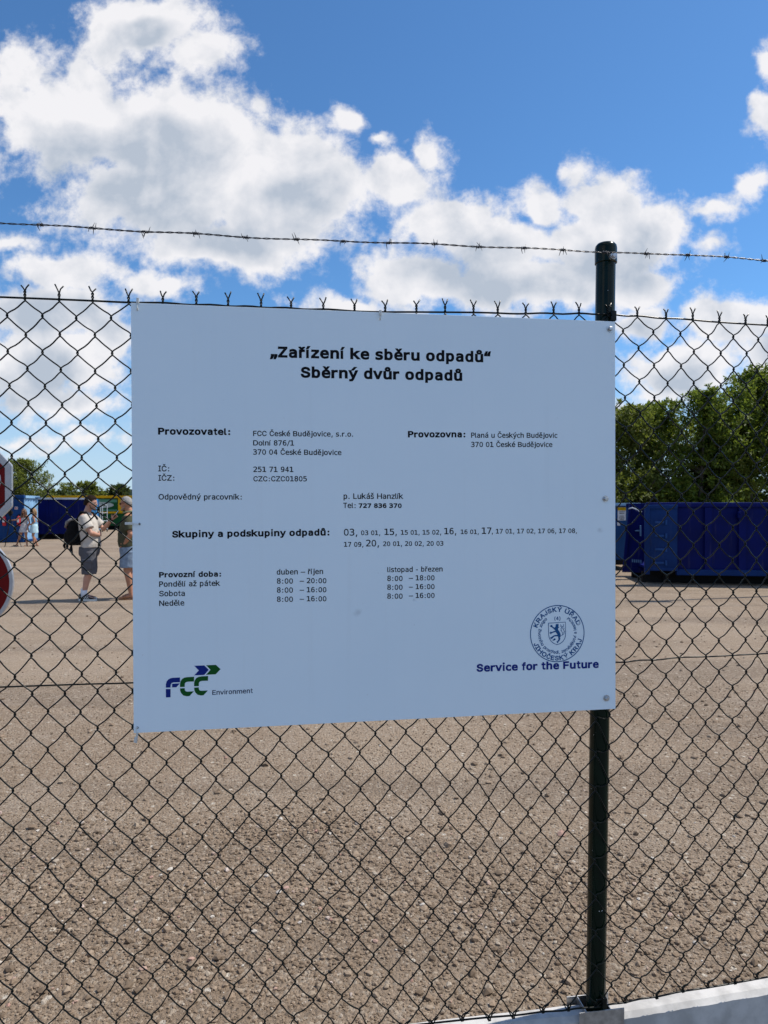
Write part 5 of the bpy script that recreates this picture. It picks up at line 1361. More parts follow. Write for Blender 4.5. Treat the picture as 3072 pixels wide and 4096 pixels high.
def extinguisher(x, z, label):
    o = empty('fire_extinguisher', (x, 32.09, z), 0, label, 'fire extinguisher', 'fire extinguishers hung on the blue cabin')
    mb = MB(); mb.lathe([(0.07, 0), (0.082, 0.02), (0.082, 0.36), (0.06, 0.42), (0.025, 0.45), (0.025, 0.48)], (0, 0, 0), 20); mb.build('cylinder', extred, o, smooth=40)
    mb = MB(); mb.bbox((0.01, 0, 0.49), (0.10, 0.03, 0.05), 0.008); mb.bbox((0.03, 0, 0.535), (0.13, 0.02, 0.018), 0.004); mb.build('valve', M['black'], o)
    mb = MB(); mb.tube([(-0.04, -0.02, 0.49), (-0.10, -0.03, 0.44), (-0.105, -0.04, 0.25), (-0.09, -0.04, 0.10)], 0.012, 8); mb.build('hose', M['black'], o, smooth=40)
    mb = MB()
    vs = []
    for k in range(9):
        a = -math.pi / 2 - 0.6 + 1.2 * k / 8
        vs += [(0.0832 * math.cos(a), 0.0832 * math.sin(a), 0.16), (0.0832 * math.cos(a), 0.0832 * math.sin(a), 0.33)]
    mb.add(vs, [(2 * k, 2 * k + 2, 2 * k + 3, 2 * k + 1) for k in range(8)]); mb.build('sticker', whitep, o)
    return o


e1 = px_at(17, 2103, 32.09)
extinguisher(e1.x, e1.z, 'red fire extinguisher on the cabin wall, the one nearest the left edge')
e2 = px_at(75, 2103, 32.09)
extinguisher(e2.x, e2.z, 'red fire extinguisher on the cabin wall, beside the woman in the pale dress')

# long dark container
lc = empty('long_blue_container', (-15.40, 36.0, 0), R(14), 'long dark ultramarine container with a pale top rail, behind the man with the backpack', 'container')
x0, x1 = -2.95, 0.0
mb = MB()
mb.box(((x0 + x1) / 2, 1.2, 1.2), (x1 - x0, 2.4, 1.85)); mb.build('body', ultra, lc)
mb = MB(); mb.bbox(((x0 + x1) / 2, -0.02, 2.10), (x1 - x0 + 0.1, 0.12, 0.09), 0.01); mb.build('top_rail', pale, lc)
for i in range(5):
    xx = x0 + 0.3 + i * 0.6
    mb = MB(); mb.prism([(xx - 0.05, 0.32), (xx + 0.05, 0.32), (xx + 0.05, 2.04), (xx - 0.05, 2.04)], -0.03, 0.002); mb.build('rib', ultra, lc)
mb = MB(); mb.box(((x0 + x1) / 2, 0.5, 0.14), (x1 - x0 - 0.2, 0.15, 0.28)); mb.box(((x0 + x1) / 2, 1.8, 0.14), (x1 - x0 - 0.2, 0.15, 0.28)); mb.build('skid', M['black'], lc)
mb = MB()
mb.bbox((x1 + 0.03, 1.2, 1.2), (0.06, 2.36, 1.84), 0.01)
for y_ in (0.1, 1.2, 2.3): mb.bbox((x1 + 0.075, y_, 1.2), (0.06, 0.10, 1.8), 0.01)
for z_ in (0.62, 1.1, 1.6): mb.bbox((x1 + 0.09, 1.2, z_), (0.05, 2.2, 0.08), 0.01)
mb.build('door', paint('bright blue door paint', (0.03, 0.16, 0.36)), lc)
mb = MB(); mb.box((x1 - 0.75, -0.006, 0.42), (0.3, 0.004, 0.06)); mb.build('marking', mat('pale blue print', (0.08, 0.16, 0.3), 0.5), lc)
mb = MB(); mb.box((x0 + 0.58, -0.035, 1.92), (0.06, 0.03, 0.06)); mb.build('lug', pale, lc)

# green container with yellow frame
gc = empty('green_container', (-20.2, 51.9, 0), 0, 'green container with yellow frame and a pale oval emblem, behind the two men', 'container')
x0, x1 = -5.2, 4.6
zt = 1.58 + (2035 - 1983) / 2750 * 51.9
mb = MB(); mb.box(((x0 + x1) / 2, 1.2, 1.40), (x1 - x0, 2.4, 2.2)); mb.build('body', greenp, gc)
mb = MB(); mb.bbox(((x0 + x1) / 2, -0.05, zt - 0.09), (x1 - x0 + 0.1, 0.2, 0.18), 0.02); mb.build('top_rail', yel, gc)
mb = MB(); mb.bbox(((x0 + x1) / 2, -0.05, 1.30), (x1 - x0 + 0.1, 0.2, 0.13), 0.02); mb.build('side_rail', yel, gc)
for xx in (-3.0, 0.35, 3.6):
    mb = MB(); mb.bbox((xx, -0.06, (1.3 + zt) / 2), (0.33, 0.22, zt - 1.3), 0.02); mb.build('frame_post', yel, gc)
mb = MB(); mb.box(((x0 + x1) / 2, 0.6, 0.15), (x1 - x0 - 0.3, 0.2, 0.3)); mb.build('skid', M['black'], gc)
mb = MB(); mb.box((-1.4, -0.006, 2.18), (2.9, 0.012, 0.22)); mb.box((-1.4, -0.006, 1.46), (2.9, 0.012, 0.12)); mb.build('stripe', mat('pale green band', (0.06, 0.22, 0.15), 0.5), gc)
ov = [(-1.35 + 1.15 * math.cos(2 * math.pi * i / 48), 1.86 + 0.235 * math.sin(2 * math.pi * i / 48)) for i in range(48)]
mb = MB(); mb.prism(ov, -0.024, 0.0); em = mb.build('emblem', mat('pale emblem', (0.35, 0.42, 0.42), 0.5), gc)
mb = MB()
for k in range(7): mb.box((-1.85 + k * 0.16, -0.03, 1.86), (0.10, 0.008, 0.10 + 0.05 * (k % 3)))
mb.build('emblem_print', greenp, em)

# roll cage trolley
tp = px_at(406, 2127, 47.2)
tr = empty('roll_cage_trolley', (tp.x, tp.y, 0), 0, 'bare metal roll cage trolley standing in front of the green container', 'trolley')
mb = MB()
w2, d2, h2 = 0.23, 0.4, 1.85
for sx_ in (-1, 1):
    for sy in (-1, 1):
        mb.tube([(sx_ * w2, sy * d2, 0.15), (sx_ * w2, sy * d2, h2)], 0.028, 8)
for z_ in (0.2, 0.75, 1.3, h2):
    for sx_ in (-1, 1): mb.tube([(sx_ * w2, -d2, z_), (sx_ * w2, d2, z_)], 0.02, 6)
    mb.tube([(-w2, d2, z_), (w2, d2, z_)], 0.02, 6)
mb.tube([(-w2, -d2, h2), (w2, -d2, h2)], 0.02, 6)
mb.tube([(-0.75, 0.0, h2 - 0.1), (w2, 0, h2)], 0.02, 6)
mb.build('cage', pale, tr)
mb = MB(); mb.box((0, 0, 0.19), (2 * w2, 2 * d2, 0.04)); mb.build('base', pale, tr)
for sx_ in (-1, 1):
    for sy in (-1, 1):
        mb = MB(); mb.tube([(sx_ * w2 - 0.02, sy * d2, 0.075), (sx_ * w2 + 0.02, sy * d2, 0.075)], 0.075, 14); mb.build('caster', M['rubber'], tr)

# lattice mast far behind
mp = px_at(198, 1990, 120)
ma = empty('lattice_mast', (mp.x, mp.y, 0), 0, 'thin grey mast far away above the low trees', 'mast')
mb = MB(); zt = 1.58 + (2035 - 1898) / 2750 * 120
mb.tube([(0, 0, 0), (0, 0, zt)], 0.07, 8); mb.build('pole', M['steel'], ma)
mb = MB()
for z_ in (zt - 1.8, zt - 2.3, zt - 2.8): mb.box((0.0, 0, z_), (0.45, 0.3, 0.4))
mb.build('antenna', M['steel'], ma)

# lamp post to the right whose thin shadow crosses the yard
lp = empty('lamp_post', (9.05, 12.95, 0), 0, 'tall grey lamp post at the right, beside the long blue container', 'lamp post')
mb = MB(); mb.tube([(0, 0, 0), (0, 0, 7.6)], [0.06, 0.04], 14); mb.build('pole', M['steel'], lp)
mb = MB(); mb.bbox((0.25, 0.05, 7.62), (0.7, 0.22, 0.09), 0.02); mb.build('lamp_head', M['steel'], lp)

# ------------------------------------------------------------------ trees
def leaf_material(name, c1, c2, c3, trans=0.5):
    m = bpy.data.materials.new(name)
    m.use_nodes = True
    t = m.node_tree; k = NB(t); p = t.nodes['Principled BSDF']
    g = k.n('ShaderNodeNewGeometry')
    co = k.n('ShaderNodeTexCoord').outputs['Object']
    c = k.mix(k.ss(k.noise(co, 1.1, 4, 0.6), 0.35, 0.65), (*c1, 1), (*c2, 1))
    c = k.mix(k.m('MULTIPLY', k.ss(g.outputs['Random Per Island'], 0.55, 1.0), 0.6), c, (*c3, 1))
    t.links.new(c, p.inputs['Base Color'])
    p.inputs['Roughness'].default_value = 0.5
    p.inputs['Specular IOR Level'].default_value = 0.35
    tr_ = k.n('ShaderNodeBsdfTranslucent')
    t.links.new(k.mix(0.5, c, (0.16, 0.20, 0.02, 1)), tr_.inputs[0])
    ms = k.n('ShaderNodeMixShader'); ms.inputs[0].default_value = trans
    t.links.new(p.outputs[0], ms.inputs[1]); t.links.new(tr_.outputs[0], ms.inputs[2])
    t.links.new(ms.outputs[0], t.nodes['Material Output'].inputs[0])
    return m


bark = mat('grey brown bark', (0.075, 0.06, 0.045), 0.9, 0, 0.3, 8, bump=0.05, bscale=30)
leaf_dark = leaf_material('dark green leaves', (0.065, 0.115, 0.013), (0.14, 0.205, 0.025), (0.28, 0.325, 0.055))
leaf_mid = leaf_material('olive green leaves', (0.12, 0.155, 0.026), (0.18, 0.215, 0.042), (0.25, 0.27, 0.075))
leaf_far = leaf_material('far green leaves', (0.030, 0.055, 0.014), (0.05, 0.078, 0.02), (0.07, 0.09, 0.03), 0.25)


def tree(name, x, y, h, w, seed, lm, shoots=170, per=30, ll=0.10, lw=0.042, base=0.12, upw=0.9, label='', group=None, shoot_len=(0.5, 1.2), spire=0.0):
    r = np.random.default_rng(seed)
    o = empty(name, (x, y, 0), 0, label, 'tree', group)
    mb = MB()
    tr0 = 0.018 * h + 0.02
    top = Vector((r.normal(0, .05) * w, r.normal(0, .05) * w, h * 0.78))
    mb.tube([(0, 0, -0.1), (top.x * .3, top.y * .3, h * 0.3), tuple(top)], [tr0, tr0 * .7, tr0 * .2], 8)
    for i in range(9):
        z = h * r.uniform(0.15, 0.65); a = r.uniform(0, 6.283); l = w * r.uniform(.3, .5)
        s = Vector((top.x * z / h, top.y * z / h, z))
        mb.tube([tuple(s), (s.x + math.cos(a) * l * .5, s.y + math.sin(a) * l * .5, z + l * .35), (s.x + math.cos(a) * l, s.y + math.sin(a) * l, z + l * .9)], [tr0 * .4, tr0 * .28, tr0 * .1], 6)
    mb.build('trunk', bark, o, smooth=60)
    # leafy shoots gathered in clumps
    nc = 16
    cz = (base + 0.05 + (0.81 - base) * r.random(nc) ** 1.25) * h
    prof = np.sqrt(np.clip(1 - ((cz / h - 0.42) / 0.58) ** 2, 0.05, 1))
    ca = r.uniform(0, 6.283, nc); cr_ = np.sqrt(r.random(nc)) * 0.36 * w * prof
    cc = np.stack([np.cos(ca) * cr_, np.sin(ca) * cr_, cz], -1)
    if spire > 0:
        cc[0] = (top.x, top.y, h * 0.86); cc[1] = (top.x + .1 * w, top.y, h * 0.78)
    k = r.integers(0, nc, shoots)
    d = r.normal(0, 1, (shoots, 3)); d /= np.linalg.norm(d, axis=1, keepdims=True)
    rad = np.array([0.23 * w, 0.23 * w, 0.15 * h])
    s0 = cc[k] + d * rad * r.random((shoots, 1)) ** 0.5
    out = s0 - np.array([0, 0, h * .45]); out[:, 2] *= .5
    out /= np.linalg.norm(out, axis=1, keepdims=True) + 1e-6
    dr_ = out * .7 + np.array([0, 0, upw]) * r.uniform(.2, 1.1, (shoots, 1)) + r.normal(0, .45, (shoots, 3))
    dr_ /= np.linalg.norm(dr_, axis=1, keepdims=True)
    sl_ = r.uniform(shoot_len[0], shoot_len[1], (shoots, 1))
    s0[:, 2] = np.clip(s0[:, 2], base * h, None)
    over = (s0[:, 2:] + dr_[:, 2:] * sl_ - h) / np.maximum(dr_[:, 2:], .2)
    sl_ = np.where(over > 0, np.maximum(sl_ - over, .2), sl_)
    t = np.tile(np.linspace(0, 1, per), (shoots, 1)) + r.uniform(-.02, .02, (shoots, per))
    pos = s0[:, None] + dr_[:, None] * sl_[:, None] * t[..., None]
    pos[..., 2] -= (t ** 2) * .18 * sl_
    pos += r.normal(0, .05, pos.shape) * (1.15 - t[..., None])
    n = shoots * per
    pos = pos.reshape(-1, 3)
    ax = np.repeat(dr_, per, 0) * .5 + r.normal(0, .75, (n, 3)); ax[:, 2] -= .15
    ax /= np.linalg.norm(ax, axis=1, keepdims=True)
    up = r.normal(0, .6, (n, 3)) + np.array([0, 0, 1.0])
    sd = np.cross(ax, up); sd /= np.linalg.norm(sd, axis=1, keepdims=True) + 1e-9
    nn = np.cross(sd, ax)
    L_ = ll * r.uniform(.6, 1.3, (n, 1)); W_ = lw * r.uniform(.7, 1.3, (n, 1))
    V = np.stack([pos, pos + ax * L_ * .5 + sd * W_ * .5 + nn * W_ * .15, pos + ax * L_, pos + ax * L_ * .5 - sd * W_ * .5 + nn * W_ * .15], 1).reshape(-1, 3)
    F = np.arange(n * 4).reshape(-1, 4)
    np_mesh('crown', V, F, lm, o)
    return o


GR = 'trees behind the blue containers'
right = [
    (6.4, 23.2, 4.1, 2.9, 'bushy dark green tree just right of the sign, lowest of the row'),
    (7.75, 22.4, 4.9, 2.7, 'dense dark green tree second from the sign'),
    (8.95, 22.8, 5.15, 2.5, 'dark green tree with a thin pointed tip, third from the sign'),
    (10.05, 22.0, 5.35, 2.3, 'green tree with an upright feathery top, in the middle of the row'),
    (11.0, 22.9, 4.9, 2.4, 'lower green tree between two taller ones'),
    (11.9, 22.3, 6.05, 2.2, 'tall feathery green tree near the right edge'),
    (12.9, 22.8, 6.4, 2.4, 'tallest tree, cut by the right edge of the picture'),
    (9.4, 24.6, 4.6, 3.6, 'dark bushy tree in the second row behind the pointed tree'),
    (6.9, 25.2, 4.1, 3.6, 'dark bushy tree in the second row nearest the sign'),
    (11.8, 25.0, 4.9, 3.6, 'dark bushy tree in the second row near the right edge'),
]
for i, (x, y, h, w, lab) in enumerate(right):
    tree('leafy_tree', x, y, h, w, 100 + i, leaf_dark if i % 3 != 1 else leaf_mid, shoots=int(330 + 55 * h), per=34, ll=0.135, lw=0.058, label=lab, group=GR, spire=1.0, base=0.10)
# willow like tree on the left and the low row in the distance
c = px_at(96, 2000, 46)
tree('willow_tree', c.x, c.y, 4.9, 3.2, 31, leaf_mid, shoots=620, per=34, ll=0.18, lw=0.06, label='loose pale green willow tree behind the blue cabin', group=None, shoot_len=(.6, 1.3), spire=1.0, base=.1)
GF = 'low trees in the distance'
far = [(30, 62, 3.6, 3.6, 'green tree at the left edge behind the stop sign'), (230, 70, 3.4, 3.4, 'low rounded tree right of the willow'), (330, 66, 4.15, 3.9, 'broad rounded tree above the man with the backpack'), (275, 74, 3.3, 4.0, 'low tree between the willow and the broad rounded tree'), (400, 76, 3.3, 3.6, 'low tree behind the gap between the two men'), (478, 64, 3.75, 2.3, 'small pointed tree above the older man'), (180, 72, 3.6, 3.6, 'low tree at the foot of the mast'), (560, 78, 3.2, 3.6, 'low tree next to the left edge of the sign board')]
for i, (pxx, d, h, w, lab) in enumerate(far):
    c = px_at(pxx, 2030, d)
    tree('low_tree', c.x, c.y, h, w, 200 + i, leaf_far if i % 2 else leaf_mid, shoots=330, per=30, ll=0.28, lw=0.12, label=lab, group=GF, shoot_len=(.4, .8), base=.05, spire=1.0)
# wood closing the yard behind the sign
r = np.random.default_rng(77)
n = 30000
xw = r.uniform(-19, 9, n)
hw = 3.6 + 0.8 * np.sin(xw * 1.1) + 0.6 * np.sin(xw * 2.7 + 1) + 0.3 * np.sin(xw * 6.1)
zw = hw * r.random(n) ** 0.8
yw = 58 + r.normal(0, 1.0, n) * (1.15 - zw / 6)
cw_ = np.stack([xw, yw, zw], -1)
a_ = r.normal(0, 1, (n, 3)); a_ /= np.linalg.norm(a_, axis=1, keepdims=True)
b2_ = np.cross(a_, r.normal(0, 1, (n, 3))); b2_ /= np.linalg.norm(b2_, axis=1, keepdims=True)
l_ = 0.30 * r.uniform(.6, 1.3, (n, 1)); w_ = 0.14 * r.uniform(.6, 1.3, (n, 1))
V = np.stack([cw_, cw_ + a_ * l_ * .5 + b2_ * w_ * .5, cw_ + a_ * l_, cw_ + a_ * l_ * .5 - b2_ * w_ * .5], 1).reshape(-1, 3)
tag(np_mesh('distant_wood', V, np.arange(n * 4).reshape(-1, 4), leaf_far), kind='stuff')

# ------------------------------------------------------------------ people
from mathutils import noise as mnoise


def fuse(name, mb, mats, parent, voxel=0.010, smooth=6, wrinkle=0.0):
    """joins everything in mb into one continuous surface"""
    me = mb.mesh(name, mats)
    tmp = bpy.data.objects.new(name, me); COL.objects.link(tmp)
    rm = tmp.modifiers.new('r', 'REMESH'); rm.mode = 'VOXEL'; rm.voxel_size = voxel; rm.use_smooth_shade = True
    if smooth:
        s = tmp.modifiers.new('s', 'SMOOTH'); s.factor = 0.5; s.iterations = smooth
    me2 = bpy.data.meshes.new_from_object(tmp.evaluated_get(bpy.context.evaluated_depsgraph_get()))
    me2.name = name
    if wrinkle:
        me2.calc_loop_triangles()
        for v_ in me2.vertices:
            q_ = v_.co
            f_ = mnoise.fractal(Vector((q_.x * 9, q_.y * 9, q_.z * 5 + q_.x * 4)), 0.9, 2.1, 3)
            v_.co = q_ + v_.normal * (f_ * wrinkle)
    bpy.data.objects.remove(tmp); bpy.data.meshes.remove(me)
    me2.materials.clear()
    for m in (mats if isinstance(mats, (list, tuple)) else [mats]): me2.materials.append(m)
    me2.polygons.foreach_set('use_smooth', [True] * len(me2.polygons))
    return link(bpy.data.objects.new(name, me2), parent)


def limb(mb, pts, n=14):
    """pts: (pos, r) tapered chain with round ends"""
    mb.tube([p for p, r in pts], [r for p, r in pts], n)
    for p, r in pts:
        mb.ball(p, r, 12, 8)


def head_geo(mb, c, k=1.0, pitch=0.0, yaw=0.0, beard=0.0, scale=(1, 1, 1)):
    n, m = 40, 30
    vs = []
    g = lambda x, s: math.exp(-(x / s) ** 2)
    for i in range(m + 1):
        t = math.pi * i / m
        for j in range(n):
            a = 2 * math.pi * j / n
            f, s, u = math.sin(t) * math.cos(a), math.sin(t) * math.sin(a), math.cos(t)
            x, y, z = f * 0.100, s * 0.077, u * 0.118
            if f < 0: x *= 1.0 + 0.05 * g(u - .3, .5)
            if u < 0:
                y *= 1 + 0.30 * u * (0.5 + 0.5 * max(f, 0)); x += 0.012 * (-u) * max(f, 0)
                if f < 0: x *= 1 + 0.45 * u
            if f > 0:
                x -= 0.006 * g(s, .5) * g(u - .05, .3)
                x += 0.026 * g(s, .16) * g(u + .16, .13) + 0.012 * g(s, .12) * g(u - .02, .16)      # nose
                x += 0.006 * g(u - .25, .10) * g(s, .6)                                            # brow
                x -= 0.007 * (g(s - .38, .16) + g(s + .38, .16)) * g(u - .08, .10)                  # sockets
                x += 0.006 * g(s, .25) * g(u + .44, .06) + 0.005 * g(s, .25) * g(u + .56, .06)      # lips
                x -= 0.004 * g(s, .3) * g(u + .50, .03)
                x += 0.011 * g(s, .3) * g(u + .80, .14)                                            # chin
            vs.append(Vector((x * scale[0], y * scale[1], z * scale[2])) * k)
    fs = [(i * n + j, i * n + (j + 1) % n, (i + 1) * n + (j + 1) % n, (i + 1) * n + j) for i in range(m) for j in range(n)]
    rot = Matrix.Rotation(yaw, 3, 'Z') @ Matrix.Rotation(pitch, 3, 'Y')
    c = Vector(c)
    mb.add([rot @ v + c for v in vs], fs)
    for sg in (-1, 1):
        mb.ball(rot @ Vector((-0.004, sg * 0.076, -0.008)) * k + c, (0.017 * k, 0.008 * k, 0.030 * k), 10, 8, rot)
    return rot


def eyes_and_mouth(parent, c, rot, k, lip):
    c = Vector(c)
    for sg in (-1, 1):
        mb = MB(); mb.ball(rot @ Vector((0.083, sg * 0.030, 0.009)) * k + c, (0.011 * k, 0.013 * k, 0.009 * k), 10, 8); mb.build('eye', M['eye'], parent, smooth='all')
    mb = MB(); mb.ball(rot @ Vector((0.094, 0, -0.056)) * k + c, (0.006 * k, 0.022 * k, 0.006 * k), 10, 8); mb.build('mouth', lip, parent, smooth='all')


M['eye'] = mat('dark eye', (0.03, 0.022, 0.018), 0.2)


def hand(mb, wrist, d, side, curl, k=1.0, spread=0.0):
    """palm + five fingers; d direction of the hand, side = thumb side, curl = direction the fingers close towards"""
    w = Vector(wrist); d = Vector(d).normalized(); s = Vector(side); s = (s - d * s.dot(d)).normalized(); cu = Vector(curl); cu = (cu - d * cu.dot(d)).normalized()
    p = w + d * 0.045 * k
    for q in (-0.022, 0.0, 0.022):
        limb(mb, [(w + s * q * .5, 0.018 * k), (w + d * 0.08 * k + s * q * k, 0.0135 * k)], 10)
    for i, (q, l) in enumerate(((0.031, .072), (0.011, .08), (-0.010, .075), (-0.030, .058))):
        a = w + d * 0.085 * k + s * q * k
        b_ = a + (d * .75 + cu * .55) * l * .5 * k
        e = b_ + (d * .15 + cu * .95) * l * .5 * k
        limb(mb, [(a, 0.0098 * k), (b_, 0.0088 * k), (e, 0.0075 * k)], 8)
    a = w + d * 0.025 * k + s * 0.03 * k
    b_ = a + (s * .7 + d * .6 + cu * .3) * 0.036 * k
    e = b_ + (d * .6 + cu * .7 + s * .1) * 0.034 * k
    limb(mb, [(a, 0.0125 * k), (b_, 0.0105 * k), (e, 0.0085 * k)], 8)


def leg(mb, hip, knee, ankle, toe, k=1.0, th=0.088, ca=0.060):
    h, kn, an, to = (Vector(v) for v in (hip, knee, ankle, toe))
    dn = (an - kn)
    back = (an - to); back.z = 0; back.normalize()
    limb(mb, [(h, th), (h.lerp(kn, .45), th * .88), (kn, .058 * k), (kn + dn * .28 + back * .014, ca), (kn + dn * .6 + back * .006, ca * .8), (an, .036 * k)])
    limb(mb, [(an, .036 * k), (Vector((an.x, an.y, 0.035)) + back * .03, .032 * k), ], 10)
    limb(mb, [(an + Vector((0, 0, -.02)), .034 * k), (an.lerp(to, .6) + Vector((0, 0, -.008)), .032 * k), (to, .022 * k)], 10)


def arm(mb, sh, el, wr, k=1.0, r=(.05, .041, .043, .027)):
    s, e, w = Vector(sh), Vector(el), Vector(wr)
    limb(mb, [(s, r[0] * k), (s.lerp(e, .5), r[0] * .9 * k), (e, r[1] * k), (e.lerp(w, .3), r[2] * k), (w, r[3] * k)])


def scalp(parent, c, rot, k, m, line, grow=1.07, name='hair', drop=None):
    """hair cap: the skull above a hairline, a little proud of it"""
    n, mm = 36, 26
    mb = MB()
    c = Vector(c); ok = {}
    vs = []
    rr = random.Random(3)
    for i in range(mm + 1):
        t = math.pi * i / mm
        for j in range(n):
            a = 2 * math.pi * j / n
            f, s, u = math.sin(t) * math.cos(a), math.sin(t) * math.sin(a), math.cos(t)
            q = grow + 0.03 * rr.uniform(-1, 1) * (i < mm)
            x, y, z = f * 0.101 * q, s * 0.079 * q, u * 0.118 * q + 0.003
            if f < 0: x *= 1.04
            ok[(i, j)] = u > line(f, s)
            vs.append(rot @ Vector((x, y, z)) * k + c)
    fs = []
    for i in range(mm):
        for j in range(n):
            if ok[(i, j)] and ok[(i, (j + 1) % n)] and ok[(i + 1, j)]:
                fs.append((i * n + j, i * n + (j + 1) % n, (i + 1) * n + (j + 1) % n, (i + 1) * n + j))
    mb.add(vs, fs)
    o = mb.build(name, m, parent, smooth='all')
    so_ = o.modifiers.new('t', 'SOLIDIFY'); so_.thickness = 0.012 * k; so_.offset = -1
    return o


def sneaker(parent, an, toe, upper, sole, stripes=True):
    a, t = Vector(an), Vector(toe)
    d = (t - a); d.z = 0; L = 0.30; d.normalize()
    s = Vector((-d.y, d.x, 0))
    heel = Vector((a.x, a.y, 0)) - d * 0.075
    o = empty('shoe', (0, 0, 0)); o.parent = parent
    def P(x, y, z): return heel + d * x + s * y + Vector((0, 0, z))
    mb = MB()
    secs = [(0.0, .028, .028, .085), (0.03, .036, .026, .10), (0.09, .038, .026, .105), (0.15, .041, .026, .082), (0.21, .046, .025, .060), (0.26, .043, .025, .048), (0.295, .026, .024, .036)]
    n = 14
    vs = []
    for x, w, z0, z1 in secs:
        for k in range(n):
            an_ = 2 * math.pi * k / n
            vs.append(P(x, w * math.copysign(abs(math.cos(an_)) ** .7, math.cos(an_)), (z0 + z1) / 2 + (z1 - z0) / 2 * math.copysign(abs(math.sin(an_)) ** .7, math.sin(an_))))
    fs = [(i * n + k, i * n + (k + 1) % n, (i + 1) * n + (k + 1) % n, (i + 1) * n + k) for i in range(len(secs) - 1) for k in range(n)]
    fs += [list(range(n)), [len(vs) - n + k for k in range(n)]]
    mb.add(vs, fs); up = mb.build('upper', upper, o, smooth=50)
    mb = MB(); vs = []
    for x, w, z0, z1 in secs:
        w2 = w + .004
        vs += [P(x + (.004 if x > .2 else -.004), w2, 0.001), P(x + (.004 if x > .2 else -.004), -w2, 0.001), P(x, -w2, 0.034), P(x, w2, 0.034)]
    fs = [(i * 4 + k, i * 4 + (k + 1) % 4, i * 4 + 4 + (k + 1) % 4, i * 4 + 4 + k) for i in range(len(secs) - 1) for k in range(4)]
    fs += [(0, 1, 2, 3), tuple(len(vs) - 4 + k for k in range(4))]
    mb.add(vs, fs); mb.build('sole', sole, o)
    if stripes:
        for sg in (-1, 1):
            mb = MB()
            for q in range(3):
                x = .115 + q * .032
                mb.tube([P(x, sg * .0425, .042), P(x - .014, sg * .0405, .066), P(x - .030, sg * .0330, .088 - q * .006)], .0065, 6)
            mb.build('stripes', sole, o)
    return o


def sandal(parent, an, toe, m, strap):
    a, t = Vector(an), Vector(toe)
    d = (t - a); d.z = 0; d.normalize(); s = Vector((-d.y, d.x, 0)); heel = Vector((a.x, a.y, 0)) - d * 0.065
    o = empty('sandal', (0, 0, 0)); o.parent = parent
    mb = MB(); n = 28; top = []
    for k in range(n):
        q = 2 * math.pi * k / n
        x = 0.135 - 0.145 * math.cos(q); w = (0.044 if math.cos(q) < 0 else 0.038) * math.sin(q)
        top.append(heel + d * x + s * w)
    mb.add([p + Vector((0, 0, .001)) for p in top] + [p + Vector((0, 0, .020)) for p in top], [list(range(n))[::-1], list(range(n, 2 * n))] + [(i, (i + 1) % n, (i + 1) % n + n, i + n) for i in range(n)])
    mb.build('sole', m, o)
    mb = MB()
    for x in (.165, .20):
        mb.tube([heel + d * x + s * .045 + Vector((0, 0, .015)), heel + d * (x - .01) + s * .03 + Vector((0, 0, .062)), heel + d * (x - .015) - s * .03 + Vector((0, 0, .062)), heel + d * x - s * .045 + Vector((0, 0, .015))], .010, 6)
    mb.build('strap', strap, o, smooth='all')
    return o


def cloth(name, c, var=0.10, sc=9):
    return mat(name, c, 0.9, 0, var, sc, bump=0.10, bscale=12, spec=0.15)


skin_l = mat('fair skin', (0.46, 0.25, 0.18), 0.5, 0, 0.06, 8, spec=0.35)
skin_t = mat('tanned skin', (0.36, 0.17, 0.10), 0.5, 0, 0.06, 8, spec=0.35)
lip = mat('lip', (0.33, 0.12, 0.10), 0.5)
brown_hair = mat('dark brown hair', (0.016, 0.009, 0.006), 0.8, 0, 0.4, 60, spec=0.1)
grey_hair = mat('grey hair', (0.26, 0.255, 0.245), 0.8, 0, 0.25, 60)
blond_hair = mat('blond hair', (0.26, 0.155, 0.07), 0.6, 0, 0.3, 50)
long_brown = mat('light brown hair', (0.085, 0.042, 0.02), 0.5, 0, 0.35, 50)
dark_lens = mat('dark sunglass lens', (0.008, 0.008, 0.009), 0.1)

# ---- man with the backpack, facing right
g0 = px_at(345, 2398, 11.9)
man = empty('person', (g0.x, 11.9, 0), 0, 'man with dark hair in a beige t-shirt and grey cargo shorts wearing a black backpack', 'person')
K = 0.985
v = lambda x, y, z: Vector((x * K, y * K, z * K))
mb = MB()
limb(mb, [(v(.065, 0, .93), .135), (v(.06, 0, 1.08), .125), (v(.035, 0, 1.28), .125), (v(.02, 0, 1.42), .105)])
limb(mb, [(v(.01, 0, 1.47), .075), (v(.025, 0, 1.56), .058), (v(.06, 0, 1.66), .055)])
limb(mb, [(v(.02, -.17, 1.455), .058), (v(.015, 0, 1.49), .07), (v(.02, .17, 1.455), .058)])
arm(mb, v(.02, -.19, 1.45), v(.185, -.235, 1.185), v(.235, -.04, 1.145))
arm(mb, v(.02, .19, 1.45), v(.215, .235, 1.245), v(.395, .16, 1.425))
hand(mb, v(.235, -.04, 1.145), (.10, 1, .12), (0, 0, 1), (-1, 0, 0), K)
hand(mb, v(.395, .16, 1.425), (.75, -.05, .62), (-.5, -.3, .75), (.35, -.9, -.15), K)
leg(mb, v(.03, .095, .90), v(.035, .10, .50), v(-.10, .11, .09), v(.09, .12, .03), K)
leg(mb, v(.075, -.095, .90), v(.095, -.10, .50), v(.005, -.11, .09), v(.20, -.13, .03), K)
hc = v(.085, 0, 1.705)
rot = head_geo(mb, hc, 1.0, 0.10)
body = fuse('body', mb, skin_l, man, 0.0075, 5)
eyes_and_mouth(body, hc, rot, 1.0, lip)
scalp(man, hc, rot, 1.0, brown_hair, lambda f, s: (0.50 if f > .55 else (0.15 if f > 0.05 else (-0.05 if f > -.25 else -0.42))), 1.045)
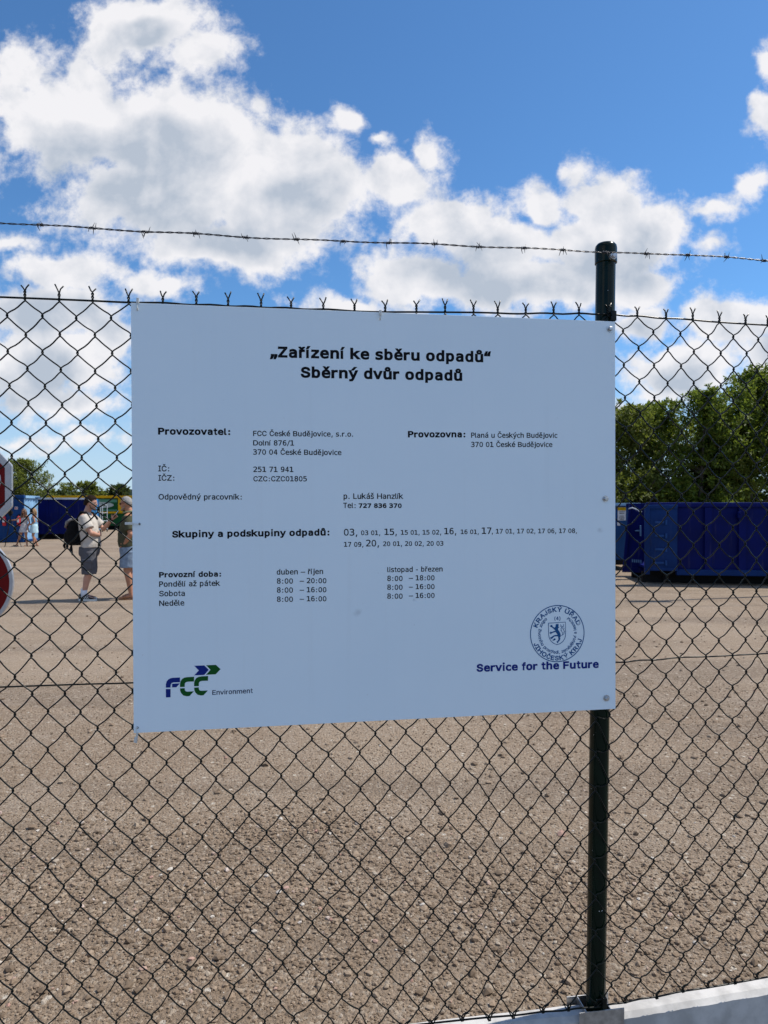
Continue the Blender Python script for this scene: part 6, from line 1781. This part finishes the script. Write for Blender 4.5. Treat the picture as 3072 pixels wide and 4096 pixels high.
bdm = mat('short beard', (0.06, 0.035, 0.022), 0.8, 0, 0.4, 80)
mb = MB(); 
for sg in (-1, 1):
    mb.tube([hc + rot @ Vector((.012, sg * .070, -.035)), hc + rot @ Vector((.035, sg * .060, -.080)), hc + rot @ Vector((.075, sg * .030, -.100)), hc + rot @ Vector((.088, 0, -.100))], [.010, .016, .018, .018], 8)
mb.build('beard', bdm, man, smooth='all')
# t-shirt
mb = MB()
mb.loft([(v(.078, 0, .925), .158, .205), (v(.085, 0, .99), .160, .200), (v(.075, 0, 1.10), .152, .192), (v(.045, 0, 1.25), .148, .198), (v(.028, 0, 1.37), .138, .205), (v(.018, 0, 1.45), .112, .190), (v(.012, 0, 1.505), .080, .12), (v(.016, 0, 1.54), .068, .078)], 28)
for sg, el in ((-1, v(.185, -.235, 1.185)), (1, v(.215, .235, 1.245))):
    s_ = v(.02, sg * .17, 1.455); d = el - s_
    mb.loft([(s_ - d * .05, .085, .085, d), (s_ + d * .3, .088, .080, d), (s_ + d * .74, .092, .080, d)], 18)
fuse('t_shirt', mb, cloth('beige cotton', (0.46, 0.425, 0.385)), man, 0.010, 3, 0.009)
# shorts
grey_cloth = cloth('grey cargo cloth', (0.088, 0.090, 0.104), 0.14)
mb = MB()
mb.loft([(v(.065, 0, .945), .162, .195), (v(.06, 0, .88), .166, .200), (v(.055, 0, .80), .160, .195), (v(.055, 0, .77), .14, .17)], 28)
mb.loft([(v(.02, .10, .85), .125, .105), (v(.035, .105, .66), .115, .100), (v(.028, .11, .47), .112, .096)], 20)
mb.loft([(v(.08, -.10, .85), .130, .105), (v(.090, -.105, .66), .128, .102), (v(.098, -.11, .465), .122, .098)], 20)
sh_ = fuse('shorts', mb, grey_cloth, man, 0.010, 3, 0.009)
mb = MB(); mb.bbox(tuple(v(.10, -.205, .64)), (.18, .035, .17), .012); mb.bbox(tuple(v(.10, -.222, .705)), (.19, .02, .06), .008)
mb.build('cargo_pocket', grey_cloth, sh_, smooth=60)
sock = cloth('white sock', (0.68, 0.70, 0.76), 0.05, 40)
for sg, an, to in ((1, v(-.10, .11, .09), v(.09, .12, .03)), (-1, v(.005, -.11, .09), v(.20, -.13, .03))):
    a = Vector(an)
    mb = MB(); mb.loft([(a + Vector((0, 0, -.03)), .052, .046), (a + Vector((.004, 0, .04)), .046, .044), (a + Vector((.012, 0, .095)), .049, .048)], 16); mb.build('sock', sock, man, smooth='all')
    sneaker(man, an, to, M['black'], mat('white shoe sole', (0.66, 0.66, 0.62), 0.6))
wp = v(.395, .16, 1.425); dw = (v(.395, .16, 1.425) - v(.215, .235, 1.245)).normalized()
mb = MB(); mb.loft([(wp - dw * .035, .036, .036, dw), (wp - dw * .005, .035, .035, dw)], 16); mb.bbox(tuple(wp - dw * .02 + Vector((-.005, -.034, .012))), (.035, .012, .035), .004); mb.build('wristwatch', M['black'], man, smooth=40)
mb = MB()
for sg in (-1, 1):
    mb.tube([hc + rot @ Vector((0.0, sg * .084, .012)), hc + rot @ Vector((.098, sg * .062, .012))], .0022, 6)
mb.tube([hc + rot @ Vector((.110, .052, .010)), hc + rot @ Vector((.114, 0, .014)), hc + rot @ Vector((.110, -.052, .010))], .0025, 6)
mb.build('glasses', M['steel'], man)
# phone in his hand
ph = empty('mobile_phone', tuple(Vector(man.location) + v(.475, .135, 1.505)), 0, 'black phone held up in the hand of the man with the backpack', 'phone')
mb = MB(); mb.bbox((0, 0, 0), (.011, .074, .152), .005, Matrix.Rotation(R(38), 3, 'Y') @ Matrix.Rotation(R(22), 3, 'Z')); mb.build('case', M['black'], ph, smooth=40)
mb = MB(); mb.box(Vector((-.0050, -.002, .004)) , (.003, .066, .14), Matrix.Rotation(R(38), 3, 'Y') @ Matrix.Rotation(R(22), 3, 'Z')); mb.build('screen', dark_lens, ph)
# backpack on his back
bp_ = empty('backpack', tuple(Vector(man.location) + v(-.20, 0, 1.0)), 0, 'black backpack with grey straps on the back of the man in the beige t-shirt', 'backpack')
B0 = Vector(v(-.20, 0, 1.0))
nyl = mat('black nylon', (0.006, 0.006, 0.007), 0.85, 0, 0.4, 14, bump=0.12, bscale=18, spec=0.12)
mb = MB()
mb.loft([(v(-.185, 0, .965) - B0, .105, .13), (v(-.19, 0, 1.02) - B0, .145, .155), (v(-.19, 0, 1.18) - B0, .150, .160), (v(-.185, 0, 1.30) - B0, .135, .150), (v(-.165, 0, 1.39) - B0, .085, .12), (v(-.155, 0, 1.42) - B0, .05, .08)], 24)
mb.loft([(v(-.30, 0, .99) - B0, .04, .10), (v(-.315, 0, 1.05) - B0, .055, .12), (v(-.315, 0, 1.17) - B0, .05, .12), (v(-.30, 0, 1.22) - B0, .03, .09)], 20)
fuse('bag', mb, nyl, bp_, 0.010, 3)
greyn = mat('grey webbing', (0.20, 0.20, 0.20), 0.7, 0, 0.4, 30)
mb = MB()
for y_ in (-.10, -.03, .06):
    mb.tube([v(-.15, y_, 1.42) - B0, v(-.22, y_ - .02, 1.415) - B0, v(-.29, y_ - .02, 1.37) - B0, v(-.315, y_, 1.28) - B0], .020, 8)
mb.build('top_webbing', greyn, bp_, smooth='all')
mb = MB(); mb.ball(v(-.315, -.05, 1.30) - B0, (.03, .05, .04), 10, 8); mb.build('red_patch', mat('faded red nylon', (0.30, 0.06, 0.04), 0.7), bp_, smooth='all')
for sg in (-1, 1):
    mb = MB()
    pts = [v(-.12, sg * .10, 1.40), v(-.03, sg * .125, 1.545), v(.06, sg * .135, 1.525), v(.125, sg * .145, 1.43), v(.145, sg * .165, 1.30), v(.10, sg * .195, 1.13), v(-.02, sg * .20, 1.02), v(-.12, sg * .15, .99)]
    pts = [p - B0 for p in pts]
    mb.tube(pts, [.020, .026, .027, .026, .022, .016, .013, .013], 8); mb.build('shoulder_strap', nyl, bp_, smooth='all')
mb = MB()
mb.tube([v(-.33, -.06, 1.03) - B0, v(-.355, -.07, .96) - B0, v(-.34, -.07, .91) - B0], [.02, .024, .016], 8)
mb.tube([v(-.24, -.05, .98) - B0, v(-.225, -.06, .88) - B0, v(-.215, -.06, .79) - B0], [.016, .018, .012], 8)
mb.tube([v(-.22, -.09, .98) - B0, v(-.245, -.09, .90) - B0, v(-.20, -.1, .85) - B0], .011, 6)
mb.build('hanging_strap', nyl, bp_, smooth='all')

# ---- older man, facing left, half hidden by the board
m2 = empty('person', (px_at(518, 2398, 12.05).x, 12.05, 0), R(180), 'older man with grey hair, sunglasses, olive polo shirt and light denim shorts', 'person')
mb = MB()
limb(mb, [(v(-.02, 0, .93), .145), (v(.01, 0, 1.08), .150), (v(-.01, 0, 1.28), .135), (v(-.03, 0, 1.42), .11)])
limb(mb, [(v(-.03, 0, 1.47), .08), (v(.0, 0, 1.56), .064), (v(.035, 0, 1.64), .06)])
limb(mb, [(v(-.02, -.175, 1.445), .062), (v(-.03, 0, 1.49), .075), (v(-.02, .175, 1.445), .062)])
arm(mb, v(-.02, .20, 1.44), v(-.115, .26, 1.16), v(.005, .20, .995))
arm(mb, v(-.02, -.20, 1.44), v(-.10, -.26, 1.16), v(.01, -.20, .995))
hand(mb, v(.005, .20, .995), (.55, -.15, -.75), (0, .3, 1), (.2, -1, 0), K)
hand(mb, v(.01, -.20, .995), (.55, .15, -.75), (0, -.3, 1), (.2, 1, 0), K)
leg(mb, v(-.02, .10, .90), v(.005, .11, .50), v(-.075, .12, .09), v(.12, .15, .03), K)
leg(mb, v(-.01, -.10, .90), v(.03, -.11, .50), v(-.02, -.12, .09), v(.17, -.14, .03), K)
h2 = v(.05, 0, 1.695)
rot2 = head_geo(mb, h2, 1.03, 0.06)
b2 = fuse('body', mb, skin_t, m2, 0.0075, 5)
eyes_and_mouth(b2, h2, rot2, 1.03, lip)
scalp(m2, h2, rot2, 1.03, grey_hair, lambda f, s: (0.62 if f > .35 else (0.30 if f > 0.05 else (0.02 if f > -.25 else -0.35))), 1.04)
gb = mat('grey stubble', (0.26, 0.20, 0.16), 0.8, 0, 0.3, 90)
mb = MB()
for sg in (-1, 1):
    mb.tube([h2 + rot2 @ Vector((.012, sg * .073, -.035)), h2 + rot2 @ Vector((.035, sg * .062, -.082)), h2 + rot2 @ Vector((.078, sg * .030, -.105)), h2 + rot2 @ Vector((.092, 0, -.106))], [.008, .015, .018, .018], 8)
mb.build('beard', gb, m2, smooth='all')
dkred = mat('dark red glasses frame', (0.10, 0.008, 0.012), 0.3)
mb = MB()
for sg in (-1, 1):
    mb.tube([h2 + rot2 @ Vector((-.005, sg * .086, .014)), h2 + rot2 @ Vector((.092, sg * .068, .012))], .006, 6)
    mb.ball(h2 + rot2 @ Vector((.100, sg * .036, .004)), (.008, .030, .020), 12, 8)
mb.build('sunglasses', dkred, m2, smooth='all')
olive = cloth('olive polo cotton', (0.058, 0.060, 0.036))
mb = MB()
mb.loft([(v(.0, 0, .93), .172, .215), (v(.015, 0, 1.02), .178, .215), (v(.012, 0, 1.15), .175, .21), (v(-.005, 0, 1.28), .158, .21), (v(-.02, 0, 1.38), .142, .212), (v(-.028, 0, 1.455), .115, .195), (v(-.028, 0, 1.505), .085, .125), (v(-.02, 0, 1.55), .076, .085)], 28)
for sg in (-1, 1):
    s_ = v(-.02, sg * .18, 1.45); d = v(-.115, sg * .26, 1.16) - s_
    mb.loft([(s_ - d * .05, .088, .088, d), (s_ + d * .3, .086, .088, d), (s_ + d * .80, .080, .088, d)], 18)
po = fuse('polo_shirt', mb, olive, m2, 0.010, 3, 0.009)
mb = MB(); mb.tube([v(-.085, .0, 1.56) + Vector((.09 * (1 - math.cos(t * 2 * math.pi / 20)) , .082 * math.sin(t * 2 * math.pi / 20), -.012 * (1 - math.cos(t * 2 * math.pi / 20)))) for t in range(21)], .017, 8); mb.build('collar', cloth('pale olive collar', (0.20, 0.21, 0.13)), po, smooth='all')
denim = cloth('light washed denim', (0.19, 0.25, 0.335), 0.2, 14)
mb = MB()
mb.loft([(v(-.01, 0, .95), .170, .205), (v(-.012, 0, .88), .172, .210), (v(-.012, 0, .80), .165, .20), (v(-.01, 0, .77), .14, .17)], 28)
mb.loft([(v(-.02, .105, .85), .135, .11), (v(-.005, .11, .70), .130, .108), (v(.005, .115, .565), .122, .105)], 20)
mb.loft([(v(-.01, -.105, .85), .135, .11), (v(.015, -.11, .70), .130, .108), (v(.022, -.115, .565), .122, .105)], 20)
fuse('shorts', mb, denim, m2, 0.010, 3, 0.009)
sandal(m2, v(-.075, .12, .09), v(.12, .15, .03), mat('tan leather', (0.24, 0.11, 0.05), 0.6), mat('tan leather strap', (0.30, 0.13, 0.05), 0.6))
sandal(m2, v(-.02, -.12, .09), v(.17, -.14, .03), mat('dark brown leather', (0.05, 0.025, 0.018), 0.6), mat('dark brown strap', (0.06, 0.03, 0.02), 0.6))

# ---- two women in the distance
def woman(loc, rz, label, hairm, outfit, H, pose):
    o = empty('person', loc, rz, label, 'person')
    s = H / 1.70
    u = lambda x, y, z: Vector((x * s, y * s, z * s))
    mb = MB()
    limb(mb, [(u(0, 0, .90), .125 * s), (u(0, 0, 1.06), .098 * s), (u(0, 0, 1.22), .108 * s), (u(-.01, 0, 1.34), .09 * s)])
    limb(mb, [(u(-.01, 0, 1.38), .058 * s), (u(.005, 0, 1.46), .046 * s), (u(.02, 0, 1.54), .048 * s)])
    limb(mb, [(u(-.01, -.145, 1.365), .046 * s), (u(-.01, 0, 1.39), .055 * s), (u(-.01, .145, 1.365), .046 * s)])
    for sg in (-1, 1):
        el, wr, hd, cu = pose[sg]
        arm(mb, u(-.01, sg * .165, 1.36), u(*el), u(*wr), .86 * s)
        hand(mb, u(*wr), hd, (0, 0, 1), cu, .88 * s)
    for sg in (-1, 1):
        kn, an, to = pose['legs'][sg]
        leg(mb, u(0, sg * .085, .86), u(*kn), u(*an), u(*to), .86 * s, .088 * s, .052 * s)
    hc_ = u(.03, 0, 1.585)
    rt = head_geo(mb, hc_, .95 * s, .05, pose.get('yaw', 0))
    b_ = fuse('body', mb, skin_t, o, 0.009, 4)
    eyes_and_mouth(b_, hc_, rt, .95 * s, lip)
    sc_ = scalp(o, hc_, rt, .95 * s, hairm, lambda f, q: (0.55 if f > .5 else (0.05 if f > 0.1 else -0.6)), 1.12)
    mb = MB()
    for y_ in (-.06, -.03, 0, .03, .06):
        fx = -.075 if abs(y_) < .05 else -.02
        mb.tube([hc_ + rt @ Vector((fx, y_, .05)) * s, hc_ + rt @ Vector((fx - .02, y_ * 1.25, -.06)) * s, hc_ + rt @ Vector((fx - .015, y_ * 1.6, -.16 - pose['hair'] * .4)) * s, hc_ + rt @ Vector((fx + .01, y_ * 1.7, -.16 - pose['hair'])) * s], [.035 * s, .04 * s, .034 * s, .012 * s], 8)
    if pose['hair'] > .12:
        for sg in (-1, 1):
            mb.tube([hc_ + rt @ Vector((.02, sg * .075, .05)) * s, hc_ + rt @ Vector((.03, sg * .085, -.08)) * s, hc_ + rt @ Vector((.05, sg * .08, -.22)) * s, hc_ + rt @ Vector((.07, sg * .07, -.34)) * s], [.022 * s, .03 * s, .03 * s, .010 * s], 8)
    mb.build('long_hair', hairm, sc_, smooth='all')
    mb = MB()
    for sg in (-1, 1):
        mb.ball(hc_ + rt @ Vector((.090, sg * .034, .006)) * s, (.008 * s, .030 * s, .021 * s), 12, 8, rt)
        mb.tube([hc_ + rt @ Vector((.0, sg * .078, .012)) * s, hc_ + rt @ Vector((.085, sg * .062, .010)) * s], .004, 6)
    mb.build('sunglasses', dark_lens, o, smooth='all')
    outfit(o, u, s)
    for sg in (-1, 1):
        kn, an, to = pose['legs'][sg]
        sandal(o, u(*an), u(*to), mat('pale sandal', (0.30, 0.22, 0.16), 0.6), mat('pale sandal strap', (0.36, 0.28, 0.2), 0.6))
    return o


def dress(o, u, s):
    m = cloth('pale patterned cotton', (0.44, 0.42, 0.42), 0.30, 22)
    mb = MB()
    mb.loft([(u(.01, 0, .64), .20 * s, .245 * s), (u(0, 0, .80), .165 * s, .205 * s), (u(0, 0, .93), .135 * s, .170 * s), (u(0, 0, 1.06), .112 * s, .135 * s), (u(.005, 0, 1.20), .125 * s, .155 * s), (u(.0, 0, 1.29), .105 * s, .140 * s)], 26)
    fuse('dress', mb, m, o, 0.010, 2, 0.008)
    mb = MB()
    for sg in (-1, 1): mb.tube([u(.10, sg * .07, 1.27), u(.04, sg * .085, 1.41), u(-.05, sg * .085, 1.40), u(-.10, sg * .07, 1.27)], .012 * s, 6)
    mb.build('shoulder_strap', m, o, smooth='all')


def halter(o, u, s):
    top = cloth('blue knitted top', (0.14, 0.27, 0.40), 0.25, 30)
    skirt = cloth('light blue skirt', (0.42, 0.60, 0.68), 0.1, 10)
    mb = MB(); mb.loft([(u(0, 0, .97), .122 * s, .150 * s), (u(0, 0, 1.08), .110 * s, .132 * s), (u(.005, 0, 1.20), .128 * s, .152 * s), (u(.02, 0, 1.30), .095 * s, .105 * s)], 24); fuse('top', mb, top, o, 0.010, 2, 0.008)
    mb = MB(); mb.tube([u(.07, .05, 1.28), u(.0, .055, 1.42), u(-.05, 0, 1.43), u(.0, -.055, 1.42), u(.07, -.05, 1.28)], .011 * s, 6); mb.build('neck_strap', top, o, smooth='all')
    mb = MB(); mb.loft([(u(.015, 0, .60), .175 * s, .205 * s), (u(.005, 0, .76), .160 * s, .195 * s), (u(-.005, 0, .90), .150 * s, .180 * s), (u(0, 0, 1.0), .120 * s, .148 * s)], 26); fuse('skirt', mb, skirt, o, 0.010, 2, 0.008)


w1 = px_at(98, 2186, 28.8)
woman((w1.x, 28.8, 0), R(-105), 'woman with long brown hair in a pale short dress, reaching to a camera tripod', long_brown, dress, 1.58, {
    -1: ((.10, -.36, 1.20), (.16, -.60, 1.17), (.3, -1, .0), (0, 0, -1)),
    1: ((-.04, .24, 1.08), (.06, .22, .84), (.2, 0, -1), (1, -.3, 0)),
    'legs': {-1: ((.04, -.22, .47), (.0, -.42, .08), (.13, -.50, .03)), 1: ((.02, .10, .47), (-.03, .11, .08), (.16, .15, .03))}, 'hair': .20, 'yaw': 0.1})
w2 = px_at(132, 2186, 28.8)
woman((w2.x, 28.9, 0), R(190), 'blond woman in a blue halter top and light blue skirt, seen from the side', blond_hair, halter, 1.60, {
    -1: ((-.06, -.24, 1.10), (.12, -.18, .98), (1, .3, .05), (0, 1, -.3)),
    1: ((-.09, .22, 1.10), (.10, .20, .97), (1, -.3, .05), (0, -1, -.3)),
    'legs': {-1: ((.08, -.09, .47), (-.10, -.09, .08), (.08, -.10, .03)), 1: ((.02, .09, .47), (-.03, .10, .08), (.15, .12, .03))}, 'hair': .05, 'yaw': 0.0})
# camera on its tripod beside her
tpx = px_at(57, 2186, 29.0)
tp_ = empty('camera_tripod', (tpx.x, 28.7, 0), 0, 'black camera on a tall tripod in front of the blue cabin', 'tripod')
mb = MB()
for a in (0.5, 2.5, 4.6):
    e = Vector((math.cos(a) * .42, math.sin(a) * .35, 0.0))
    mb.tube([tuple(e), tuple(e * .45 + Vector((0, 0, .62))), (e.x * .08, e.y * .08, 1.12)], [.011, .016, .020], 8)
mb.build('legs', M['black'], tp_, smooth='all')
mb = MB(); mb.tube([(0, 0, .95), (0, 0, 1.30)], .018, 10); mb.bbox((0, 0, 1.32), (.10, .10, .07), .01); mb.tube([(0, 0, 1.32), (.25, -.05, 1.22)], .010, 6); mb.build('column', M['black'], tp_, smooth=40)
mb = MB(); mb.bbox((0, 0, 1.42), (.17, .14, .13), .02); mb.tube([(-.02, .06, 1.42), (-.04, .22, 1.42)], .045, 14); mb.bbox((0.02, 0, 1.51), (.06, .10, .05), .01); mb.build('camera', M['black'], tp_, smooth=40)
